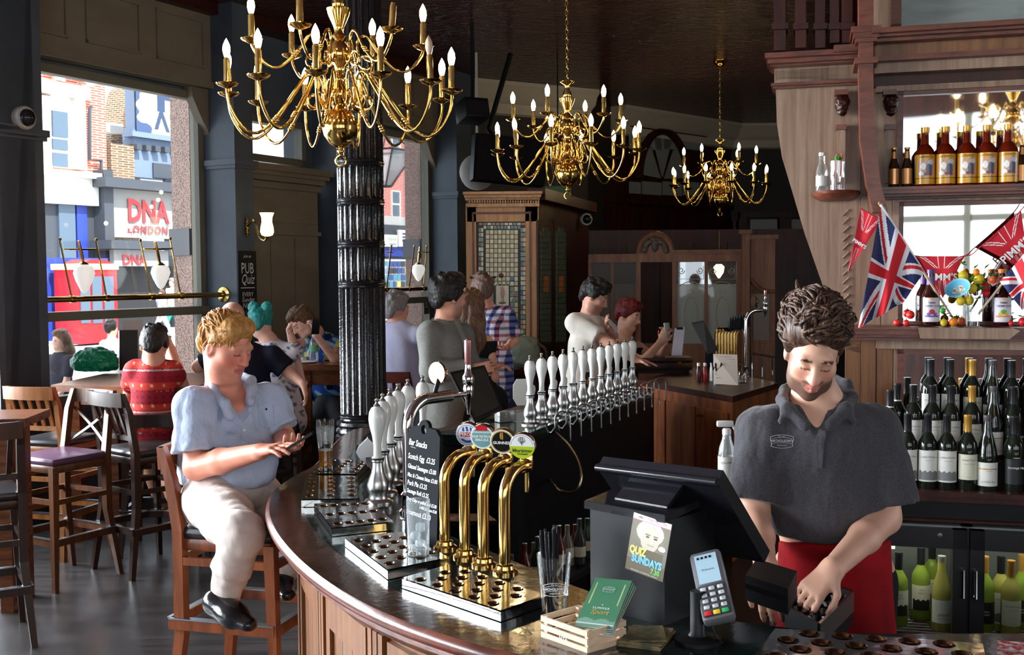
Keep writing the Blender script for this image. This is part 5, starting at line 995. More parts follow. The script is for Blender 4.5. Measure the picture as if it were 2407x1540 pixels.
# ================================================================== bottles
m_wineg = M('dark_wine_glass', (.010, .013, .008), .06, spec=.6); m_greenb = M('white_wine_bottle', rgb(214, 204, 110), .06, trans=.5, ior=1.2); m_greend = M('green_wine_bottle', rgb(150, 172, 66), .06, trans=.4, ior=1.2)
m_lab = M('label_white', rgb(224, 222, 214), .6); m_labc = M('label_cream', rgb(212, 208, 186), .6); m_cap = {'black': M('black_foil', (.012, .011, .013), .3), 'gold': M('gold_foil', rgb(206, 152, 70), .3, .6), 'grey': M('grey_foil', rgb(96, 88, 92), .35, .3), 'silver': M('silver_foil', rgb(190, 190, 180), .3, .6)}
bproto = {}
def wine(kind, glassm, cap, lab, shape='b'):
    key = (kind,); h = .272
    sh = [(0, .0), (.032, 0), (.0342, .006), (.0342, .155), (.032, .172), (.022, .192), (.0145, .205), (.013, .215), (.0125, .262), (0, .264)] if shape == 'b' else [(0, 0), (.0335, 0), (.0355, .006), (.0355, .125), (.032, .15), (.024, .185), (.016, .215), (.0135, .262), (0, .264)]
    t = thing('wine_bottle', 'x', 'bottle', (0, 0, 0)); b = B(); b.lathe(sh, 20, cap=False); b.build('glass', glassm, t, world=False)
    b = B(); b.lathe([(.0142, .213 if cap != 'black' else .207), (.0142, .262), (.0145, .263), (.0145, .272), (.0, .273)], 16, cap=False); b.build('foil_cap', m_cap[cap], t, world=False)
    if lab:
        (z0, z1, mat, half, txt, tm, pic) = lab; n = 12; r = (.0347 if shape == 'b' else .0360); b = B(); b.loft([[Vector((r*math.sin(half*(2*k/n-1)), -r*math.cos(half*(2*k/n-1)), z)) for z in (z0, z1)] for k in range(n+1)]); l = b.build('label', mat, t, world=False, smooth=60)
        if pic: b = B(); b.loft([[Vector(((r+.0003)*math.sin(half*.85*(2*k/n-1)), -(r+.0003)*math.cos(half*.85*(2*k/n-1)), z)) for z in (z0+pic[0], z0+pic[1]+(.004*math.sin(k*2.1) if pic[2] else 0))] for k in range(n+1)]); b.build('label_picture', pic[3], l, world=False)
        for j, (s, sz, zz) in enumerate(txt): me = text_mesh(s, sz); me.transform(face_m((0, -r-.0012, zz), (1, 0, 0))); link('label_lettering', me, tm, l, world=False)
    return t
m_lp = M('label_grey_picture', rgb(120, 120, 118), .6); m_lk = M('label_black', (.012, .012, .012), .5); m_gtxt = M('label_grey_text', rgb(110, 100, 96), .6)
KINDS = {
 'A': (('a', m_wineg, 'black', (.028, .142, m_lab, 1.25, [('VIÑA CEDERA', .0085, .118), ('Gran Reserva', .005, .106)], m_gtxt, (.006, .038, 1, m_lp)), 'b'), 'white labelled red wine bottle'),
 'W': (('w', m_wineg, 'gold', (.04, .132, m_labc, 1.25, [('WavyWater', .010, .112), ('Cabernet Sauvignon', .0045, .098), ('South Africa', .004, .05)], m_gtxt, None), 'b'), 'gold capped red wine bottle with a cream label'),
 'P': (('p', m_wineg, 'grey', (.02, .105, m_lab, 1.25, [('OYSTER BAY', .009, .036), ('Pinot Noir', .005, .075)], m_gtxt, (.06, .064, 0, m_cap['gold'])), 'p'), 'grey capped sloping red wine bottle with a white label'),
 'S': (('s', m_wineg, 'black', (.03, .12, m_lk, 1.25, [('Nottage Hill', .0115, .09), ('HARDYS', .006, .125)], m_white_t, None), 'b'), 'black labelled red wine bottle'),
 'V': (('v', m_greend, 'black', (.04, .135, m_labc, 1.25, [('VIÑA', .009, .118), ('PINTO', .009, .106)], m_gtxt, (0, .04, 1, m_lk)), 'b'), 'green white-wine bottle with a torn black and white label'),
 'Gt': (('g', m_greenb, 'silver', (.03, .115, m_lab, 1.25, [('GREAT', .013, .06), ('ESCARPMENT', .006, .048)], m_black_t, None), 'p'), 'pale white-wine bottle with a white label and silver cap'),
 'J': (('j', m_greend, 'gold', (.03, .11, m_lk, 1.25, [('JINDA', .008, .075), ('POINT', .009, .064)], m_white_t, None), 'b'), 'green white-wine bottle with a black label'),
 'N': (('n', m_wineg, 'black', (.208, .216, m_lab, 3.1, [], m_gtxt, None), 'b'), 'dark wine bottle with a white neck band')}
for k, v in list(KINDS.items()):
    if k == 'N': v = (('n', m_wineg, 'black', None, 'b'), v[1])
    KINDS[k] = v
def put_bottle(kind, P, label, group=None, yaw=0):
    if kind not in bproto:
        bproto[kind] = wine(*KINDS[kind][0]); o = bproto[kind]; o.location = P; o.rotation_euler = (0, 0, yaw)
        if kind == 'N': b = B(); b.lathe([(.0146, .2), (.0146, .21)], 16, cap=False); b.build('neck_band', m_lab, o, world=False)
    else: o = dup(bproto[kind], P, yaw)
    o['label'] = label
    if group: o['group'] = group
    elif 'group' in o: del o['group']
    return o
GP = lambda x, y, d: (lambda q: G(q[0], d, q[1]))(G.px(x, y, d))
rowz = {1: (gbz+.0, .28), 2: (G.px(2250, 1082, .20)[1], .15), 3: (G.px(2250, 1017, .1)[1], .05)}
tier = {1: 'lowest', 2: 'middle', 3: 'top'}
for r, items in ((3, 'A2186 A2232 W2284 P2331 S2376 S2422'), (2, 'A2146 A2191 A2235 W2284 P2334 S2381 S2425'), (1, 'A2134 A2181 A2226 W2275 P2321 S2385 S2432')):
    cnt_ = {}
    for it in items.split():
        k, x = it[0], float(it[1:]); cnt_[k] = cnt_.get(k, -1)+1; z, d = rowz[r]; s = G.px(x, 1000, d)[0]; put_bottle(k, G(s, d, z+.001), (ORD[cnt_[k]]+' ' if k in 'AS' else '')+KINDS[k][1]+' on the %s step%s' % (tier[r], ' from the planks' if k in 'AS' else ''), 'red wines on the %s bottle step' % tier[r] if k in 'AS' else None, -.2)
for x, d in ((2092, .15), (2109, .11)): s = G.px(x, 1000, d)[0]; put_bottle('N', G(s, d, rowz[2][0]-.02 if d > .12 else rowz[2][0]+.001), KINDS['N'][1]+' at the plank end of the steps', 'white banded bottles', 0)
for k, x, d, lb in (('V', 2112, .25, 'green white-wine bottle with a torn label beside the red apron in the fridge'), ('V', 2164, .16, 'green white-wine bottle with a torn label standing back in the fridge'), ('Gt', 2213, .27, 'pale white-wine bottle lettered in black at the fridge door edge'), ('J', 2314, .24, 'green white-wine bottle with a black label in the second fridge door'), ('A', 2352, .22, 'x'), ('W', 2376, .28, 'x'), ('J', 2402, .18, 'green white-wine bottle behind the others in the second fridge door'), ('V', 2085, .12, 'green white-wine bottle half hidden at the back of the fridge'), ('V', 2190, .06, 'green white-wine bottle against the back of the fridge')):
    s = G.px(x, 1400, d)[0]; P = G(s, d, fsh)
    if k == 'A' or k == 'W':
        nk = k+'f'
        if nk not in KINDS:
            q = list(KINDS[k][0]); q[1] = m_greenb; KINDS[nk] = (tuple(q), '')
        lb = {'A': 'pale wine bottle with a white label and black cap in the second fridge door', 'W': 'gold capped pale wine bottle in the second fridge door'}[k]; k = nk
    put_bottle(k, P, lb, None, -.2)
b = B(); gb(b, 2072, 2104, 1272, 1290, .2, .21); o = b.build('price_card', m_paper); tag(o, 'white price card hanging inside the bottle fridge', 'card')
# ---- spirits on the upper shelf
sh2 = G.px(2250, 434, .17)[1]
m_amber = M('amber_spirit', rgb(110, 28, 8), .06, trans=.3, ior=1.2); m_yel = M('label_yellow', rgb(222, 164, 34), .5)
t0 = thing('spirit_bottle', 'amber spirit bottle with a yellow swan label on the top shelf', 'bottle', (0, 0, 0), 0, 'amber spirits on the top shelf')
b = B(); b.lathe([(0, 0), (.034, 0), (.036, .005), (.036, .115), (.032, .135), (.022, .15), (.014, .158), (.0125, .205), (0, .205)], 22, cap=False); b.build('glass', m_amber, t0, world=False)
b = B(); b.lathe([(.0128, .168), (.0128, .203)], 14, cap=False); b.build('neck_glass', pane_mat('neck_glass', (.9, .85, .82), .1), t0, world=False)
b = B(); b.lathe([(.0145, .2), (.0155, .203), (.0155, .222), (0, .223)], 14); b.build('stopper', m_cap['gold'], t0, world=False)
def swan(u, v):
    n = len(u); C = np.tile(np.array(rgb(214, 156, 34)), (n, 1)); i = (np.abs(u-.5) < .36) & (v > .24) & (v < .84); C[i] = rgb(196, 150, 120); f = lambda cu, cv, a, c: (((u-cu)/a)**2+((v-cv)/c)**2 < 1) & i
    C[f(.38, .6, .1, .12)] = rgb(230, 226, 222); C[f(.62, .5, .14, .2)] = rgb(90, 90, 110); C[f(.68, .74, .12, .08)] = rgb(200, 200, 210); C[f(.3, .36, .1, .07)] = rgb(230, 226, 222); C[f(.5, .34, .08, .06)] = rgb(96, 50, 60); C[f(.68, .34, .07, .06)] = rgb(150, 60, 60); C[(np.abs(v-.2) < .012) | (np.abs(v-.25) < .01)] = rgb(70, 44, 20); return C
def cyl(r, half, z0, z1):
    def f(u, v, co): a = half*(2*u-1); return np.stack([r*np.sin(a), -r*np.cos(a), z0+(z1-z0)*v], 1)
    return f
l = grid_print('label', Matrix.Identity(4), 1, 1, 40, 44, swan, m_colg, t0, shape=cyl(.0366, 1.3, .008, .118), world=False); me = text_mesh('SIPSMITH', .0125); me.transform(face_m((0, -.0378, .108), (1, 0, 0))); link('label_lettering', me, M('label_brown', rgb(96, 60, 16), .5), l, world=False)
for k, x in enumerate((2174, 2222, 2272, 2319, 2369)):
    P = G(G.px(x, 400, .1)[0], .1, sh2); o = t0 if k == 0 else dup(t0, P); o.location = P; o.rotation_euler = (0, 0, -.22); o['label'] = ORD[k]+' amber spirit bottle with a yellow label counting from the beer bottles'
t1 = thing('beer_bottle', 'small brown beer bottle with a copper label on the top shelf', 'bottle', (0, 0, 0), 0, 'small beer bottles on the top shelf')
b = B(); b.lathe([(0, 0), (.018, 0), (.0195, .004), (.0195, .075), (.015, .095), (.009, .115), (.0085, .145), (0, .145)], 16, cap=False); b.build('glass', M('brown_bottle_glass', rgb(50, 28, 12), .06), t1, world=False)
b = B(); b.lathe([(.0198, .012), (.0198, .07)], 16, cap=False); b.build('label', M('copper_label', rgb(196, 140, 90), .3, .6), t1, world=False); b = B(); b.lathe([(.0105, .143), (.0105, .15), (0, .151)], 14); b.build('crown_cap', m_cap['gold'], t1, world=False); b = B(); b.lathe([(.0112, .105), (.0093, .135)], 14, cap=False); b.build('neck_label', MATS['copper_label'], t1, world=False)
for k, x in enumerate((2101, 2132, 2402)):
    P = G(G.px(x, 400, .1)[0], .1, sh2); o = t1 if k == 0 else dup(t1, P); o.location = P; o['label'] = ['small brown beer bottle at the post end of the top shelf', 'small brown beer bottle touching the first amber spirit bottle', 'small brown beer bottle past the last amber spirit bottle'][k]
# ---- wing shelf
wz = G.px(1960, 448, .1)[1]; m_clearb = pane_mat('clear_bottle_glass', (.88, .9, .9), .1, white=.12)
P = G(G.px(1932, 440, .06)[0], .06, wz); t = thing('tonic_bottle', 'small clear tonic bottle on the wing shelf', 'bottle', P); b = B(); b.lathe([(0, 0), (.021, 0), (.023, .005), (.023, .075), (.018, .095), (.0125, .108), (.012, .145), (0, .145)], 20, cap=False); b.build('glass', m_clearb, t, world=False); b = B(); b.lathe([(.0133, .138), (.0133, .15), (0, .151)], 14); b.build('cap', m_cap['silver'], t, world=False); b = B(); b.lathe([(.0233, .02), (.0233, .06)], 18, cap=False); b.build('label', M('pale_label', rgb(200, 196, 192), .5), t, world=False)
P = G(G.px(1968, 440, .07)[0], .07, wz); t = thing('cut_glass_tumbler', 'tall cut-glass tumbler with a straw and mint on the wing shelf', 'glass', P); b = B(); n = 24
b.loft([[Vector(((r+(.0016 if k % 2 else 0)*(1 if z < .08 else 0))*math.cos(2*math.pi*k/n), (r+(.0016 if k % 2 else 0)*(1 if z < .08 else 0))*math.sin(2*math.pi*k/n), z)) for k in range(n)] for r, z in ((.026, 0), (.0265, .02), (.0275, .05), (.0285, .08), (.029, .115))], close=True, caps=False); b.lathe([(0, .003), (.026, .003)], 20, cap=False); b.build('vessel', pane_mat('cut_glass', (.86, .87, .9), .2, white=.1), t, world=False, smooth=20)
b = B(); b.tube([(-.005, 0, .02), (-.004, .0, .14)], .003, 6); b.tube([(.012, 0, .02), (.016, 0, .145)], .003, 6); b.build('straw', M('orange_straw', rgb(220, 120, 70), .4), t, world=False)
m_leaf = M('leaf_green', rgb(60, 130, 50), .5)
def leaf(b, p, d, L=.03, w=.012):
    d = Vector(d).normalized(); s = d.cross(Vector((0, 0, 1)));  s = s.normalized() if s.length > .01 else Vector((1, 0, 0)); p = Vector(p); u = s.cross(d); b.add([p, p+d*L*.4+s*w+u*.003, p+d*L, p+d*L*.4-s*w+u*.003, p+d*L*.45-u*.002], [(0, 1, 4), (1, 2, 4), (2, 3, 4), (3, 0, 4)])
b = B(); leaf(b, (0, 0, .11), (.6, -.3, .6)); leaf(b, (0, 0, .11), (-.3, -.3, .8)); leaf(b, (0, 0, .115), (.1, -.6, .5)); b.build('mint', m_leaf, t, world=False)
# ================================================================== flags, bunting and fruit on the ledge
lz = G.px(2250, 768, .17)[1]
def jack(u, v):
    """union flag, u along the length 0..2 mapped 0..1"""
    x, y = (u-.5)*2, (v-.5); n = len(u); C = np.tile(np.array(rgb(38, 44, 92)), (n, 1)); L = math.hypot(1, .5); nd1 = np.abs(x*.5-y)/L; nd2 = np.abs(x*.5+y)/L
    w = (nd1 < .1) | (nd2 < .1); C[w] = rgb(232, 232, 236); s1 = (x*.5-y)/L; s2 = (x*.5+y)/L; r = ((s1*np.sign(x) > 0) & (np.abs(s1) < .067)) | ((s2*np.sign(x) < 0) & (np.abs(s2) < .067)); C[r] = rgb(206, 28, 40)
    w = (np.abs(x) < .167) | (np.abs(y) < .167); C[w] = rgb(232, 232, 236); r = (np.abs(x) < .1) | (np.abs(y) < .1); C[r] = rgb(206, 28, 40); return C
m_cloth = M('flag_cloth', (1, 1, 1), .8, vcol=True, bump=((700, 700, 700), .05, .002))
def patch(A, Bq, C, Dq, folds=2, amp=.020):
    A, Bq, C, Dq = [np.array(p) for p in (A, Bq, C, Dq)]; nrm = np.array(G.n)
    def f(u, v, co):
        U, V_ = u[:, None], v[:, None]; p = A*(1-U)*V_+Bq*(1-U)*(1-V_)+C*U*(1-V_)+Dq*U*V_; return p+nrm*(amp*(.25+U)*(np.sin(folds*math.pi*2*V_+2.5*U)+.5*np.sin(9*U+3*V_)))
    return f
def pole_flag(label, top, bot, d0, d1, quad, dq):
    p, q = GP(*top, d0), GP(*bot, d1); t = thing('union_flag', label, 'flag', q); b = B(); b.tube([p, p.lerp(q, .55)], .0055, 8); b.build('white_pole', m_white, t); b = B(); b.tube([p.lerp(q, .55), q], .0045, 8); b.build('wooden_stick', m_pale, t); b = B(); b.sphere(p, .007, 8); b.build('finial', m_cap['gold'], t)
    Q = [GP(x, y, d) for (x, y), d in zip(quad, dq)]; grid_print('cloth', Matrix.Identity(4), 1, 1, 110, 64, jack, m_cloth, t, shape=patch(*Q))
pole_flag('union flag on a slanting white pole left of the cider bottles', (2068, 478), (2240, 748), .26, .12, [(2070, 484), (2172, 640), (2122, 712), (2017, 772)], [.26, .21, .25, .28])
pole_flag('union flag on a slanting pole beside the ribboned cider bottle', (2440, 560), (2300, 738), .26, .12, [(2436, 566), (2350, 662), (2400, 730), (2480, 700)], [.26, .2, .24, .28])
def pimm(u, v):
    n = len(u); C = np.tile(np.array(rgb(200, 30, 44)), (n, 1)); x, y = (u-.5)*2, v; w = np.zeros(n, bool)
    for c in (-.16, .16): w |= (np.abs(x-c) < .022) & ((y > .66) | (y < .36))
    for o_ in (0, .14): w |= (np.abs(np.abs(x)-.22-o_-(y-.66)*1.7) < .028) & (y > .66)
    for o_ in (0, .14): w |= (np.abs(np.abs(x)-.2-o_-(.36-y)*1.2) < .024) & (y < .36)
    C[w] = rgb(236, 232, 232); return C
def pennant(label, a, c, tip, d):
    A, C_, T_ = GP(*a, d), GP(*c, d), GP(*tip, d+.01); t = thing('bunting_pennant', label, 'bunting', (A+C_)/2)
    def f(u, v, co):
        U, V_ = u[:, None], v[:, None]; Aa, Cc, Tt = np.array(A), np.array(C_), np.array(T_); top = Aa*(1-U)+Cc*U; k = V_**.85; return Tt*(1-k)+top*k+np.array(G.n)*.004*np.sin(6*U+4*V_)
    grid_print('cloth', Matrix.Identity(4), 1, 1, 60, 60, pimm, m_cloth, t, shape=f); xd = (C_-A); up = (A+C_)/2-T_; w = xd.length; fm = face_m(T_.lerp((A+C_)/2, .5)+G.n*.008, xd, up); text('lettering', "PIMM'S", m_white_t, fm, w*.22, t, bold=w*.004); return t
pennant('red bunting pennant hanging on the post left of the union flag', (2023, 490), (2070, 520), (1993, 641), .215)
pennant('red bunting pennant hanging between the flag and the umbrella', (2157, 602), (2268, 602), (2216, 702), .06)
pennant('red bunting pennant swinging up at the ribboned bottle side', (2305, 580), (2400, 494), (2420, 640), .08)
b = B(); b.tube(spline([GP(2023, 490, .22), GP(2070, 520, .2), GP(2110, 580, .1), GP(2157, 602, .06), GP(2268, 602, .06), GP(2305, 580, .08), GP(2400, 494, .08), GP(2430, 440, .1)], 60), .0022, 5); o = b.build('bunting_string', M('red_ribbon', rgb(190, 30, 40), .6)); tag(o, 'red cord of the bunting strung before the middle mirror', 'cord')
# cider bottles
m_ciderg = M('cider_bottle_glass', rgb(44, 14, 10), .06)
for k, (x, y, lb, cm_, band) in enumerate(((2187, 765, 'dark cider bottle with a purple cap on the oak ledge', rgb(90, 60, 130), rgb(110, 80, 150)), (2354, 768, 'dark cider bottle with a union ribbon and fruit round its neck', rgb(220, 130, 50), rgb(220, 130, 50)))):
    P = GP(x, y, .13); P.z = lz; t = thing('cider_bottle', lb, 'bottle', P, -.2); b = B(); b.lathe([(0, 0), (.031, 0), (.033, .005), (.033, .10), (.029, .122), (.017, .145), (.0135, .16), (.0125, .205), (0, .206)], 24, cap=False); b.build('glass', m_ciderg, t, world=False)
    b = B(); b.lathe([(.0142, .198), (.0145, .212), (0, .213)], 16); b.build('cap', M('cap_%d' % k, cm_, .4), t, world=False); b = B(); b.lathe([(.0158, .155), (.0145, .185)], 16, cap=False); b.build('neck_label', M('band_%d' % k, band, .5), t, world=False)
    def cid(u, v, k=k):
        n = len(u); C = np.tile(np.array(rgb(222, 216, 226)), (n, 1)); bd = (np.abs(u-.5) > .44) | (v < .03) | (v > .97); C[bd] = rgb(150, 140, 160); C[((u-.5)/.14)**2+((v-.42)/.1)**2 < 1] = rgb(*((200, 50, 50) if k == 0 else (120, 170, 60))); C[(((np.abs(u-.5)-.16)/.1)**2+((v-.33)/.06)**2 < 1)] = rgb(*((120, 90, 160) if k == 0 else (226, 180, 80))); C[(np.abs(v-.24) < .03) & (np.abs(u-.5) < .36)] = rgb(*((110, 80, 150) if k == 0 else (226, 150, 60))); C[((u-.5)/.09)**2+((v-.93)/.06)**2 < 1] = rgb(240, 200, 90); return C
    l = grid_print('label', Matrix.Identity(4), 1, 1, 36, 44, cid, m_col, t, shape=cyl(.0335, 1.15, .016, .108), world=False)
    for s, sz, zz in (("PIMM'S", .0085, .088), ('CIDER CUP', .0105, .076)): me = text_mesh(s, sz, bold=.0002); me.transform(face_m((0, -.0345, zz), (1, 0, 0))); link('label_lettering', me, M('label_plum', rgb(70, 40, 70), .5), l, world=False)
    if k == 1:
        b = B()
        for sgn in (-1, 1): b.add([(0, -.016, .17), (sgn*.045, -.03, .185), (sgn*.05, -.02, .165), (sgn*.04, -.03, .148)], [(0, 1, 2), (0, 2, 3)]); b.add([(0, -.018, .168), (sgn*.02, -.034, .12), (sgn*.034, -.03, .128)], [(0, 1, 2)])
        b.build('ribbon', M('ribbon_stripes', rgb(232, 232, 236), .6, stripe=((130, 0, 130), rgb(190, 30, 44), .5)), t, world=False)
m_fr = {'red': M('red_fruit', rgb(214, 44, 40), .35), 'orange': M('orange_fruit', rgb(232, 130, 30), .4, bump=((300, 300, 300), .1, .002)), 'lemon': M('lemon_fruit', rgb(226, 200, 50), .4), 'mix': M('peach_fruit', rgb(226, 130, 50), .4, var=((40, 40, 40), rgb(206, 60, 40))), 'berry': M('strawberry', rgb(200, 30, 44), .4)}
def fruit(name, label, x, y, r, mat, d=.13, sz=1.0, leaves=0, grp=None, on=True):
    P = GP(x, y, d)
    if on: P.z = lz+r*sz
    t = thing(name, label, 'fruit', P, 0, grp); b = B(); b.lathe([(0.0, -r*sz), (r*.5, -r*sz*.9), (r*.92, -r*sz*.45), (r, 0), (r*.85, r*sz*.55), (r*.4, r*sz*.93), (0, r*sz)], 16); b.build('flesh', mat, t, world=False); b = B(); b.tube([(0, 0, r*sz*.95), (.002, 0, r*sz+.006)], .0018, 5)
    for k in range(leaves): leaf(b, (0, 0, r*sz), (math.cos(k*2.1), math.sin(k*2.1), .3), .028, .01)
    b.build('stalk', m_leaf, t, world=False); return t
g_ = 'red ornamental fruits by the flag'
fruit('red_fruit', 'small red ornamental fruit beside the union flag pole foot', 2108, 762, .0125, m_fr['red'], grp=g_); fruit('red_fruit', 'small red ornamental fruit beside the union flag pole foot', 2130, 762, .0125, m_fr['red'], .15, grp=g_); fruit('red_fruit', 'round red fruit leaning above the two small red ones', 2140, 740, .0165, m_fr['red'], .08, on=False)
fruit('lemon', 'small yellow lemon next to the purple capped cider bottle', 2218, 758, .013, m_fr['lemon'], .15, 1.1); fruit('orange', 'small orange between the lemon and the tall fruit glass', 2241, 758, .0165, m_fr['orange'], .15, leaves=2); fruit('peach', 'orange and red peach behind the small orange', 2260, 748, .016, m_fr['mix'], .08)
fruit('watermelon_slice', 'pink fruit slice behind the lemon', 2226, 742, .014, m_fr['berry'], .07, .6); fruit('lime', 'green lime slice behind the cider bottle', 2216, 730, .012, M('lime_fruit', rgb(80, 170, 70), .4), .06, on=False, leaves=2)
P = GP(2286, 765, .12); P.z = lz; t = thing('fruit_glass', 'tall clear glass stuffed with artificial fruit and a paper parasol', 'glass', P); b = B(); b.lathe([(.024, 0), (.026, .04), (.029, .13)], 22, cap=False); b.lathe([(0, .004), (.024, .004)], 20, cap=False); b.build('vessel', m_dglass, t, world=False)
for k, (x, y, r, mm) in enumerate(((2264, 648, .018, 'lemon'), (2300, 656, .020, 'lemon'), (2286, 678, .017, 'lemon'), (2278, 706, .018, 'lemon'), (2258, 708, .016, 'lemon'), (2295, 640, .013, 'orange'), (2316, 676, .018, 'berry'), (2318, 690, .014, 'berry'))):
    q = GP(x, y, .13+.01*(k % 3)); b = B(); b.sphere(q, r, 12, sz=1.1); b.build('artificial_fruit', m_fr[mm], t)
b = B(); rl = random.Random(2)
for k in range(16): leaf(b, GP(2285+rl.uniform(-25, 30), 632+rl.uniform(-12, 70), .14), (rl.uniform(-1, 1), -.4, rl.uniform(-.2, 1)), .034, .011)
b.build('leaves', m_leaf, t)
def para(u, v):
    C = np.tile(np.array(rgb(90, 170, 200)), (len(u), 1)); C[(v > .5) & (np.sin(u*40) > .2)] = rgb(226, 210, 150); C[(v < .12)] = rgb(120, 190, 220); C[np.sin(u*62.8) > .93] = rgb(70, 120, 150); C[(np.abs(v-.6) < .06) & (np.sin(u*25+1) > .5)] = rgb(206, 80, 70); return C
q = GP(2254, 684, .17); ax_ = Vector((-.5, -.5, .6)).normalized(); am = align(q, q+ax_)
def cone(u, v, co): a = u*2*math.pi; r = .046*(1-v); return np.stack([r*np.cos(a), r*np.sin(a), .012+.03*v], 1)
grid_print('paper_parasol', am @ Matrix.Rotation(math.pi, 4, 'X') @ Matrix.Translation((0, 0, -.03)), 1, 1, 40, 16, para, m_col, t, shape=cone); b = B(); b.tube([q+ax_*.03, q-ax_*.07], .0013, 5); b.build('parasol_stick', m_pale, t)
for k, (x, y, r, mm, lb) in enumerate(((2334, 658, .014, 'mix', 'small peach fruit tucked left of the ribboned bottle neck'), (2376, 652, .017, 'mix', 'orange pear tucked right of the ribboned bottle neck'), (2386, 684, .013, 'orange', 'small orange below the pear at the ribboned bottle'), (2376, 756, .011, 'red', 'tiny red fruit at the foot of the ribboned bottle'), (2404, 748, .016, 'berry', 'strawberry with leaves beside the ribboned bottle'))): fruit('ornamental_fruit', lb, x, y, r, m_fr[mm], .15, 1.1, 2, None, on=(y > 740))
# ================================================================== chandeliers
m_bulb = M('lit_bulb', (1, .85, .6), .3, emit=38, ecol=(1, .72, .38)); m_bulb0 = M('unlit_bulb', rgb(226, 204, 190), .15, trans=.3); m_candle = M('brass_candle_tube', rgb(232, 196, 120), .2, .9)
def rz_path(pts, n): return [Vector((p.x, 0, p.z)) for p in spline([(r, 0, z) for r, z in pts], n)]
low = [(.05, .15), (.075, .11), (.105, .12), (.112, .17), (.105, .22), (.13, .262), (.168, .252), (.21, .19), (.30, .06), (.37, -.02), (.43, -.05), (.49, -.02), (.54, .06), (.555, .13), (.555, .165)]
upp = [(.05, .35), (.07, .31), (.095, .325), (.095, .37), (.09, .42), (.11, .455), (.145, .445), (.19, .38), (.25, .315), (.30, .285), (.35, .295), (.40, .35), (.42, .39), (.42, .405)]
def arm_mesh(path, zc, rc, bead):
    b = B(); b.tube(rz_path(path, 34), .0073, 8); p = rz_path(path, 34); i = int(34*bead)
    for k in (-1, 0, 1): q = p[i]+(p[i+1]-p[i]).normalized()*.014*k; b.sphere(q, .0135, 8, sz=.7)
    c = Vector(p[4]); b.tube([Vector((.128+.034*math.cos(a*math.pi/8), 0, path[1][1]+.012+.034*math.sin(a*math.pi/8))) for a in range(17)], .0045, 6, cap=False); return b.mesh('arm', 60)
pan_b = B(); pan_b.lathe([(.0, -.012), (.01, -.014), (.02, -.008), (.045, .002), (.054, .012), (.052, .014), (.03, .006), (.0, .004)], 20, cap=False); pan_me = pan_b.mesh('drip_pan', 50)
tub_b = B(); tub_b.lathe([(.017, .005), (.0155, .012), (.0155, .122), (.012, .126), (.012, .132), (0, .132)], 12, cap=False); tub_me = tub_b.mesh('candle_tube', 50)
bul_b = B(); bul_b.lathe([(.009, .13), (.0135, .142), (.0185, .165), (.0165, .188), (.008, .208), (0, .222)], 10, cap=False); bul_me = bul_b.mesh('bulb', 60)
arm_l, arm_u = arm_mesh(low, .165, .555, .58), arm_mesh(upp, .405, .42, .55)
for me, mm in ((pan_me, m_brass2), (tub_me, m_candle), (bul_me, m_bulb), (arm_l, m_brass2), (arm_u, m_brass2)): me.materials.append(mm)
bul0 = bul_me.copy(); bul0.materials.clear(); bul0.materials.append(m_bulb0)
prof = [(.0, -.135), (.010, -.13), (.018, -.115), (.010, -.104), (.03, -.095), (.055, -.078), (.082, -.04), (.091, 0), (.085, .036), (.062, .07), (.036, .09), (.020, .10), (.036, .115), (.05, .14), (.056, .17), (.045, .20), (.028, .215), (.020, .235), (.032, .25), (.020, .268), (.025, .30), (.048, .33), (.056, .365), (.046, .40), (.020, .43), (.036, .448), (.020, .468), (.026, .49), (.05, .545), (.06, .58), (.03, .592), (.036, .615), (.018, .65), (.020, .68), (.052, .70), (.056, .708), (.01, .712)]
st_b = B(); st_b.lathe(prof, 24, cap=False); st_me = st_b.mesh('stem', 70); st_me.materials.append(m_brass2)
def mk(name, me, par, loc=(0, 0, 0), rz=0, rx=0):
    o = bpy.data.objects.new(name, me); COL.objects.link(o); o.parent = par; o.location = loc; o.rotation_euler = (rx, 0, rz); return o
def chandelier(label, c, ph_l, ph_u, dead=(), lean={}):
    t = thing('brass_chandelier', label, 'chandelier', c); mk('stem', st_me, t); b = B(); b.tube([Vector((.026*math.cos(a*math.pi/8), 0, -.163+.026*math.sin(a*math.pi/8))) for a in range(17)], .005, 6, cap=False); b.build('bottom_ring', m_brass2, t, world=False)
    for tier, (n, ph, am, rc, zc) in enumerate(((12, ph_l, arm_l, .555, .165), (6, ph_u, arm_u, .42, .405))):
        for k in range(n):
            a = math.radians(-90+ph+k*360/n); arm = mk('arm', am, t, (0, 0, 0), a); i = k+tier*12; tl = lean.get(i, 0)
            mk('drip_pan', pan_me, arm, (rc, 0, zc)); mk('candle_tube', tub_me, arm, (rc, 0, zc), 0, tl)
            if dead and i == dead[1]: continue
            mk('bulb', bul0 if dead and i == dead[0] else bul_me, arm, (rc, 0, zc), 0, tl)
    L = CEIL-c.z-.70; n = int(L/.036); lk = B(); lk.tube([Vector((.010*math.cos(a*math.pi/5), 0, .024*math.sin(a*math.pi/5))) for a in range(11)], .0028, 5, cap=False); lm = lk.mesh('chain_link', 60); lm.materials.append(m_brass2)
    for k in range(n): mk('chain_link', lm, t, (0, 0, .725+k*L/n), (k % 2)*math.pi/2)
    b = B(); z = CEIL-c.z; b.lathe([(.0, z-.07), (.02, z-.07), (.05, z-.055), (.075, z-.03), (.08, z-.008), (.09, z)], 20, cap=False); b.build('ceiling_rose', m_brass2, t, world=False); return t
chandelier('two-tier brass chandelier hanging before the fluted black column', at(800, 300, 4.67), -2, -16, (2, 13), {2: .06, 13: -.1})
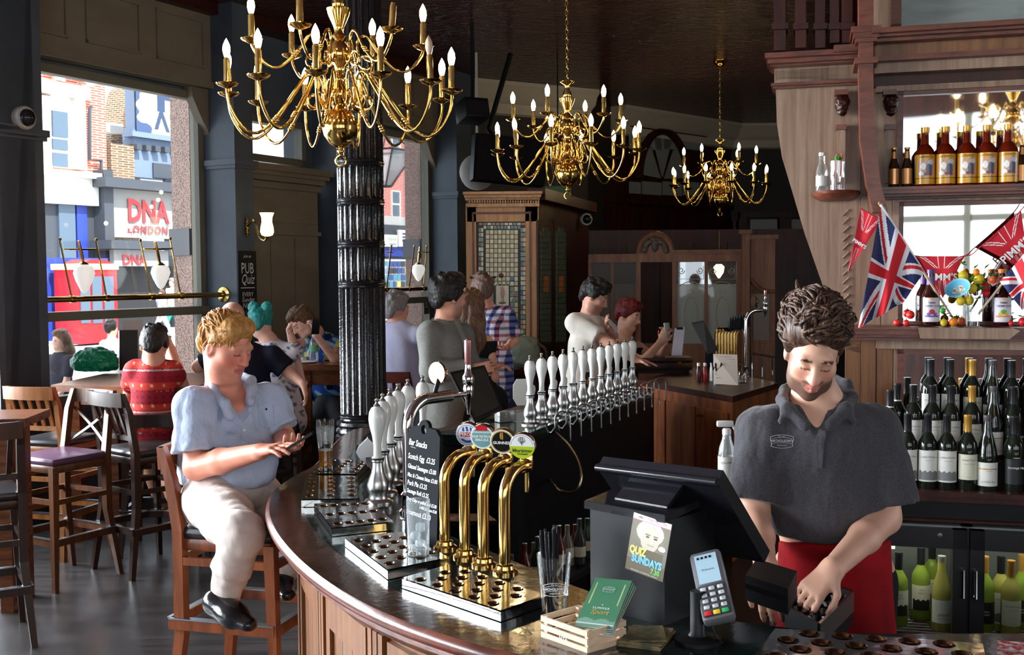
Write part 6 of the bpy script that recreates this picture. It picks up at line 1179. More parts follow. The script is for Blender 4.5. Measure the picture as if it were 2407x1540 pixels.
chandelier('two-tier brass chandelier hanging above the long row of beer pumps', at(1334, 410, 7.25), 15, -23, (), {10: .12})
chandelier('two-tier brass chandelier hanging over the far glazed screen', at(1692, 470, 11.1), 3, 20)
chandelier('two-tier brass chandelier hanging on the near side of the bar, seen in the mirrors', Vector((1.3, -1.0, 2.72)), 8, 20)
# ================================================================== wall fittings by the window
s, z = WF.px(578, 532, PD); t = thing('wall_sconce', 'brass wall sconce with a glowing tulip shade above the quiz board', 'wall lamp', WF(s, PD, z)); m_gilt = M('gilt', rgb(206, 150, 60), .3, 1)
b = SDF(); c = WF(s, PD+.012, z)
for k in range(-4, 5): b.ell(c+Vector((.006*(k % 2), 0, k*.021)), (.018-.0022*abs(k),)*3, k=.006)
b.build('back_plate', m_gilt, t, .004)
tip = atr(628, 556, c.y-.16); pts = spline([c+Vector((.005, -.01, .0)), c.lerp(tip, .25)+Vector((0, 0, .07)), c.lerp(tip, .45)+Vector((0, 0, .06)), c.lerp(tip, .6)+Vector((0, 0, -.03)), c.lerp(tip, .85)+Vector((0, 0, -.05)), tip], 24); b = B(); b.tube(pts, .011, 8); b.sphere(pts[6]+Vector((0, 0, .012)), .016, 8); b.build('arm', M('silver_gilt', rgb(200, 180, 130), .25, 1), t)
b = B(); b.lathe([(.02, .0), (.05, .012), (.062, .04), (.058, .085), (.047, .13), (.05, .175), (.066, .215)], 24, Matrix.Translation(tip), cap=False); m_tul = M('tulip_glass', rgb(240, 226, 190), .35, emit=1.2, ecol=(1, .8, .45)); b.build('tulip_shade', m_tul, t); b = B(); b.sphere(tip+Vector((0, 0, .07)), .03, 10, sz=1.3); b.build('bulb', M('sconce_bulb', (1, .9, .7), .3, emit=12, ecol=(1, .75, .4)), t); b = B(); b.lathe([(.012, -.02), (.024, -.005), (.022, .006)], 14, Matrix.Translation(tip)); b.build('cup', m_gilt, t)
s0, s1 = sx(556, PD, 650), sx(606, PD, 650)-.01; s1 = min(s1, sB1-.005); z0, z1 = WF.px(580, 730, PD)[1], WF.px(580, 590, PD)[1]; t = thing('quiz_board', 'black chalk board advertising the pub quiz below the sconce', 'chalkboard', WF((s0+s1)/2, PD, z0)); b = B(); wbox(b, s0, s1, PD+.002, PD+.02, z0, z1); b.build('board', M('chalkboard_dark', rgb(20, 22, 24), .6), t, smooth=0)
bw_, bh_ = s1-s0, z1-z0; FQ = lambda v: face_m(WF((s0+s1)/2, PD+.022, z0+bh_*v), WF.u)
for s_, v, w_, sh_ in (('join us', .91, .42, .2), ('PUB', .70, .66, 0), ('Quiz', .52, .7, .3), ('EVERY', .27, .6, 0), ('Sunday', .18, .7, .25), ('Night', .08, .62, .25)):
    me = text_mesh(s_, 1, shear=sh_, bold=.004); X = np.empty(len(me.vertices)*3); me.vertices.foreach_get('co', X); wd = np.ptp(X.reshape(-1, 3)[:, 0]); hh = np.ptp(X.reshape(-1, 3)[:, 1]); k = bw_*w_/wd; me.transform(FQ(v) @ Matrix.Diagonal((k, k*(1.45 if s_ in ('PUB', 'Quiz') else 1), 1, 1))); link('chalk_lettering', me, m_chalk, t)
b = B(); wbox(b, s0+bw_*.12, s1-bw_*.12, PD+.02, PD+.023, z0+bh_*.375, z0+bh_*.388); b.build('chalk_rule', m_chalk, t)
s, z = WF.px(1003, 722, -.04); t = thing('wifi_sign', 'small dark sign on the window glass behind the grey-haired man', 'sign', WF(s, -.04, z)); b = B(); wbox(b, s-.06, s+.06, -.045, -.04, z-.085, z+.085); b.build('card', M('sign_brown', rgb(92, 80, 72), .6), t, smooth=0)
for k_, w_ in enumerate(('FREE', 'WIFI')): text('lettering', w_, m_white_t, face_m(WF(s, -.036, z+.04-.04*k_), WF.u) @ Matrix.Diagonal((-1, 1, 1, 1)), .04, t, bold=.0008)
def dome(label, p, n, r):
    t = thing('dome_camera', label, 'camera', p); b = B(); am = align(p, p+n); b.lathe([(r, 0), (r*1.02, r*.5), (r*.95, r*.7), (r*.75, r*.75)], 24, am); b.build('housing', M('camera_white', rgb(186, 182, 176), .4), t); b = B(); b.lathe([(r*.76, r*.7), (r*.66, r*1.05), (r*.4, r*1.32), (0, r*1.42)], 20, am, cap=False); b.build('dome', M('camera_dome', rgb(30, 32, 36), .05), t)
s, z = WF.px(50, 278, PD); dome('white dome security camera on the dark pier by the window', WF(s, PD, z), WF.n, .085)
# ================================================================== stained-glass vestibule
CF = Frame((0, 9.0*KF), 90)
def cb(b, x0, x1, y0, y1, d0, d1):
    ym, xm = (y0+y1)/2, (x0+x1)/2; return b.box((CF.px(x0, ym, d1)[0], -d1, CF.px(xm, y1, d1)[1]), (CF.px(x1, ym, d1)[0], -d0, CF.px(xm, y0, d1)[1]), CF.mat())
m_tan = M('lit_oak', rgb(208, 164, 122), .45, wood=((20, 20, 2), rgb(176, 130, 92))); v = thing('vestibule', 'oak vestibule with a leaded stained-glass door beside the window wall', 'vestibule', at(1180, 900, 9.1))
def cpart(name, mat, x0, x1, y0, y1, d0, d1, par=None): b = B(); cb(b, x0, x1, y0, y1, d0, d1); return b.build(name, mat, par or v, smooth=0)
cpart('stile', m_tan, 1098, 1122, 478, 1180, -.1, 0); cpart('stile', m_tan, 1237, 1266, 478, 1180, -.1, 0); cpart('head', m_tan, 1098, 1266, 478, 521, -.1, 0); cpart('bottom_panel', m_tan, 1098, 1266, 838, 1180, -.1, -.02)
for y0, y1, e in ((450, 456, 8), (456, 464, 5), (464, 470, 2), (478, 486, 1)): cpart('cornice', m_tan, 1096-e, 1267+e, y0, y1, -.3, .03+e*.02)
for k in range(28): x = 1102+k*6; cpart('dentil', m_tan, x, x+3.6, 471, 477, -.05, .045)
cpart('bead', m_oakr, 1111, 1115, 500, 836, -.05, .01); cpart('bead', m_oakr, 1245, 1249, 500, 836, -.05, .01); cpart('bead', m_oakr, 1111, 1249, 498, 503, -.05, .01)
m_lead = M('lead_came', rgb(56, 62, 66), .5); gl = cpart('leaded_light', m_lead, 1122, 1237, 521, 838, -.08, -.03)
gm_ = [M('glass_straw', rgb(190, 178, 122), .25), M('glass_pale', rgb(206, 204, 180), .25), M('glass_green', rgb(120, 150, 124), .25), M('glass_blue', rgb(96, 140, 160), .25), M('glass_pink', rgb(178, 130, 116), .25), M('glass_wine', rgb(96, 42, 46), .25)]  # bright opaque colours stand in for daylight glowing through the panes
pm = None; rg_ = random.Random(4)
def pane_at(x0, x1, y0, y1, mat, name='pane'): b = B(); cb(b, x0, x1, y0, y1, -.04, -.02); return b.build(name, mat, gl, smooth=0)
for i in range(8):
    for j in range(12): x, y = 1142+i*9.6, 541+j*11; pane_at(x, x+8, y, y+9.4, gm_[0 if (i+j) % 2 == 0 else 1])
for j in range(26):
    for x in (1125, 1224): pane_at(x, x+5.5, 536+j*11.4, 545+j*11.4, gm_[rg_.choice((2, 3, 5, 4, 1))]); pane_at(x+6, x+11, 536+j*11.4, 545+j*11.4, gm_[rg_.choice((2, 1, 1))])
for i in range(11): pane_at(1126+i*10, 1134+i*10, 524, 529, gm_[rg_.choice((2, 4, 1))]); pane_at(1137+i*8, 1143+i*8, 531, 538, gm_[rg_.choice((2, 3, 1))])
for i in range(8):
    for j in range(13):
        x, y = 1142+i*9.6, 674+j*12.4
        if 2 <= i <= 5 and 0 <= j <= 3: continue
        pane_at(x, x+8, y, y+10.6, gm_[rg_.choice((1, 1, 2, 4, 3, 0))])
ea = pane_at(1166, 1196, 669, 722, gm_[1], 'bird_panel'); 
for nm, el in (('bird', [((1181, 690), 5, 13), ((1180, 679), 4, 5), ((1181, 707), 3, 9)]), ('perch', [((1181, 712), 9, 2)])):
    b = B()
    for (x, y), rx_, ry_ in el: s, z = CF.px(x, y, -.015); b.lathe([(0, 0), (1, 0), (.9, .004), (0, .005)], 14, axes(CF(s, -.018, z), Vector((rx_*.0041, 0, 0)), Vector((0, 0, ry_*.0041)), (0, -1, 0)))
    b.build(nm, gm_[4] if nm == 'bird' else gm_[5], ea)
for x, y, c_ in ((1157, 655, 3), (1204, 655, 3), (1178, 648, 5), (1208, 690, 4), (1208, 706, 2), (1195, 750, 3), (1211, 751, 0), (1155, 700, 2), (1152, 730, 4)):
    s, z = CF.px(x, y, -.015); b = B(); b.lathe([(.024, 0), (.022, .006), (0, .012)], 14, align(CF(s, -.02, z), CF(s, 1, z))); b.build('roundel', gm_[c_], gl)
# dark return side of the vestibule with lancets
pA, pB = at(1267, 600, 9.05), at(1388, 600, 11.0); ang = math.degrees(math.atan2(pB.x-pA.x, pB.y-pA.y)); SF = Frame((pA.x, pA.y), ang)
def sb(name, mat, x0, x1, y0, y1, d0, d1, par=None):
    ym, xm = (y0+y1)/2, (x0+x1)/2; b = B(); b.box((SF.px(x0, ym, d1)[0], -d1, SF.px(xm, y1, d1)[1]), (SF.px(x1, ym, d1)[0], -d0, SF.px(xm, y0, d1)[1]), SF.mat()); return b.build(name, mat, par or v, smooth=0)
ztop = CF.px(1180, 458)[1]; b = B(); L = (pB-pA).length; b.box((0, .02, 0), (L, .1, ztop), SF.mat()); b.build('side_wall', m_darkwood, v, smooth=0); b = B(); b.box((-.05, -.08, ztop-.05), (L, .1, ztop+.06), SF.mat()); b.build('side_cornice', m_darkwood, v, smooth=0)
for x0, x1 in ((1272, 1296), (1309, 1331)):
    f = sb('lancet_frame', m_darkwood, x0-6, x1+6, 520, 820, 0, .02); cols = 4
    for i in range(cols):
        for j in range(20):
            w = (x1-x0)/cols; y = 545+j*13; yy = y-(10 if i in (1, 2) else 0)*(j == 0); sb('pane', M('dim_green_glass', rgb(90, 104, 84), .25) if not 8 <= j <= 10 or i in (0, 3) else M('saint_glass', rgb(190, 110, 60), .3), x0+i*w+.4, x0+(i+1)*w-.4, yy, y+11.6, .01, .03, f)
# ================================================================== screen of etched glass with an arched crest
pp = at(1560, 600, 9.6); PF = Frame((pp.x, pp.y), fang(97)); scn = thing('glazed_screen', 'oak screen with etched glass and an arched carved crest at the far end', 'screen', at(1560, 900, 9.7))
m_sc = M('screen_oak', rgb(130, 84, 54), .42, wood=((18, 18, 2), rgb(96, 56, 34)))
def pb_(b, x0, x1, y0, y1, d0, d1):
    ym, xm = (y0+y1)/2, (x0+x1)/2; return b.box((PF.px(x0, ym, d1)[0], -d1, PF.px(xm, y1, d1)[1]), (PF.px(x1, ym, d1)[0], -d0, PF.px(xm, y0, d1)[1]), PF.mat())
def ppart(name, mat, x0, x1, y0, y1, d0=-.05, d1=0, par=None): b = B(); pb_(b, x0, x1, y0, y1, d0, d1); return b.build(name, mat, par or scn, smooth=0)
ppart('top_rail', m_sc, 1383, 1746, 596, 616, -.06, .02); ppart('cap_moulding', m_sc, 1580, 1750, 587, 592, -.08, .06); ppart('cap_moulding', m_sc, 1582, 1748, 592, 597, -.07, .04); ppart('lower_rail', m_sc, 1383, 1746, 808, 1150, -.05, 0)
for x0, x1 in ((1383, 1392), (1436, 1443), (1494, 1506), (1580, 1591), (1656, 1664), (1731, 1746)): ppart('stile', m_sc, x0, x1, 614, 815)
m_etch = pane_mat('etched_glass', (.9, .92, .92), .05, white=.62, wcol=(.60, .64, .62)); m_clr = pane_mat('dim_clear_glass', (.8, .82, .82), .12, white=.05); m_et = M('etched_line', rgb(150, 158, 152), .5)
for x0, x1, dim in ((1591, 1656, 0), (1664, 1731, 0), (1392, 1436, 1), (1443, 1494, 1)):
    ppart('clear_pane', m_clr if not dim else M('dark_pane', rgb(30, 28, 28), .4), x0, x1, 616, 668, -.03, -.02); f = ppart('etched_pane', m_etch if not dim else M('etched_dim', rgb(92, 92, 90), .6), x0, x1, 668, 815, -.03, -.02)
    if dim: continue
    xm = (x0+x1)/2; b = B(); P3 = lambda x, y: (lambda q: PF(q[0], -.015, q[1]))(PF.px(x, y, -.015))
    b.tube([P3(xm+16*math.cos(a*math.pi/12), 740+42*math.sin(a*math.pi/12)) for a in range(25)], .004, 5, cap=False); b.tube([P3(x0+2+(x1-x0-4)*k/12, 676-14*math.sin(math.pi*k/12)) for k in range(13)], .004, 5)
    for sg_ in (-1, 1):
        b.tube([P3(xm+sg_*(22-8*math.cos(a*.55)*(1-a/20)), 636+9*math.sin(a*.55)*(1-a/20)) for a in range(16)], .004, 5); b.tube([P3(xm+sg_*30, 625+k*8) for k in range(5)], .003, 4); b.tube([P3(xm+sg_*4, 694), P3(xm+sg_*8, 686), P3(xm, 680)], .003, 4)
    b.tube([P3(x0+2, 656), P3(x1-2, 656)], .003, 4); b.build('etched_pattern', m_et, f)
ppart('red_poster_behind', M('dim_red', rgb(150, 40, 50), .5), 1622, 1640, 630, 655, -.9, -.88); 
c = PF.px(1540, 598, 0); r0 = PF.px(1583, 598, 0)[0]-c[0]; b = B()
for rr, th in ((.96, .05), (.86, .03)): b.tube([PF(c[0]+math.cos(math.pi*i/20)*r0*rr, .0, c[1]+math.sin(math.pi*i/20)*r0*rr*1.2) for i in range(21)], th*.5, 8)
b.build('arch_moulding', m_sc, scn); b = B(); b.prism([(c[0]+math.cos(math.pi*i/16)*r0*.84, c[1]+math.sin(math.pi*i/16)*r0*1.0) for i in range(17)], .0, .05, PF.mat() @ Matrix(((1, 0, 0, 0), (0, 0, 1, 0), (0, 1, 0, 0), (0, 0, 0, 1)))); b.build('tympanum', m_sc, scn)
S = SDF(); q = PF(c[0], .01, c[1]+r0*.5); S.ell(q, (.035, .03, .07), k=.02)
for k in range(15): a = math.pi*(k+.5)/15; S.ell(PF(c[0]+math.cos(a)*r0*.6, .01, c[1]+.02+math.sin(a)*r0*.7), (.028, .02, .03), k=.015)
S.noise(.006, 120); S.build('carving', M('carved_oak_dark', rgb(84, 72, 62), .5), scn, .009)
ppart('newel_post', m_sc, 1744, 1762, 548, 1150, -.06, .1); ppart('newel_cap', m_sc, 1738, 1768, 540, 550, -.1, .14); ppart('end_panel', m_sc, 1764, 1822, 562, 690, -.05, .05); ppart('end_cap', m_sc, 1760, 1830, 552, 562, -.08, .08)
b = B(); pts = [(1764, 690), (1764, 655), (1775, 668), (1790, 680), (1805, 684), (1822, 684), (1822, 900), (1764, 900)]; b.prism([PF.px(x, y, .05) for x, y in pts], -.05, .05, PF.mat() @ Matrix(((1, 0, 0, 0), (0, 0, 1, 0), (0, 1, 0, 0), (0, 0, 0, 1)))); b.build('scroll_panel', m_sc, scn); ppart('inset_panel', M('taupe_panel', rgb(110, 98, 88), .5), 1770, 1808, 692, 800, .05, .06)
b = B(); b.tube([(lambda q: PF(q[0], .06, q[1]))(PF.px(x, y, .06)) for x, y in ((1764, 655), (1775, 669), (1790, 681), (1805, 685), (1822, 685))], .02, 8); b.build('scroll_rail', m_sc, scn)
s, z = PF.px(1690, 632, -.5); t = thing('hanging_lamp', 'small glowing glass lamp seen through the etched screen', 'lamp', PF(s, -.5, z)); b = B(); b.lathe([(.01, -.1), (.05, -.04), (.06, .02), (.03, .05)], 14, Matrix.Translation(PF(s, -.5, z))); b.build('shade', M('small_lamp_glass', rgb(240, 220, 190), .3, emit=2.5, ecol=(1, .8, .5)), t); b = B(); b.tube([PF(s, -.5, z+.05), PF(s, -.5, z+.4)], .006, 5); b.build('rod', m_brass, t)
# back panelling behind the screen
b = B(); q0, q1 = at(1383, 560, 11.2), at(1850, 560, 11.2); b.box((q0.x, q0.y, 0), (q1.x+.4, q0.y+.1, 2.35)); struct(b.build('wall_inner', m_darkwood)); 
for k in range(6): b = B(); x = q0.x+.06+k*.4; b.box((x, q0.y-.03, .2), (x+.34, q0.y, 2.2)); o = b.build('wall_panel', m_darkwood); struct(o); o.name = 'trim_7'
dome('white dome security camera on the dark panelling by the screen', at(1376, 516, 10.6), Vector((.3, -1, 0)), .07)
# ---- TV, speaker
q = [at(1118, 312, 9.9), at(1292, 330, 10.3), at(1280, 436, 10.15), at(1112, 420, 9.75)]; t = thing('television', 'large black television tilted down above the vestibule', 'television', sum(q, Vector())/4); n3 = (q[1]-q[0]).cross(q[3]-q[0]).normalized(); n3 = n3 if n3.y > 0 else -n3
b = B(); b.hull4(q, n3*.08); b.build('case', m_black, t, smooth=0); c4 = sum(q, Vector())/4; b = B(); b.hull4([c4+(p_-c4)*.95-n3*.004 for p_ in q], n3*.003); b.build('screen', M('tv_screen', rgb(30, 31, 36), .18), t, smooth=0); b = B(); b.tube([c4+n3*.08, c4+n3*.5+Vector((0, 0, .5)), Vector((c4.x, c4.y+.6, CEIL-.03))], .03, 8); b.build('bracket', m_black, t)
q = at(1110, 262, 9.2); t = thing('loudspeaker', 'black wall loudspeaker angled down beside the chandelier', 'speaker', q); b = B(); b.cbox((0, 0, 0), (.26, .24, .2), TR(q, .5, -.25), bev=.012); b.build('cabinet', m_black, t); b = B(); b.cbox((0, -.123, -.01), (.23, .006, .15), TR(q, .5, -.25)); b.build('grille', MATS['glossy_black'], t); b = B(); b.tube([q+Vector((0, .1, .05)), q+Vector((.0, .2, .3)), Vector((q.x, q.y+.2, CEIL))], .02, 8); b.build('bracket', m_black, t)
p = at(1122, 405, 10.6); b = B(); b.lathe([(.2, -.05), (.2, .05), (.14, .1), (0, .11)], 24, TR(p, 0, math.pi/2)); b.tube([p, Vector((p.x, p.y, CEIL))], .015, 6); o = b.build('white_disc', M('disc_white', rgb(206, 206, 202), .4)); tag(o, 'round white fan for the bright window patch behind the television', 'disc')  # white disc added in place of a bright daylit window
t = thing('exit_sign', 'small green exit sign beyond the second chandelier', 'sign', at(1312, 456, 10.9)); b = B(); b.cbox((0, 0, 0), (.3, .04, .18), TR(at(1312, 456, 10.9))); b.build('case', M('exit_green', rgb(30, 96, 60), .4), t); b = B(); b.tube([at(1312, 456, 10.9), Vector((at(1312, 456, 10.9).x, 10.9*KF, CEIL))], .008, 5); b.build('hanger', m_black, t)
# ================================================================== high tables
def table(label, corners, z, leg_in=.08, th=.045, apron=.09, mat=None):
    Q = [Vector((c[0], c[1], z)) for c in corners]; c4 = sum(Q, Vector())/4; t = thing('high_table', label, 'table', (c4.x, c4.y, 0)); mat = mat or m_tbl
    b = B(); b.hull4([q-Vector((0, 0, th)) for q in Q], (0, 0, th)); b.build('tabletop', mat, t, smooth=0)
    I = [c4+(q-c4)*(1-leg_in*2/(q-c4).length) for q in Q]
    for i in range(4): b = B(); b.beam(I[i]-Vector((0, 0, th+apron/2)), I[(i+1) % 4]-Vector((0, 0, th+apron/2)), .025, apron); b.build('apron', mat, t, smooth=0); b = B(); b.beam(Vector((I[i].x, I[i].y, 0)), I[i]-Vector((0, 0, th)), .07, .07, (0, 1, 0)); b.build('leg', mat, t, smooth=0)
    return t
m_tbl = M('worn_table_oak', rgb(128, 76, 44), .25, wood=((3, 20, 20), rgb(80, 42, 24)))
g2 = lambda x, y, z: (lambda p: (p.x, p.y))(gz(x, y, z))
table('long high oak table under the window facing the nightclub', [g2(120, 905, 1.1), g2(440, 914, 1.1), (-2.05, 8.5), (-3.15, 8.5)], 1.1, apron=.1)
p1, p2 = g2(690, 858, 1.12), g2(830, 858, 1.12); table('high oak table where the man in the floral shirt leans', [p1, p2, (p2[0]-.05, p2[1]+.75), (p1[0]-.1, p1[1]+.75)], 1.12, apron=.13)
p1 = g2(58, 985, 1.08); table('high oak table at the near pier beside the dark stool', [(p1[0]-.75, p1[1]-.05), p1, (p1[0]-.05, p1[1]+.45), (p1[0]-.8, p1[1]+.4)], 1.08)
p1, p2 = g2(1185, 872, 1.05), g2(1290, 862, 1.05); table('dark high table carrying the grey bag behind the pumps', [p1, p2, (p2[0]-.05, p2[1]+.6), (p1[0]-.1, p1[1]+.6)], 1.05, mat=m_darkwood)
# ================================================================== bar stools
m_st1 = M('stool_walnut', rgb(104, 66, 42), .3, wood=((20, 20, 2), rgb(66, 38, 24))); m_st2 = M('stool_dark', rgb(52, 34, 26), .3, wood=((20, 20, 2), rgb(30, 18, 14))); m_st3 = M('stool_chestnut', rgb(142, 76, 40), .32, wood=((20, 20, 2), rgb(96, 46, 22))); m_st4 = M('stool_honey', rgb(150, 96, 50), .32, wood=((20, 20, 2), rgb(110, 66, 32)))
m_pad = M('plum_leather', rgb(88, 60, 84), .28, bump=((12, 12, 12), .15, .02)); m_padb = M('black_leather', (.02, .018, .02), .3); m_wear = M('worn_steel_strip', rgb(170, 176, 186), .25, 1)
def stool(label, loc, rz, mat, pad, back='x', sh=.77, bh=1.14, fr=.37, sr=.68):
    """front is local -y"""
    t = thing('bar_stool', label, 'bar stool', (loc[0], loc[1]*KF*.975, 0), rz); w = .19
    b = B(); b.cbox((0, 0, sh-.055), (.39, .39, .05), bev=.012); b.build('seat_frame', mat, t, world=False)
    b = B(); b.cbox((0, 0, sh-.012), (.40, .40, .045), bev=.02); b.build('seat_pad', pad, t, world=False)
    for sx_ in (-1, 1):
        b = B(); b.loft([[Vector((sx_*x+dx, y+dy, z)) for dx, dy in ((-q, -q), (q, -q), (q, q), (-q, q))] for x, y, z, q in ((w+.035, -w-.035, 0, .014), (w, -w, sh-.04, .021))], close=True); b.build('front_leg', mat, t, world=False, smooth=0)
        b = B(); b.loft([[Vector((sx_*x+dx, y+dy, z)) for dx, dy in ((-q, -q), (q, -q), (q, q), (-q, q))] for x, y, z, q in ((w+.03, w+.06, 0, .015), (w, w, sh*.55, .021), (w, w, sh, .021), (w-.005, w+.035, bh-.12, .019), (w-.01, w+.075, bh, .015))], close=True); b.build('back_leg', mat, t, world=False, smooth=0)
    k = w+.035*.63; zr = sh*fr; P4 = [(-k, -k), (k, -k), (k, k+.012), (-k, k+.012)]
    for i in range(4):
        a, c = P4[i], P4[(i+1) % 4]; b = B(); b.beam((*a, zr), (*c, zr), .022, .04); b.build('footrest', mat, t, world=False, smooth=0); b = B(); b.beam((*a, zr+.022), (*c, zr+.022), .03, .005); b.build('footrest_strip', m_wear, t, world=False, smooth=0)
    k = w+.01; zr = sh*sr
    for i in range(4): a, c = [(-k, -k), (k, -k), (k, k), (-k, k)][i], [(-k, -k), (k, -k), (k, k), (-k, k)][(i+1) % 4]; b = B(); b.beam((*a, zr), (*c, zr), .02, .03); b.build('stretcher', mat, t, world=False, smooth=0)
    b = B(); n = 8; b.loft([[Vector((x, w+.075+dy+.03*(1-(x/w)**2), z)) for dy, z in ((-.012, bh-.085), (.012, bh-.085), (.016, bh), (-.008, bh))] for x in [w*(-1+2*i/n)*1.02 for i in range(n+1)]], close=True); b.build('top_rail', mat, t, world=False, smooth=50)
    if back == 'x':
        for s_ in (-1, 1): b = B(); pts = [Vector((s_*w*(1-2*f), w+.012+.045*f+.02*math.sin(math.pi*f), sh+.03+(bh-.1-sh-.03)*f)) for f in [i/10 for i in range(11)]]; b.loft([[p_+Vector((dx, dy, 0)) for dx, dy in ((-.016, -.007), (.016, -.007), (.016, .007), (-.016, .007))] for p_ in pts], close=True); b.build('cross_brace', mat, t, world=False, smooth=50)
    else:
        b = B(); b.beam((-w, w+.015, sh+.09), (w, w+.015, sh+.09), .02, .03); b.build('back_rail', mat, t, world=False, smooth=0)
        for i in range(5): x = -w+.06+i*(2*w-.12)/4; b = B(); b.beam((x, w+.015, sh+.1), (x*1.05, w+.08, bh-.08), .024, .012, (0, 1, 0)); b.build('slat', mat, t, world=False, smooth=0)
    return t
stool('walnut cross-back bar stool with a plum leather seat', (-2.765, 5.81, 0), -.52, m_st1, m_pad, 'x')
stool('honey slat-back bar stool behind the cross-back stool', (-3.06, 6.42, 0), 2.85, m_st4, m_padb, 's')
stool('dark slat-back bar stool behind the woman in the red dress', (-2.33, 6.05, 0), 2.45, m_st2, m_padb, 's')
stool('dark slat-back bar stool at the near pier table', (-2.72, 4.82, 0), -2.6, m_st2, m_padb, 's')
stool('dark bar stool the woman in the red dress sits on', (-2.38, 6.46, 0), 3.2, m_st2, m_padb, 's', .77, .95)
MAN_ST = (-1.03, 3.62/.975, 0)
stool('chestnut bar stool the man in the pale shirt sits on', MAN_ST, 1.30, m_st3, m_padb, 's', .89, 1.20, .60, .87)
p = at(934, 905, 7.4); stool('red-brown chair back behind the grey-haired man', (p.x, p.y/KF/.975, 0), 2.9, M('chair_mahogany', rgb(84, 34, 26), .35), m_padb, 's', .66, 1.10)
# ---- things on the tables
S = SDF(); c = at(224, 872, 7.3); c.z = 1.11; S.ell(c+Vector((0, 0, .09)), (.17, .12, .095), k=.03); S.ell(c+Vector((-.09, 0, .06)), (.1, .1, .06), k=.03); S.ell(c+Vector((.1, -.02, .05)), (.09, .09, .05), k=.03); S.cap(c+Vector((.02, -.08, .16)), c+Vector((.1, -.1, .05)), .02, .012, k=.02); S.noise(.008, 55).noise(.004, 120, 1); S.cut((0, 0, 1.103), (0, 0, -1)); o = S.build('carrier_bag', M('green_plastic', rgb(28, 150, 110), .25, bump=((40, 40, 40), .35, .02)), None, .01); tag(o, 'crumpled green plastic carrier bag on the window table', 'bag')
p = at(302, 850, 7.45); t = thing('menu_stand', 'dark menu with a pale leaflet standing on the window table', 'menu', (p.x, p.y, 1.1)); b = B(); b.cbox((0, 0, .16), (.14, .012, .32), TR((p.x, p.y, 1.1), .1, -.08)); b.build('dark_menu', M('menu_dark', rgb(46, 36, 36), .5), t); b = B(); b.cbox((.03, .025, .2), (.15, .008, .4), TR((p.x, p.y, 1.1), .1, -.05)); b.build('pale_leaflet', M('menu_pale', rgb(206, 198, 194), .6), t); b = B(); b.cbox((.02, .01, .012), (.16, .06, .024), TR((p.x, p.y, 1.1), .1)); b.build('holder', m_black, t)
p = gz(1237, 862, 1.06); S = SDF(); c = Vector((p.x, p.y, 1.06)); S.ell(c+Vector((0, 0, .12)), (.12, .1, .13), k=.03); S.ell(c+Vector((.0, 0, .05)), (.125, .11, .06), k=.03); S.cap(c+Vector((-.05, 0, .24)), c+Vector((.07, 0, .22)), .02, .03, k=.03); S.noise(.004, 50); S.cut((0, 0, 1.055), (0, 0, -1)); t = thing('shoulder_bag', 'grey green fabric bag on the dark table behind the pumps', 'bag', c); S.build('body', M('sage_canvas', rgb(128, 136, 120), .7, bump=((30, 30, 30), .2, .02)), t, .01); b = B(); b.tube(spline([c+Vector((.1, -.03, .2)), c+Vector((.16, -.06, .15)), c+Vector((.17, -.05, .06)), c+Vector((.12, -.06, .02))], 14), .014, 8); b.build('strap', M('strap_brown', rgb(60, 44, 36), .6), t)
def tumbler(name, label, x, y, Y, h, r, z, grp=None):
    p = gz(x, y, z); t = glass(name, label, p, [(r*.8, 0), (r*.82, h*.4), (r, h)], m_dglass, grp); return t
tumbler('empty_glass', 'empty glass among the drinks on the floral-shirt man\'s table', 697, 850, 9.25, .17, .04, 1.12); g_ = tumbler('milkshake_glass', 'glass with pale dregs beside the water bottle', 716, 850, 9.2, .17, .042, 1.12); b = B(); b.lathe([(0, .01), (.034, .01), (.034, .04), (0, .04)], 16, cap=False); b.build('dregs', M('pale_dregs', rgb(226, 214, 190), .5), g_, world=False)
p = gz(738, 851, 1.12); t = thing('water_bottle', 'clear water bottle with a green cap on the high table', 'bottle', (p.x, p.y, 1.12)); b = B(); b.lathe([(.036, 0), (.04, .02), (.036, .08), (.04, .13), (.034, .17), (.014, .21)], 18); b.build('bottle', pane_mat('pet_plastic', (.85, .9, .92), .12, white=.15), t, world=False); b = B(); b.lathe([(.016, .21), (.016, .235), (.0, .236)], 12); b.build('cap', M('green_cap', rgb(40, 170, 90), .4), t, world=False); b = B(); b.lathe([(.0402, .09), (.0405, .14)], 18, cap=False); b.build('label', M('green_label', rgb(90, 170, 130), .5), t, world=False)
p = gz(712, 853, 1.12); b = B(); b.lathe([(0, 0), (.09, 0), (.12, .012), (.118, .014), (0, .006)], 24, Matrix.Translation((p.x, p.y, 1.12)), cap=False); o = b.build('plate', m_paper); tag(o, 'pale plate under the empty glasses on the high table', 'plate')
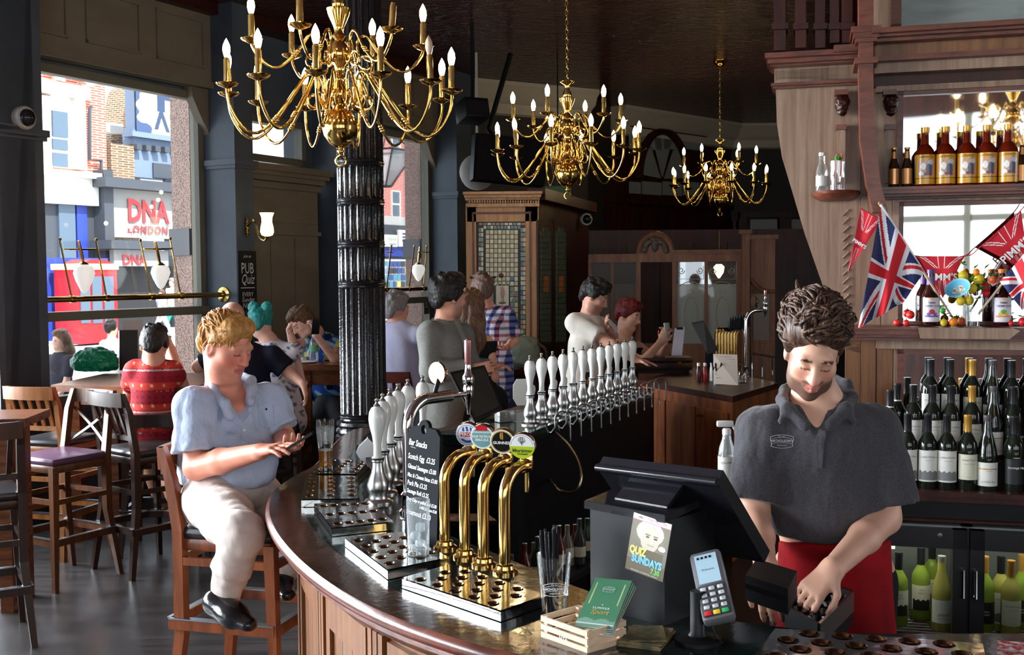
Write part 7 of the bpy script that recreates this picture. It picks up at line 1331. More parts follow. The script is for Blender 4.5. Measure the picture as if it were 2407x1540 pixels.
# ================================================================== far service counter
A1, B1, C1, D1 = gz(1500, 893, BT), gz(1722, 932, BT), gz(1830, 900, BT), gz(1640, 862, BT); t = thing('service_counter', 'wood fronted service counter at the end of the pump row', 'counter', ((A1+B1)/2).to_tuple()[:2]+(0,)); b = B(); b.hull4([Vector((q_.x, q_.y, 0)) for q_ in (A1, B1, C1, D1)], (0, 0, BT-.04)); b.build('cabinet', m_wood, t, smooth=0); b = B(); b.hull4([q_-Vector((0, 0, .04)) for q_ in (A1, B1, C1, D1)], (0, 0, .04)); b.build('worktop', m_darkwood, t, smooth=0)
dz = A1.lerp(B1, .72)-Vector((0, .012, .16)); b = B(); b.beam(dz-Vector((.05, 0, 0)), dz+Vector((.05, -.015, 0)), .012, .014); b.build('brass_handle', m_brass, t)
for k in range(3): a, c = A1.lerp(B1, .03+.32*k), A1.lerp(B1, .33+.32*k); n_ = Vector((-(B1-A1).normalized().y*-1, 0, 0)); b = B(); nn = Vector(((B1-A1).y, -(B1-A1).x, 0)).normalized(); b.hull4([Vector((a.x, a.y, .1))+nn*.0, Vector((c.x, c.y, .1)), Vector((c.x, c.y, .1))+nn*.015, Vector((a.x, a.y, .1))+nn*.015], (0, 0, .85)); b.build('door', m_wood, t, smooth=0)
p = at(1556, 885, 7.35); p.z = BT; t = thing('wooden_box', 'long dark wooden box with brass catches on the service counter', 'box', p); b = B(); b.cbox((0, 0, .055), (.44, .22, .06), bev=.004); b.build('base', m_darkwood, t, world=False); b = B(); b.cbox((0, 0, .105), (.45, .23, .035), bev=.004); b.build('lid', m_darkwood, t, world=False); b = B(); b.cbox((-.13, -.117, .085), (.03, .006, .02)); b.build('catch', m_brass, t, world=False); b = B(); b.cbox((.12, -.117, .085), (.03, .006, .02)); b.build('catch', m_brass, t, world=False); b = B(); b.cbox((0, 0, .0125), (.4, .2, .025)); b.build('plinth', m_black, t, world=False)
p = at(1594, 850, 7.6); t = thing('clipboard', 'white receipt clipboard standing on the service counter', 'clipboard', (p.x, p.y, BT+.0)); q = [at(1577, 846, 7.55), at(1602, 846, 7.5), at(1610, 768, 7.62), at(1586, 772, 7.65)]; b = B(); b.hull4(q, (0, .006, 0)); b.build('sheet', M('lilac_paper', rgb(206, 204, 224), .6), t, smooth=0); b = B(); b.cbox((0, 0, 0), (.05, .02, .02), TR(at(1598, 772, 7.6)), bev=.003); b.build('clip', m_black, t); b = B(); b.cbox((0, 0, 0), (.13, .08, .10), TR(at(1592, 848, 7.62), 0), bev=.004); b.build('stand', m_tbl, t)
q = [at(1627, 762, 6.9), at(1655, 757, 6.85), at(1689, 824, 6.7), at(1663, 833, 6.72)]; t = thing('tablet_till', 'black tablet till leaning beside the row of brass spouts', 'tablet', (q[3].x, q[3].y, BT)); b = B(); b.hull4(q, (.0, .02, .01)); b.build('case', m_black, t, smooth=0); b = B(); b.beam(at(1668, 805, 6.85), Vector((q[3].x+.05, 6.9*KF, BT)), .06, .03); b.build('stand', m_black, t)
p = at(1706, 905, 6.45); t = thing('menu_card', 'printed white menu sheet propped on the service counter', 'menu', (p.x, p.y, BT)); q = [at(1678, 902, 6.5), at(1735, 906, 6.4), at(1733, 834, 6.55), at(1677, 832, 6.6)]; b = B(); b.hull4(q, (0, .006, 0)); b.build('sheet', M('cream_paper', rgb(204, 192, 180), .6), t, smooth=0)
for k in range(9): w = .55 if k == 0 else .8; a, c = q[3].lerp(q[0], .08+.09*k), q[2].lerp(q[1], .08+.09*k); b = B(); b.beam(a.lerp(c, .5-w/2)+Vector((0, -.003, 0)), a.lerp(c, .5+w/2)+Vector((0, -.003, 0)), .001, .004); b.build('printed_line', M('print_grey', rgb(140, 128, 120), .6), t)
# row of brass spouts with black handles
t = thing('brass_tap_font', 'bank of upright brass spouts with black handles on the service counter', 'beer taps', Vector((at(1706, 835, 6.9).x, 6.9*KF, BT)))
for k in range(8):
    x = 1682+k*7.2; p0, p1 = at(x, 838, 6.9+.02*k), at(x, 776, 6.9+.02*k); p0.z = BT; b = B(); b.tube([p0, p1-Vector((0, 0, .03)), p1+Vector((.01, 0, 0)), p1+Vector((.04, .05, .01))], .0085, 8); b.build('spout', m_brass, t); b = B(); q = at(1716+k*6.2, 772-k*1.5, 6.95+.02*k); b.lathe([(.008, -.02), (.012, 0), (.014, .05), (.009, .08), (0, .084)], 10, TR(q)); b.tube([q-Vector((0, 0, .02)), p1+Vector((.04, .05, .01))], .007, 6); b.build('tap_handle', m_black, t)
bs = Vector((at(1752, 850, 7.0).x, 7.0*KF, BT)); chrome_tap('chrome swan tap with a pale lever on the service counter', bs, at(1799, 729, 7.05), at(1776, 708, 7.02), at(1800, 683, 7.05), at(1799, 746, 7.05), .016)
for k, (x, y, mm, lb) in enumerate(((1657, 893, M('ketchup', rgb(150, 20, 20), .2), 'red sauce bottle with a white cap on the service counter'), (1673, 891, m_white, 'white sauce bottle beside the red one on the service counter'), (1642, 890, M('dark_sauce', rgb(70, 16, 12), .2), 'dark red sauce bottle at the end of the wooden box'))):
    p = at(x, y, 6.75); p.z = BT; t = thing('sauce_bottle', lb, 'bottle', p); b = B(); b.lathe([(.02, 0), (.022, .05), (.016, .09), (.01, .11)], 14); b.build('bottle', mm, t, world=False); b = B(); b.lathe([(.012, .108), (.012, .13), (0, .131)], 12); b.build('cap', m_white, t, world=False)
p = at(1687, 905, 6.55); p.z = BT; t = thing('cutlery_jar', 'steel jar of black handled cutlery on the service counter', 'jar', p); b = B(); b.lathe([(.035, 0), (.037, .08), (.034, .08), (.032, .005)], 16, cap=False); b.build('jar', m_steel, t, world=False)
for k in range(6): a = k*1.05; b = B(); b.tube([(.012*math.cos(a), .012*math.sin(a), .01), (.04*math.cos(a), .03*math.sin(a), .15)], .005, 6); b.build('knife_handle', m_black, t, world=False)
p = at(1745, 880, 6.6); p.z = BT; glass('wine_goblet', 'upturned clear goblet beside the menu sheet', p, [(.035, 0), (.04, .04), (.03, .08), (.006, .09), (.006, .13), (.03, .135)], m_dglass)
p = at(1776, 838, 6.9); t = thing('wall_shelf_rack', 'chrome shelf with glasses behind the chrome swan tap', 'shelf', p); b = B(); b.tube([at(1762, 830, 6.9), at(1822, 840, 6.9)], .008, 6); b.build('rail', m_chrome, t)
for k in range(3): q0 = at(1768+k*24, 832+k*4, 6.9); b = B(); b.tube([q0, Vector((q0.x, q0.y, BT))], .006, 6); b.build('upright', m_chrome, t)
# bottles in the gloom under the counter inside the bar
o = thing('bottle_rail', 'dim speed rail inside the bar holding small bottles', 'shelf', (.3, 3.4*KF, 0)); ra, rb = at(1215, 1300, 3.3), at(1395, 1255, 3.75); ra.z = rb.z = .70; b = B(); b.beam(ra, rb, .16, .02); b.build('rail_shelf', m_black, o); b = B(); b.beam(ra+Vector((0, 0, -.68)), ra, .05, .05, (0, 1, 0)); b.beam(rb+Vector((0, 0, -.68)), rb, .05, .05, (0, 1, 0)); b.build('rail_leg', m_black, o)
mb_ = [M('rail_bottle_%d' % k, c_, .1) for k, c_ in enumerate((rgb(60, 62, 58), rgb(90, 40, 26), rgb(40, 60, 40), rgb(120, 110, 90)))]
for k in range(12):
    p = ra.lerp(rb, k/11)+Vector((.02*(k % 3-1), .03*(k % 2), .011)); t = thing('mixer_bottle', 'small mixer bottle on the dim rail inside the bar', 'bottle', p, 0, 'mixer bottles on the dim rail'); h_ = .8+.12*(k % 3); b = B(); b.lathe([(0, 0), (.024, 0), (.025, .09*h_), (.01, .13*h_), (.01, .17*h_), (0, .17*h_)], 12, cap=False); b.build('glass', mb_[k % 4], t, world=False); b = B(); b.lathe([(.0253, .03), (.0253, .07)], 12, cap=False); b.build('label', m_labc, t, world=False)
# ================================================================== people
VN = lambda v: np.array(v, float)
rs = np.random.RandomState(3)
def nrm(v): v = VN(v); return v/np.linalg.norm(v)
class Head:
    def __init__(h, c, fwd, up, sc=1.0, wx=1.0):
        f = nrm(fwd); u = VN(up); u = nrm(u-f*(u@f)); r = np.cross(f, u); h.R = np.stack([r, f, u], 1); h.c = VN(c); h.s = sc; h.wx = wx
    def __call__(h, x, y, z): return h.c+h.s*(h.R@VN((x*h.wx, y, z)))
    def local(h, V): return ((V-h.c)@h.R)/h.s/VN((h.wx, 1, 1))
def add_head(S, h, jaw=1.0, nose=1.0, ear=True, smile=0, detail=True):
    s = h.s; E = lambda c, r, k=.02, sub=False: S.ell(h(*c), VN(r)*s*VN((h.wx, 1, 1)), h.R, k*s, sub)
    E((0, -.015, .035), (.076, .096, .084)); E((0, .022, -.03), (.064*jaw, .07, .088), .03); E((0, .042, -.085), (.046*jaw, .045, .034), .03); E((0, .074, -.102), (.021*jaw, .017, .016), .02)
    for q in (-1, 1):
        E((q*.043, .056, -.024), (.024, .024, .024), .025); E((q*.048*jaw, .02, -.08), (.02, .035, .03), .03)
        if ear: E((q*.077, -.006, -.012), (.010, .019, .032), .008); E((q*.086, .0, -.01), (.007, .010, .018), .006, True)
    if not detail: E((0, .098, -.02), (.012, .018, .026), .015); return
    S.cap(h(-.038, .079, .022), h(.038, .079, .022), .013*s, k=.014*s)
    for q in (-1, 1): E((q*.031, .098, .002), (.019, .013, .012), .012, True); E((q*.031, .0775, .001), (.0145, .0125, .0125), .004)
    S.cap(h(0, .088, .014), h(0, .108*nose, -.028), .0085*s, .0125*s, k=.010*s); E((0, .107*nose, -.03), (.013, .012, .011), .008)
    for q in (-1, 1): E((q*.0125, .097, -.033), (.0085, .010, .008), .006)
    S.cap(h(-.02, .0855, -.0585+smile*.004), h(0, .0925, -.0575), .0058*s, .0075*s, k=.006*s); S.cap(h(.02, .0855, -.0585+smile*.004), h(0, .0925, -.0575), .0058*s, .0075*s, k=.006*s)
    S.cap(h(-.017, .0855, -.068+smile*.003), h(0, .092, -.070), .006*s, .0082*s, k=.006*s); S.cap(h(.017, .0855, -.068+smile*.003), h(0, .092, -.070), .006*s, .0082*s, k=.006*s)
    S.cap(h(-.022, .094, -.0633), h(.022, .094, -.0633), .0022*s, k=.003*s, sub=True)
def skin_col(h, skin, lips=None, brow=None, beard=None, blush=None, eyes='down', tan=None):
    def f(V):
        n = len(V); C = np.tile(VN(skin), (n, 1)); C *= (1+.05*np.sin(V[:, :1]*60+3*np.sin(V[:, 2:]*47)))
        if h is None: return C
        L = h.local(V); x, y, z = L.T; ax = np.abs(x); front = y > .03; inh = (z > -.14) & (z < .16) & (np.abs(x) < .12) & (np.abs(y) < .16)
        if blush is not None:
            w = np.clip(1-((ax-.042)/.03)**2-((z+.03)/.035)**2, 0, 1)*front+np.clip(1-(x/.018)**2-((z+.025)/.03)**2, 0, 1)*(y > .085); C = C*(1-.65*w[:, None])+VN(blush)*.65*w[:, None]
        if beard is not None:
            w = (z < -.045+.0*x) & (y > -.01) & inh & ~((ax < .02) & (z > -.075) & (z < -.055)); ww = np.clip((-.040-z)/.02, 0, 1)*w*np.clip((y+.01)/.03, 0, 1); ww = np.maximum(ww, ((z > -.054) & (z < -.042) & (ax < .03) & (y > .075))*.85); ww = np.maximum(ww, ((ax > .06) & (z < .01) & (y > -.0) & (y < .05) & inh)*.7); ww *= (z > -.125); ww[(ax > .0) & (z > -.03) & (ax < .055)] = 0; ww *= .86; C = C*(1-ww[:, None])+VN(beard)*ww[:, None]
        if lips is not None: m = (((x/.024)**2+((z+.0635)/.0125)**2) < 1) & (y > .078); C[m] = lips
        if brow is not None: m = (np.abs(z-.0235-.003*np.cos((ax-.033)*70)) < .0036) & (ax > .014) & (ax < .05) & (y > .06); C[m] = brow
        e = ((ax-.031)/.0165)**2+((z-.0)/.009)**2 < 1
        if eyes == 'down': m = e & front & (z < -.002) & (z > -.0065); C[m] = rgb(50, 30, 26)
        elif eyes == 'open':
            m = (((ax-.031)/.0145)**2+((z-.001)/.006)**2 < 1) & front; C[m] = rgb(225, 220, 215); m = (((ax-.031)/.006)**2+((z-.001)/.006)**2 < 1) & front; C[m] = rgb(50, 40, 40)
        return C
    return f
def add_hand(S, w, d, nrm_, side, curl=.5, sc=1.0, spread=.12, thumb=.7, pose=None):
    """w wrist, d hand direction, nrm_ palm-facing normal, side +1/-1 puts the thumb"""
    d = nrm(d); pn = VN(nrm_); pn = nrm(pn-d*(pn@d)); lat = np.cross(pn, d)*side; w = VN(w); L = .088*sc
    for q in (-.022, 0, .022): S.cap(w+lat*q*.6*sc, w+d*L*.92+lat*q*sc*1.15, .018*sc, .0135*sc, .016)
    for i, (q, ln, ph) in enumerate(((.031, .072, 0), (.0105, .08, .0), (-.0105, .075, .05), (-.030, .06, .1))):
        p = w+d*L*(.98 if i in (1, 2) else .93)+lat*q*sc; a = 0.0; cu = (pose[i] if pose else curl)+ph*curl; r = (.0092, .0094, .0089, .008)[i]*sc; dd = nrm(d+lat*(q/.031)*spread)
        for j, fr in enumerate((.45, .32, .25)):
            a += cu*(1.0 if j else .8); e = p+(dd*math.cos(a)+pn*math.sin(a))*ln*fr*sc; S.cap(p, e, r*(1-.06*j), r*(1-.06*(j+1)), .004); p = e
    p = w+d*.02*sc+lat*.022*sc; dd = nrm(d*.62+lat*.72+pn*.30*thumb); e = p+dd*.042*sc; S.cap(p, e, .015*sc, .0105*sc, .012); e2 = e+nrm(d*.85+lat*.25+pn*.4*thumb)*.032*sc; S.cap(e, e2, .0102*sc, .0095*sc, .005); S.cap(e2, e2+nrm(d*.9+pn*.35*thumb)*.024*sc, .0095*sc, .0078*sc, .005)
def hairm(name, c, c2): return M(name, c, .5, spec=.35, wood=((60, 60, 14), c2), bump=((90, 90, 22), .6, .01))
m_skin = M('skin', (1, 1, 1), .45, spec=.35, vcol=True, bump=((300, 300, 300), .05, .002)); m_fab = M('printed_fabric', (1, 1, 1), .85, spec=.2, vcol=True, bump=((240, 240, 240), .1, .003))
def fabric(name, c, c2=None, bs=14): return M(name, c, .85, spec=.2, var=((9, 9, 9), c2 or tuple(x*.85 for x in c), .7), bump=((bs, bs, bs*.6), .35, .02))
def torso(S, N, Hp, sl, sr, tf, rc, rw, rh, flat, rs, g=0):
    N, Hp, sl, sr = map(VN, (N, Hp, sl, sr)); C = N+(Hp-N)*.30; Wp = N+(Hp-N)*.66; sq = (nrm(tf), flat)
    S.cap(C, Wp, rc+g, rw+g, .05, sq=sq); S.cap(Wp, Hp, rw+g, rh+g, .05, sq=sq); mid = (sl+sr)/2; S.cap(sl, mid, rs+g, rs*1.15+g, .05); S.cap(mid, sr, rs*1.15+g, rs+g, .05); S.cap(N+(Hp-N)*.02, N+(Hp-N)*.16, .05+g, .075+g, .05)
def limb(S, pts, rs, k=.02, g=0, **kw): S.chain([VN(p) for p in pts], [r+g for r in rs], k, **kw)
def shoe(b_name, mat, root, heel, toe, ank, r=.04):
    S = SDF(); h_, t_ = VN(heel), VN(toe); S.cap(h_, h_+(t_-h_)*.55, r*.85, r*.95, .02); S.cap(h_+(t_-h_)*.5, t_, r*.98, r*.62, .02, sq=((0, 0, 1), .75)); S.cap(h_+VN((0, 0, .01)), VN(ank), r*.8, r*.95, .02, fb=True); return S.build(b_name, mat, root, .007)
def new_person(label, loc, grp=None): return thing('person', label, 'person', loc, 0, grp)
from mathutils.bvhtree import BVHTree
class Surf:
    def __init__(q, o):
        me = o.data; n = len(me.vertices); co = np.empty(n*3, np.float32); me.vertices.foreach_get('co', co); mw = np.array(_basis(o)); co = co.reshape(-1, 3)@mw[:3, :3].T+mw[:3, 3]; f = np.empty(len(me.loops), np.int32); me.loops.foreach_get('vertex_index', f); q.t = BVHTree.FromPolygons(co.tolist(), f.reshape(-1, 4).tolist())
    def __call__(q, px, py, lift=.0):
        d = ray(px, py).normalized(); p, n, i, dist = q.t.ray_cast(Vector((0, 0, CAMZ)), d)
        return (p-d*lift, n) if p is not None else (None, None)
def surf_strip(sf, pxs, half, mat, name, root, lift=.003, th=.004):
    """thin cloth band lying on the garment through the given photo points"""
    P = []
    for i in range(len(pxs)-1):
        for k in range(8): f = k/8; P.append((pxs[i][0]*(1-f)+pxs[i+1][0]*f, pxs[i][1]*(1-f)+pxs[i+1][1]*f))
    P.append(pxs[-1]); rings = []
    for x, y in P:
        p, n = sf(x, y)
        if p is None: continue
        rings.append((p, n))
    if len(rings) < 2: return
    R = []
    for i, (p, n) in enumerate(rings):
        t = (rings[min(i+1, len(rings)-1)][0]-rings[max(i-1, 0)][0]).normalized(); s_ = t.cross(n).normalized(); R.append([p-s_*half+n*0, p-s_*half+n*th, p+s_*half+n*th, p+s_*half])
    b = B(); b.loft(R, close=True); b.build(name, mat, root, smooth=50)
def locks(h, mat, root, n, seed, rootfn, flow, L=.06, r=.006, lift=.012, wob=.35):
    rs_ = np.random.RandomState(seed); b = B()
    for k in range(n):
        p, nn = rootfn(rs_); f = np.array(flow(p, rs_), float)+rs_.uniform(-wob, wob, 3); f -= nn*(f@nn)*.85; f /= np.linalg.norm(f)+1e-9; ln = L*rs_.uniform(.7, 1.3); pts = []
        side = np.cross(f, nn)*rs_.uniform(-.4, .4)
        for j in range(6): t = j/5; pts.append(Vector(h(*(p*1.0+f*ln*t+nn*lift*math.sin(math.pi*min(1, t*1.0))*rs_.uniform(.6, 1.2)+side*ln*t*t-nn*ln*.32*t*t))))
        rr = r*rs_.uniform(.7, 1.2); b.tube(pts, [rr*.8, rr, rr, rr*.8, rr*.5, rr*.15], 5)
    o = b.build('hair_locks', mat, root, smooth=80); o['kind'] = 'stuff'; return o
def skull(cz=.05, rx=.083, ry=.1, rz=.088, cy=-.028, ymax=9, zmin=-.02, cond=None):
    def f(rs_):
        while True:
            d = rs_.normal(size=3); d /= np.linalg.norm(d); p = np.array([rx*d[0], cy+ry*d[1], cz+rz*d[2]])
            if p[2] > zmin and (cond is None or cond(p)): nn = d/np.array([rx, ry, rz]); return p, nn/np.linalg.norm(nn)
    return f
# ------------------------------------------------------------------ barman
A = lambda x, y, Y: at(x, y, Y)
skin = rgb(216, 166, 142)
pr_ = new_person('bearded young barman in a grey polo and red apron looking down at the till', (A(1950, 1300, 2.7).x, 2.72*KF, 0))
h = Head(A(1911, 824, 2.62), (-.14, -.80, -.50), (.02, -.5, .85), 1.0, .90)
N = A(1918, 935, 2.74); Hp = A(1958, 1330, 2.74); sl, sr = A(1796, 1016, 2.74), A(2056, 1010, 2.74); tf = (-.1, -1, 0)
elL, wrL = A(1772, 1212, 2.72), A(1800, 1330, 2.50); elR, wrR = A(2078, 1218, 2.70), A(1957, 1338, 2.46)
S = SDF(); add_head(S, h, .96, smile=-1); limb(S, [h(0, -.035, -.03), N, VN(N)+VN((0, 0, -.05))], [.056, .06, .075], .03); torso(S, N, Hp, sl, sr, tf, .155, .14, .145, .68, .05)
limb(S, [sl, A(1783, 1100, 2.73), elL], [.052, .05, .044]); limb(S, [elL, VN(elL)*.55+VN(wrL)*.45, wrL], [.044, .042, .029]); limb(S, [sr, A(2076, 1100, 2.73), elR], [.052, .051, .046]); limb(S, [elR, VN(elR)*.6+VN(wrR)*.4, wrR], [.046, .043, .030])
add_hand(S, wrL, (.12, -.3, -.9), (.3, .9, .1), 1, .35); add_hand(S, wrR, (-.72, -.25, -.62), (-.25, .35, -.9), -1, .55, pose=(.35, .5, .6, .6))
for sg_ in (-1, 1): limb(S, [VN(Hp)+VN((sg_*.09, 0, -.02)), VN(Hp)+VN((sg_*.1, 0, -.45)), (Hp.x+sg_*.1, Hp.y, .08)], [.09, .06, .04])
S.build('body', m_skin, pr_, .0058, skin_col(h, skin, rgb(198, 122, 112), rgb(74, 48, 34), rgb(64, 40, 30), rgb(214, 142, 122)))
# polo shirt
m_polo = M('charcoal_polo', rgb(74, 72, 76), .9, spec=.15, var=((220, 220, 220), rgb(56, 54, 58), .6), bump=((10, 10, 5), .55, .05), sheen=.15)
S = SDF(); torso(S, N, VN(Hp)+VN((0, 0, .0)), sl, sr, tf, .152, .142, .148, .74, .056, .012)
S.cap(sl, A(1771, 1176, 2.72), .072, .083, .04, fb=True); S.cap(sr, A(2092, 1186, 2.71), .072, .086, .04, fb=True)
S.noise(.0035, 26, .5, (1, 1, .45)).noise(.002, 60, 1.1, (1, 1, .5))
S.cap(A(1914, 925, 2.66), A(1922, 1012, 2.642), .066, .016, .006, sub=True); S.cap(VN(N)+VN((0, -.01, .06)), VN(N)+VN((0, -.02, -.02)), .064, .060, .01, sub=True)
S.cut(VN(A(1958, 1292, 2.6)), (-.06, 0, -1)); SFB = Surf(S.build('polo_shirt', m_polo, pr_, .007))
S = SDF()
for pts in ([(1990, 905, 2.80), (2002, 935, 2.74), (1988, 962, 2.67), (1950, 1000, 2.635)], [(1846, 918, 2.78), (1838, 940, 2.73), (1850, 962, 2.665), (1892, 1000, 2.635)], [(1990, 905, 2.80), (1960, 893, 2.86), (1880, 895, 2.86), (1846, 918, 2.78)]):
    P = [VN(A(*p)) for p in pts]
    for i in range(len(P)-1): S.cap(P[i], P[i+1], .017, .017, .012)
for tip in ((2006, 992, 2.65), (1836, 990, 2.65)): a = VN(A(*( (1984, 962, 2.67) if tip[0] > 1900 else (1856, 962, 2.67)))); S.cap(a, VN(A(*tip)), .017, .010, .015)
S.build('collar', m_polo, pr_, .0065)
surf_strip(SFB, [(1936, 1010), (1926, 1040), (1922, 1100)], .013, m_polo, 'placket', pr_)
p_, n_ = SFB(1838, 1038, .004); badge_logo(face_m(p_, (Vector((1, 0, 0))-n_*n_.x), (0, 0, 1)), .062, pr_, name='shirt_logo')
# apron, trousers, hair
S = SDF(); a, c = VN(A(1958, 1268, 2.72)), VN(A(1962, 1500, 2.70)); S.cap(a, c, .163, .174, .03, fa=True, fb=True, sq=((0, 1, 0), .78)); S.noise(.004, 22, .3, (1, 1, .35)); S.build('apron', fabric('red_apron', rgb(150, 16, 24), rgb(120, 10, 18)), pr_, .008)
S = SDF()
for sg_ in (-1, 1): limb(S, [VN(Hp)+VN((sg_*.09, 0, -.05)), VN(Hp)+VN((sg_*.1, 0, -.45)), (Hp.x+sg_*.1, Hp.y, .06)], [.1, .075, .06])
S.build('trousers', fabric('black_trousers', (.012, .012, .014)), pr_, .014)
for sg_ in (-1, 1): shoe('shoe', m_black, pr_, (Hp.x+sg_*.1, Hp.y+.06, .045), (Hp.x+sg_*.1, Hp.y-.15, .04), (Hp.x+sg_*.1, Hp.y+.02, .12))
m_hair1 = hairm('brown_hair', rgb(92, 64, 48), rgb(36, 24, 20))
S = SDF(); E = lambda c, r, k=.02, sub=False: S.ell(h(*c), VN(r)*h.s*VN((h.wx, 1, 1)), h.R, k, sub)
E((0, -.03, .05), (.084, .1, .085)); E((0, -.075, .0), (.07, .05, .075)); E((-.01, .02, .108), (.066, .062, .042), .03); E((.04, .01, .098), (.042, .06, .04), .03); E((-.062, .03, .085), (.03, .04, .036), .03); E((.07, .0, .065), (.03, .05, .045), .03); E((0, .07, .098), (.046, .028, .024), .03)
for q in (-1, 1): E((q*.078, -.01, .03), (.016, .035, .045), .02)
E((0, .106, -.010), (.068, .062, .098), .012, True); S.noise(.002, 90, .4, (1, 1, .3)); S.build('hair', m_hair1, pr_, .0055)
locks(h, m_hair1, pr_, 330, 11, skull(.052, .088, .104, .098, cond=lambda p: p[2] > .03+.55*max(0, p[1]-.02) and (p[1] < .055 or p[2] > .085)), lambda p, r: (p[0]*6+.3, -.9+r.uniform(-.3, .2), .1), .085, .0058, .02, .26)
locks(h, m_hair1, pr_, 90, 12, skull(.06, .07, .09, .10, .0, cond=lambda p: p[1] > .02 and p[2] > .09), lambda p, r: (p[0]*9-.45, .25, .45), .075, .006, .03, .3)
# ------------------------------------------------------------------ seated man
YM = 3.62; yo = lambda d: YM+d
mroot = new_person('fair-haired man in a pale blue shirt and cream trousers sitting with a phone', (MAN_ST[0]-.1, A(540, 1100, YM).y, 0))
h2 = Head(A(533, 812, YM-.02), (.80, -.46, -.36), (.30, -.15, .95), 1.02)
N = A(527, 925, yo(.03)); Hp = A(535, 1195, yo(.08)); sl, sr = A(460, 962, yo(-.08)), A(632, 950, yo(.12)); tf = (.62, -.75, 0)
elN, wrN = A(462, 1098, yo(-.12)), A(612, 1062, yo(-.32)); elF, wrF = A(664, 1030, yo(.12)), A(668, 1052, yo(-.12))
skin2 = rgb(222, 146, 122)
S = SDF(); add_head(S, h2, 1.10, 1.02); limb(S, [h2(0, -.03, -.03), N, VN(N)+VN((0, 0, -.06))], [.062, .068, .08], .03); S.ell(h2(0, .03, -.115), (.05, .05, .03), h2.R, .03); torso(S, N, Hp, sl, sr, tf, .145, .15, .15, .8, .05)
limb(S, [sl, elN], [.055, .048]); limb(S, [elN, VN(elN)*.6+VN(wrN)*.4, wrN], [.048, .046, .030]); limb(S, [sr, elF, wrF], [.055, .048, .030])
add_hand(S, wrN, VN(A(700, 1040, yo(-.42)))-VN(wrN), (.1, .15, -1), -1, .14, spread=.1, thumb=.8, pose=(.10, .14, .25, .3)); add_hand(S, wrF, VN(A(716, 1052, yo(-.3)))-VN(wrF), (.25, -.35, .9), -1, .42, thumb=.2)
S.build('body', m_skin, mroot, .0062, skin_col(h2, skin2, rgb(196, 104, 96), rgb(200, 150, 110), None, rgb(226, 112, 96)))
m_shirt = M('pale_blue_shirt', rgb(196, 204, 220), .8, spec=.25, stripe=((150, 150, 0), rgb(164, 178, 208), .5), bump=((11, 11, 7), .6, .045))
S = SDF(); torso(S, N, VN(Hp)+VN((0, 0, -.0)), sl, sr, tf, .155, .165, .165, .84, .062, .014); S.ell(A(575, 1085, yo(-.02)), (.13, .15, .14), k=.07)
S.cap(sl, A(464, 1062, yo(-.11)), .080, .096, .04, fb=True); S.cap(sr, A(664, 1008, yo(.10)), .068, .074, .04, fb=True); S.noise(.005, 22, .2, (1, 1, .6)).noise(.003, 48, 1, (1, 1, .7))
S.cap(A(552, 910, yo(-.03)), A(572, 972, yo(-.05)), .064, .020, .006, sub=True); S.cap(VN(N)+VN((0, 0, .07)), VN(N)+VN((.01, -.01, -.015)), .07, .066, .01, sub=True); S.cut(A(540, 1136, YM), (0, 0, -1)); SFM = Surf(S.build('shirt', m_shirt, mroot, .0075))
S = SDF()
for pts in ([(498, 895, .0), (502, 922, -.06), (528, 948, -.10), (540, 978, -.10)], [(498, 895, .0), (515, 885, .10), (560, 882, .13), (590, 895, .05)], [(590, 895, .05), (592, 915, -.0), (588, 945, -.05)]): P = [VN(A(x, y, yo(d))) for x, y, d in pts]; S.chain(P, [.02]*len(P), .012)
S.build('collar', m_shirt, mroot, .0065)
surf_strip(SFM, [(592, 975), (578, 1000), (574, 1050), (586, 1124)], .014, m_shirt, 'placket', mroot)
surf_strip(SFM, [(528, 958), (545, 985), (572, 1000)], .010, m_shirt, 'placket', mroot)
for x, y in ((574, 1012), (578, 1072)):
    p_, n_ = SFM(x, y, .004)
    if p_ is not None: b = B(); b.lathe([(.0055, 0), (.0055, .002), (0, .003)], 10, align(p_, p_+n_)); b.build('button', m_white, mroot)
for pts in ([(606, 958), (644, 948)], [(606, 958), (612, 1008), (628, 1014), (646, 996), (644, 948)]): surf_strip(SFM, pts, .003 if len(pts) > 2 else .007, m_shirt, 'chest_pocket', mroot)
p_, n_ = SFM(626, 962, .004)
if p_ is not None: b = B(); b.cbox((0, 0, 0), (.007, .008, .002), face_m(p_, (1, 0, 0))); b.build('pocket_emblem', m_black, mroot)
# trousers
hipN, hipF = A(498, 1178, yo(-.06)), A(590, 1165, yo(.16)); knN, anN = A(566, 1258, yo(-.50)), A(524, 1418, yo(-.46)); knF, anF = A(722, 1250, yo(-.10)), A(665, 1345, yo(-.06))
m_chino = fabric('cream_chinos', rgb(222, 208, 200), rgb(204, 190, 184)); S = SDF(); S.cap(hipN, hipF, .11, .11, .06); S.ell(A(550, 1155, yo(.0)), (.14, .15, .085), k=.06)
limb(S, [hipN, VN(hipN)*.5+VN(knN)*.5, knN], [.10, .09, .074], .05); limb(S, [knN, VN(knN)*.5+VN(anN)*.5, anN], [.074, .064, .050], .03, fb=True); limb(S, [hipF, knF], [.105, .075], .05); limb(S, [knF, anF], [.072, .054], .03, fb=True); S.noise(.003, 26, .4, (1, 1, .7)).noise(.0022, 60); S.build('trousers', m_chino, mroot, .008)
m_shoe = M('black_leather_shoe', (.012, .011, .012), .18, spec=.6)
for nm, hl, to, an in (('shoe', (508, 1420, -.48), (584, 1468, -.56), (522, 1408, -.46)), ('shoe', (648, 1345, -.02), (676, 1398, -.16), (655, 1338, -.05))): shoe(nm, m_shoe, mroot, A(hl[0], hl[1], yo(hl[2])), A(to[0], to[1], yo(to[2])), A(an[0], an[1], yo(an[2])), .05)
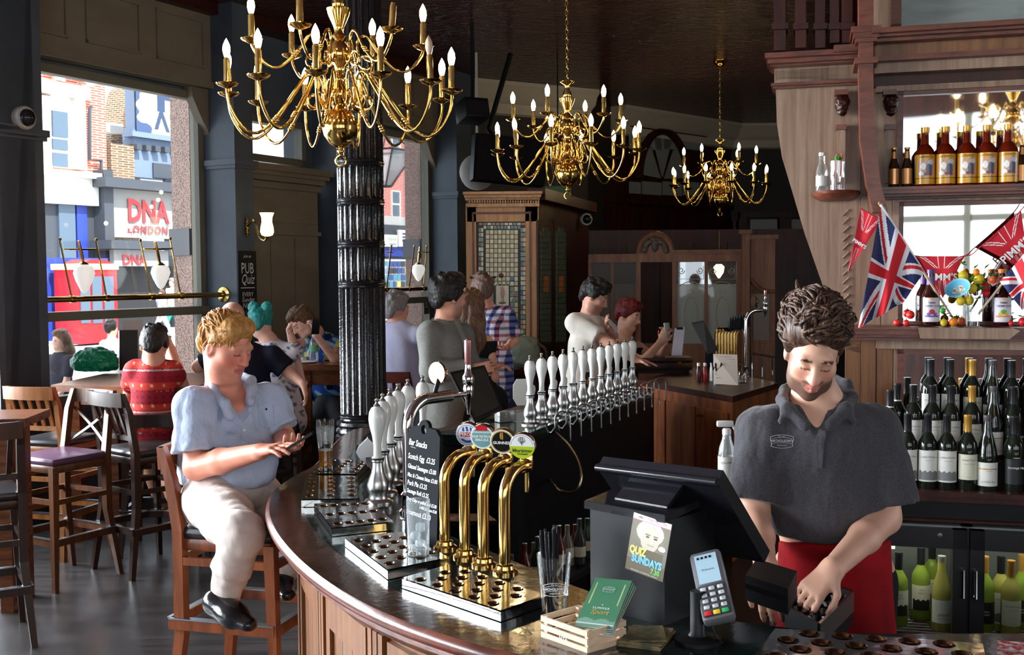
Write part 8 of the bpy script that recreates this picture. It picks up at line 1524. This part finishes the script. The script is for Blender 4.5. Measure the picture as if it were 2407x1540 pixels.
m_hair2 = hairm('fair_hair', rgb(206, 152, 84), rgb(158, 104, 52)); S = SDF(); E = lambda c, r, k=.02, sub=False: S.ell(h2(*c), VN(r)*h2.s, h2.R, k, sub)
E((0, -.025, .045), (.084, .1, .086)); E((0, -.08, -.005), (.07, .04, .07)); E((.0, .045, .098), (.06, .05, .034), .03); E((.05, .04, .07), (.03, .04, .04), .03); E((.075, .005, .02), (.016, .03, .045), .015); E((-.075, .005, .02), (.016, .03, .045), .015); E((0, .1, -.03), (.075, .06, .082), .012, True); E((.085, .03, -.02), (.03, .045, .045), .01, True); E((-.085, .03, -.02), (.03, .045, .045), .01, True)
E((0, .105, -.022), (.068, .058, .088), .012, True); S.noise(.0015, 130, .4, (1, .4, 1)); S.build('hair', m_hair2, mroot, .006)
locks(h2, m_hair2, mroot, 260, 21, skull(.045, .084, .1, .088, -.025, zmin=-.02, cond=lambda p: p[1] < .06 and (p[2] > .02 or p[1] < -.03)), lambda p, r: (.55, .8 if p[2] > .06 else -.2, -.15 if p[2] > .06 else -.9), .06, .0042, .004, .2)
locks(h2, m_hair2, mroot, 60, 22, skull(.05, .07, .085, .085, .0, cond=lambda p: p[1] > .03 and p[2] > .085), lambda p, r: (.9, .35, -.1), .065, .0046, .010, .25)
q = [A(655, 1072, yo(-.30)), A(672, 1060, yo(-.40)), A(734, 1022, yo(-.42)), A(716, 1034, yo(-.31))]; t = thing('smartphone', 'black smartphone held by the man in the pale blue shirt', 'phone', sum(q, Vector())/4); b = B(); b.hull4(q, (0, 0, .009)); b.build('case', m_black, t, smooth=0); c4 = sum(q, Vector())/4; b = B(); b.hull4([c4+(p_-c4)*.92+Vector((0, 0, .009)) for p_ in q], (0, 0, .0012)); b.build('screen', M('phone_screen', rgb(70, 74, 84), .1), t, smooth=0)
# ------------------------------------------------------------------ guests, simpler builds
def guest(label, Y, head, N, Hp, sl, sr, tf, skin, top, hair, arms=(), rc=.15, rw=.13, rh=.15, sleeve=.55, fit=.014, headsc=1.0, fwd=(0, 1, 0), up=(0, 0, 1), hairfn=None, legs='stand', legm=None, topcol=None, beard=None, vox=.0095, hands=True, strap=False, rs_=.055, eyes='down', lips=None, brow=None, topcut=None, loc=None, knees=None, skirt=None, smile=0):
    g = lambda p: A(p[0], p[1], Y+(p[2] if len(p) > 2 else 0))
    hc, n, hp, a, c = g(head), g(N), g(Hp), g(sl), g(sr); r = new_person(label, loc or (hp.x, hp.y, 0)); h = Head(hc, fwd, up, headsc)
    S = SDF(); add_head(S, h, smile=smile); limb(S, [h(0, -.03, -.03), n, VN(n)+VN((0, 0, -.05))], [.052, .055, .07], .03); torso(S, n, hp, a, c, tf, rc-.01, rw-.01, rh-.01, .7, rs_-.012)
    for i, ar in enumerate(arms):
        P = [VN(a if ar[0] == 'l' else c)]+[VN(g(p)) for p in ar[1]]; limb(S, P, [.047, .041, .028][:len(P)])
        if hands and len(P) == 3: add_hand(S, P[2], ar[2], ar[3], ar[4], ar[5] if len(ar) > 5 else .4, .95)
    if legs == 'stand':
        for q in (-.09, .09): limb(S, [VN(hp)+VN((q, 0, -.02)), (hp.x+q, hp.y, .5), (hp.x+q, hp.y, .08)], [.09, .06, .04])
    if legs == 'sit':
        for kn, an in knees: limb(S, [hp, g(kn), g(an)], [.09, .06, .042], .03)
    S.build('body', m_skin, r, vox, skin_col(h, skin, lips, brow, beard, None, eyes))
    S = SDF(); torso(S, n, hp, a, c, tf, rc, rw, rh, .76, rs_, fit)
    for ar in arms:
        P = [VN(a if ar[0] == 'l' else c)]+[VN(g(p)) for p in ar[1]]
        if sleeve > 1: limb(S, [P[0], P[1], P[1]+(P[2]-P[1])*(sleeve-1)], [.062+fit, .052+fit, .042+fit], .03, fb=False)
        elif sleeve > 0: S.cap(P[0], P[0]+(P[1]-P[0])*sleeve, .060+fit, .062+fit, .03, fb=True)
    S.noise(.003, 26, .4, (1, 1, .5)); S.cap(h(0, -.02, -.06), VN(n)+VN((0, 0, .0)), .062, .066, .01, sub=True)
    if topcut: S.cut(g(topcut[0]), topcut[1])
    S.build('top', m_fab if topcol else top, r, vox, topcol)
    if legs == 'stand' or (legs == 'sit' and legm):
        S = SDF()
        if legs == 'stand':
            for q in (-.09, .09): limb(S, [VN(hp)+VN((q, 0, .02)), (hp.x+q, hp.y, .5), (hp.x+q, hp.y, .08)], [.112, .078, .062], .03)
        else:
            for kn, an in knees: limb(S, [hp, g(kn), g(an)], [.11, .08, .06], .03)
        S.build('trousers', legm or fabric('dark_trousers', rgb(34, 34, 40)), r, .014)
        if legs == 'stand':
            for q in (-.09, .09): shoe('shoe', m_black, r, (hp.x+q-tf[0]*.05, hp.y-tf[1]*.05, .045), (hp.x+q+tf[0]*.16, hp.y+tf[1]*.16, .04), (hp.x+q, hp.y, .12))
    if hairfn: S = SDF(); hairfn(S, h); S.build('hair', hair, r, .008)
    return r, h
def hair_short(top=.0, vol=1.0, low=-.07):
    def f(S, h):
        E = lambda c, r, k=.02, sub=False: S.ell(h(*c), VN(r)*h.s, h.R, k, sub)
        E((0, -.025, .042), (.085*vol, .103*vol, .088*vol)); E((0, -.078, low+.065), (.07, .042, .075)); E((0, .04, .1+top), (.06, .05, .03+top), .03)
        for q in (-1, 1): E((q*.075, -.005, .015), (.016, .034, .045), .015)
        E((0, .1, -.03), (.076, .062, .08), .012, True)
        for k in range(22): a = rs.uniform(0, 6.28); el = rs.uniform(.1, 1.4); p0 = np.array([.084*math.cos(a)*math.cos(el), -.025+.1*math.sin(a)*math.cos(el), .045+.087*math.sin(el)])*vol; S.cap(h(*p0), h(*(p0*1.02+np.array([.0, .03, .005]))), .014, .007, .012)
        E((0, .1, -.03), (.072, .058, .08), .012, True); S.noise(.0025, 120, .4)
    return f
m_hdark = hairm('dark_hair', rgb(40, 34, 34), rgb(16, 13, 13)); m_hgrey = hairm('grey_hair', rgb(150, 146, 146), rgb(100, 96, 98)); m_hbr = hairm('long_brown_hair', rgb(120, 88, 66), rgb(74, 52, 40)); m_hred = hairm('red_dyed_hair', rgb(120, 24, 26), rgb(70, 10, 14)); m_hteal = hairm('teal_hair', rgb(40, 160, 150), rgb(20, 84, 96)); m_hlt = hairm('light_brown_hair', rgb(112, 80, 56), rgb(70, 48, 34))
SK = rgb(214, 164, 140); SK2 = rgb(206, 150, 124)
def pat_dress(V):
    x, y, z = V.T; C = np.tile(VN(rgb(150, 34, 44)), (len(V), 1)); b1 = np.sin(z*46) > .55; C[b1] = rgb(196, 60, 52); d = (np.sin(x*150) > .2) & (np.sin(z*150) > .3); C[d & ~b1] = rgb(110, 30, 54); d2 = (np.abs(np.sin(z*23)) < .06); C[d2] = rgb(206, 170, 170); d3 = (np.sin(x*90) > .86) & (np.sin(z*90) > .6) & b1; C[d3] = rgb(226, 170, 130); return C
def pat_floral(V):
    x, y, z = V.T; C = np.tile(VN(rgb(206, 200, 210)), (len(V), 1)); d = np.sin(x*62+2*np.sin(z*31))*np.sin(z*70+1.5*np.sin(x*44)) > .5; C[d] = rgb(96, 100, 140); d = np.sin(x*48+1)*np.sin(z*52+2+np.sin(y*40)) > .72; C[d] = rgb(130, 140, 120); return C
def pat_hawaii(V):
    x, y, z = V.T; C = np.tile(VN(rgb(44, 86, 176)), (len(V), 1)); d = np.sin(x*40+2*np.sin(z*30))*np.sin(z*38+y*30) > .3; C[d] = rgb(140, 190, 220); d = np.sin(x*34+1.3)*np.sin(z*30+2+np.sin(y*30)) > .55; C[d] = rgb(200, 200, 90); d = np.sin(x*27+3)*np.sin(z*29+1) < -.7; C[d] = rgb(20, 36, 80); return C
def pat_check(V):
    x, y, z = V.T; u = (x*.8-y*.6); w = rgb(206, 208, 216); C = np.tile(VN(w), (len(V), 1)); a = (np.sin(u*120) > .1); c = (np.sin(z*120) > .1); C[a] = rgb(90, 100, 150); C[c] = rgb(110, 116, 160); C[a & c] = rgb(36, 40, 84); r_ = ((np.sin(u*60+.8) > .9) | (np.sin(z*60+.8) > .9)) & ~(a & c); C[r_] = rgb(180, 96, 96); return C
def arm(side, el, wr, d, n, sd, curl=.4): return (side, (el, wr), d, n, sd, curl)
guest('woman in a red patterned dress seated at the window table, head on hand', 6.2, (362, 812), (362, 858, -.02), (352, 1030), (318, 872), (402, 874), (.2, 1, 0), SK2, None, m_hdark, [arm('r', (428, 905, .12), (404, 822, .12), (-.3, 0, .9), (-.9, 0, .2), 1, .5), arm('l', (300, 940, .15), (330, 925, .4), (.5, .8, .1), (0, 0, -1), 1)], .135, .12, .155, .5, headsc=1.04, fwd=(-.15, .9, -.4), up=(0, .3, 1), hairfn=hair_short(), topcol=pat_dress, legs='sit', knees=(((372, 1075, .35), (404, 1168, .12)), ((345, 1078, .35), (380, 1190, .3))))
guest('bald man in a navy T-shirt reaching sideways behind the fair-haired man', 6.35, (548, 752), (556, 806), (590, 1000), (508, 838), (640, 838), (.3, 1, 0), rgb(220, 170, 150), fabric('navy_tee', rgb(24, 26, 42)), None, [arm('l', (466, 862, .0), (505, 800, .15), (.3, .2, .8), (.7, .2, 0), 1, .4), arm('r', (682, 878, .0), (712, 902, -.05), (.25, -.1, -.95), (-.9, 0, .1), -1, .3)], .18, .17, .18, .75, headsc=1.0, fwd=(.1, .95, -.2), legs='sit', knees=(((560, 1040, .4), (560, 1250, .4)), ((640, 1040, .4), (640, 1250, .4))), legm=fabric('navy_jeans', rgb(36, 40, 60)))
def hair_teal(S, h):
    hair_short(0, 1.02)(S, h)
    for x in (-.058, .062): S.ell(h(x, -.045, .125), (.042, .042, .046), k=.015); [S.ell(h(x+.03*math.cos(k), -.045+.03*math.sin(k), .125+.03*math.sin(k*2.3)), (.014, .014, .014), k=.008) for k in range(8)]
guest('teal-haired woman with two buns in a floral top facing the high table', 7.25, (613, 760), (632, 800), (668, 985), (600, 828), (690, 828), (.2, 1, 0), rgb(222, 176, 158), None, m_hteal, [arm('r', (706, 900, .05), (715, 900, .4), (.2, .9, 0), (0, 0, -1), 1), arm('l', (592, 910, .1), (620, 900, .4), (.3, .9, 0), (0, 0, -1), -1)], .15, .135, .17, .12, headsc=.95, fwd=(.25, .9, -.25), hairfn=hair_teal, topcol=pat_floral, legs='sit', knees=(((690, 1010, .4), (700, 1150, .4)), ((640, 1010, .4), (640, 1150, .4))), legm=fabric('pale_trousers', rgb(120, 110, 104)))
guest('man in a blue floral shirt leaning on the high table with a phone', 7.95, (710, 757, -.1), (742, 780), (775, 935, .2), (738, 800, .02), (790, 812, .1), (-.6, -.7, 0), rgb(222, 170, 152), None, m_hlt, [arm('r', (786, 842, -.15), (742, 788, -.28), (-.2, .1, .9), (-.8, .3, 0), 1, .5), arm('l', (690, 812, -.1), (680, 775, -.1), (.2, -.1, .9), (.9, 0, 0), 1, .4)], .16, .15, .16, .55, headsc=1.0, fwd=(-.62, -.5, -.62), up=(-.5, -.2, .8), hairfn=hair_short(), topcol=pat_hawaii, legs='sit', knees=(((740, 1000, -.2), (740, 1150, -.2)), ((800, 1000, -.2), (800, 1150, -.2))), legm=fabric('grey_trousers', rgb(60, 60, 66)), lips=rgb(190, 110, 100), brow=rgb(110, 80, 60))
guest('grey-haired man in a lilac shirt seated before the far window', 7.45, (932, 725), (930, 762), (940, 900), (905, 780, .05), (980, 790, -.05), (.5, .85, 0), rgb(206, 150, 130), fabric('lilac_shirt', rgb(186, 186, 214)), m_hgrey, [arm('r', (996, 850, .1), (975, 880, .45), (.2, .9, 0), (0, 0, -1), 1), arm('l', (898, 850, .1), (925, 870, .45), (.2, .9, 0), (0, 0, -1), -1)], .17, .165, .17, 1.6, headsc=1.02, fwd=(.72, .68, -.12), hairfn=hair_short(0, 1.04, -.08), legs='sit', knees=(((960, 940, .4), (960, 1080, .4)), ((920, 940, .4), (920, 1080, .4))), legm=fabric('dark_trousers2', rgb(30, 30, 36)))
def lapels(r):
    S = SDF(); S.chain([VN(A(1052, 748, 6.02)), VN(A(1072, 760, 5.93)), VN(A(1092, 800, 5.86)), VN(A(1098, 850, 5.84))], [.03, .028, .024, .012], .02); S.chain([VN(A(1020, 755, 5.98)), VN(A(1048, 744, 6.02))], [.024, .03], .02); S.build('lapel', m_jack, r, .009)
m_jack = M('grey_blazer', rgb(116, 116, 112), .85, spec=.2, var=((160, 160, 160), rgb(92, 92, 90), .6), bump=((10, 10, 10), .3, .03))
lapels(guest('dark-haired man in a grey blazer standing at the bar bend', 5.95, (1055, 698), (1046, 752), (1040, 1000), (1010, 785, -.1), (1085, 790, .12), (.85, .3, 0), rgb(204, 146, 122), m_jack, m_hdark, [arm('l', (1015, 872, -.16), (1118, 866, -.14), (.9, .1, .1), (0, 1, .1), 1, .5), arm('r', (1105, 870, .16), (1150, 862, .15), (.9, 0, .1), (0, 0, -1), 1)], .17, .16, .165, 1.75, headsc=1.08, fwd=(.80, .52, -.1), hairfn=hair_short(.012, 1.07), beard=rgb(150, 110, 94), brow=rgb(40, 30, 28), fit=.02)[0])
def hair_long(S, h):
    hair_short(.0, 1.05)(S, h)
    for q in (-1, 0, 1): S.chain([h(q*.06, -.06, .02), h(q*.075, -.085, -.10), h(q*.085, -.09, -.22), h(q*.075, -.08, -.33)], [.055, .058, .055, .02], .03)
    S.chain([h(-.075, .0, .02), h(-.095, -.01, -.1), h(-.09, .0, -.24)], [.035, .035, .02], .02); S.noise(.005, 70, .4, (1, 1, .25))
guest('long brown-haired woman in a dark strap top beside the man in the blazer', 6.25, (1108, 728), (1112, 775), (1125, 950), (1085, 802, .08), (1145, 806, -.06), (.6, .8, 0), rgb(214, 160, 134), fabric('black_top', rgb(26, 24, 28)), m_hbr, [arm('r', (1158, 885, -.05), (1150, 950, .15), (.1, .6, -.6), (0, 0, -1), 1), arm('l', (1078, 880, .1), (1090, 930, .3), (.2, .8, -.3), (0, 0, -1), -1)], .14, .12, .15, 0, headsc=.98, fwd=(.35, .92, -.1), hairfn=hair_long, rs_=.048, topcut=((1118, 800), (0, 0, 1)))
r_, hh = guest('man in a checked short-sleeved shirt with sunglasses on his head', 7.2, (1133, 682), (1140, 718), (1160, 930), (1118, 738, .05), (1188, 742, 0), (.3, .95, 0), rgb(206, 148, 126), None, hairm('cropped_hair', rgb(110, 84, 74), rgb(80, 60, 54)), [arm('r', (1208, 800, .02), (1195, 815, -.25), (-.5, -.7, 0), (0, 0, 1), 1), arm('l', (1108, 800, .05), (1120, 840, .3), (.3, .8, 0), (0, 0, -1), -1)], .165, .155, .16, .85, headsc=1.0, fwd=(-.25, .95, -.1), hairfn=hair_short(-.008, .985), topcol=pat_check, vox=.0075, legm=fabric('blue_jeans', rgb(50, 58, 84)))
b = B(); b.tube([hh(x*.098, .062-.1*x*x, .095) for x in [k/6 for k in range(-6, 7)]], .008, 6); b.build('sunglasses', m_black, r_)
guest('man in a white T-shirt leaning on the bar beside the red-haired woman', 7.05, (1398, 697), (1385, 738), (1368, 985), (1352, 760, -.05), (1418, 768, .05), (.75, -.35, 0), rgb(206, 150, 128), fabric('white_tee', rgb(222, 214, 204), rgb(206, 198, 190)), m_hdark, [arm('l', (1442, 812, -.16), (1498, 846, -.12), (.95, 0, -.2), (0, 0, -1), 1, .15), arm('r', (1440, 790, .12), (1432, 775, -.02), (-.3, -.5, .6), (.5, 0, 0), 1)], .165, .155, .16, .62, headsc=1.0, fwd=(.86, -.22, -.45), up=(.4, 0, .9), hairfn=hair_short(.01, 1.03), legm=fabric('blue_jeans', rgb(50, 58, 84)), lips=rgb(180, 104, 96), brow=rgb(40, 30, 28), beard=rgb(150, 110, 96))
def hair_red(S, h):
    hair_short(.005, 1.05)(S, h); P = [h(-.07, .02, -.02), h(-.075, .04, -.08), h(-.06, .05, -.14), h(-.05, .05, -.2), h(-.045, .05, -.26)]; S.chain(P, [.03, .026, .024, .022, .012], .012); [S.ell(p, (.026, .026, .02), k=.01) for p in P]
guest('red-haired woman in a black strap top holding up a phone', 7.5, (1478, 742), (1466, 786), (1462, 950), (1440, 812, -.05), (1500, 816, .06), (.75, -.5, 0), rgb(222, 168, 142), fabric('black_top', rgb(26, 24, 28)), m_hred, [arm('l', (1510, 852, -.2), (1552, 806, -.25), (.35, -.1, .9), (.6, .6, 0), 1, .5), arm('r', (1545, 850, .02), (1562, 808, -.15), (.1, -.1, .95), (-.6, -.5, 0), 1, .5)], .14, .12, .15, 0, headsc=.96, fwd=(.80, -.52, -.25), up=(.2, 0, 1), hairfn=hair_red, rs_=.046, topcut=((1468, 818), (0, 0, 1)), lips=rgb(190, 70, 76), brow=rgb(90, 40, 36), eyes='open', smile=1)
p = A(1569, 780, 7.24); t = thing('smartphone', 'pale smartphone held up by the red-haired woman', 'phone', p); b = B(); b.cbox((0, 0, 0), (.075, .01, .14), TR(p, .9, -.15), bev=.003); b.build('case', M('pale_phone', rgb(196, 200, 190), .3), t); b = B(); b.cbox((0, .006, 0), (.066, .002, .12), TR(p, .9, -.15)); b.build('screen', m_black, t)
p = A(742, 768, 7.62); t = thing('smartphone', 'dark smartphone at the ear of the man in the blue floral shirt', 'phone', p); b = B(); b.cbox((0, 0, 0), (.07, .01, .13), TR(p, .6, .25), bev=.003); b.build('case', m_black, t)
for (x, y, Y_), rz_, sh_, lb in (((590, 1000, 6.35), 3.0, .70, 'dark bar stool under the bald man in navy'), ((668, 985, 7.25), 3.0, .60, 'dark bar stool under the teal-haired woman'), ((775, 935, 8.15), -.7, .66, 'dark bar stool under the man in the floral shirt')):
    p = A(x, y, Y_); stool(lb, (p.x, p.y/KF/.975, 0), rz_, m_st2, m_padb, 's', sh_, sh_+.16)
# ------------------------------------------------------------------ passers-by outside
def walker(label, head, d, htot, top, legm, hairm_, fwd, skirt=False, stride=.15):
    s, z = WF.px(*head, d); hc = WF(s, d, z); g0 = 0.0; k = (z-g0+.1)/1.72; r = new_person(label, (hc.x, hc.y, 0)); h = Head(hc, fwd, (0, 0, 1), .98*k); f = nrm(fwd); lat = np.cross(f, (0, 0, 1)); n = VN(hc)+VN((0, 0, -.19*k)); hp = VN(hc)+VN((0, 0, -.74*k)); a, c = n-lat*.17*k+VN((0, 0, -.05)), n+lat*.17*k+VN((0, 0, -.05))
    S = SDF(); add_head(S, h, detail=False); limb(S, [h(0, -.03, -.03), n], [.05*k, .055*k]); torso(S, n, hp, a, c, f, .13*k, .12*k, .14*k, .7, .045*k)
    for q, sd in ((a, 1), (c, -1)): e = q+VN((0, 0, -.28*k))+f*.05*sd; w = e+VN((0, 0, -.2*k))+f*.12; limb(S, [q, e, w], [.045*k, .04*k, .03*k]); add_hand(S, w, (f[0]*.5, f[1]*.5, -.8), lat*sd, sd, .4, .9*k)
    ft = []
    for q in (-1, 1): kn = hp+lat*q*.09*k+VN((0, 0, -.40*k))+f*stride*.6*q; an = np.array([*(hp+lat*q*.09*k+f*stride*q)[:2], .09]); limb(S, [hp+lat*q*.08*k, kn, an], [.08*k, .055*k, .038*k]); ft.append((kn, an))
    S.build('body', m_skin, r, .016, skin_col(h, SK)); S = SDF(); torso(S, n, hp, a, c, f, .145*k, .135*k, .155*k, .75, .055*k, .01)
    for q, sd in ((a, 1), (c, -1)): S.cap(q, q+(VN((0, 0, -.2*k))+f*.035*sd), .066*k, .064*k, .03, fb=True)
    S.build('top', top, r, .016); S = SDF()
    for kn, an in ft: limb(S, [hp, kn, an], [.12*k, .08*k, .06*k], .03)
    S.build('trousers', legm, r, .018)
    for kn, an in ft: shoe('shoe', m_black, r, an+VN((0, 0, -.045)), an+f*.17+VN((0, 0, -.05)), an+VN((0, 0, .02)), .042)
    S = SDF(); hair_short(0, 1.05)(S, h)
    if skirt: S.chain([h(0, -.07, 0), h(0, -.1, -.15), h(0, -.1, -.3)], [.07, .08, .03], .03)
    S.build('hair', hairm_, r, .012)
u3 = lambda a: tuple(WF.u*a)
walker('woman in a dark waistcoat with long hair passing outside the near window', (140, 800), -1.6, 1.7, fabric('black_vest', rgb(52, 50, 58)), fabric('dark_jeans', rgb(40, 42, 56)), m_hbr, u3(-1), True)
walker('dark-haired passer-by in a white top outside the near window', (262, 772), -3.2, 1.7, fabric('white_top', rgb(230, 230, 232)), fabric('pale_jeans', rgb(120, 130, 150)), m_hdark, u3(1))
walker('white-haired pedestrian in white shirt and green trousers on the far pavement', (404, 664), -17.5, 1.7, fabric('white_top', rgb(230, 230, 232)), fabric('green_trousers', rgb(60, 150, 130)), m_hgrey, u3(-1), False, .25)
walker('pedestrian in pale clothes walking ahead of the white-haired one', (379, 690), -17.0, 1.6, fabric('lilac_shirt', rgb(186, 186, 214)), fabric('pale_trousers2', rgb(190, 186, 190)), m_hlt, u3(-1), False, .25)
walker('dark dressed pedestrian on the far pavement beyond the window behind the column', (968, 712), -12, 1.7, fabric('navy_tee', rgb(24, 26, 42)), fabric('dark_jeans', rgb(40, 42, 56)), m_hdark, u3(1), False, .2)
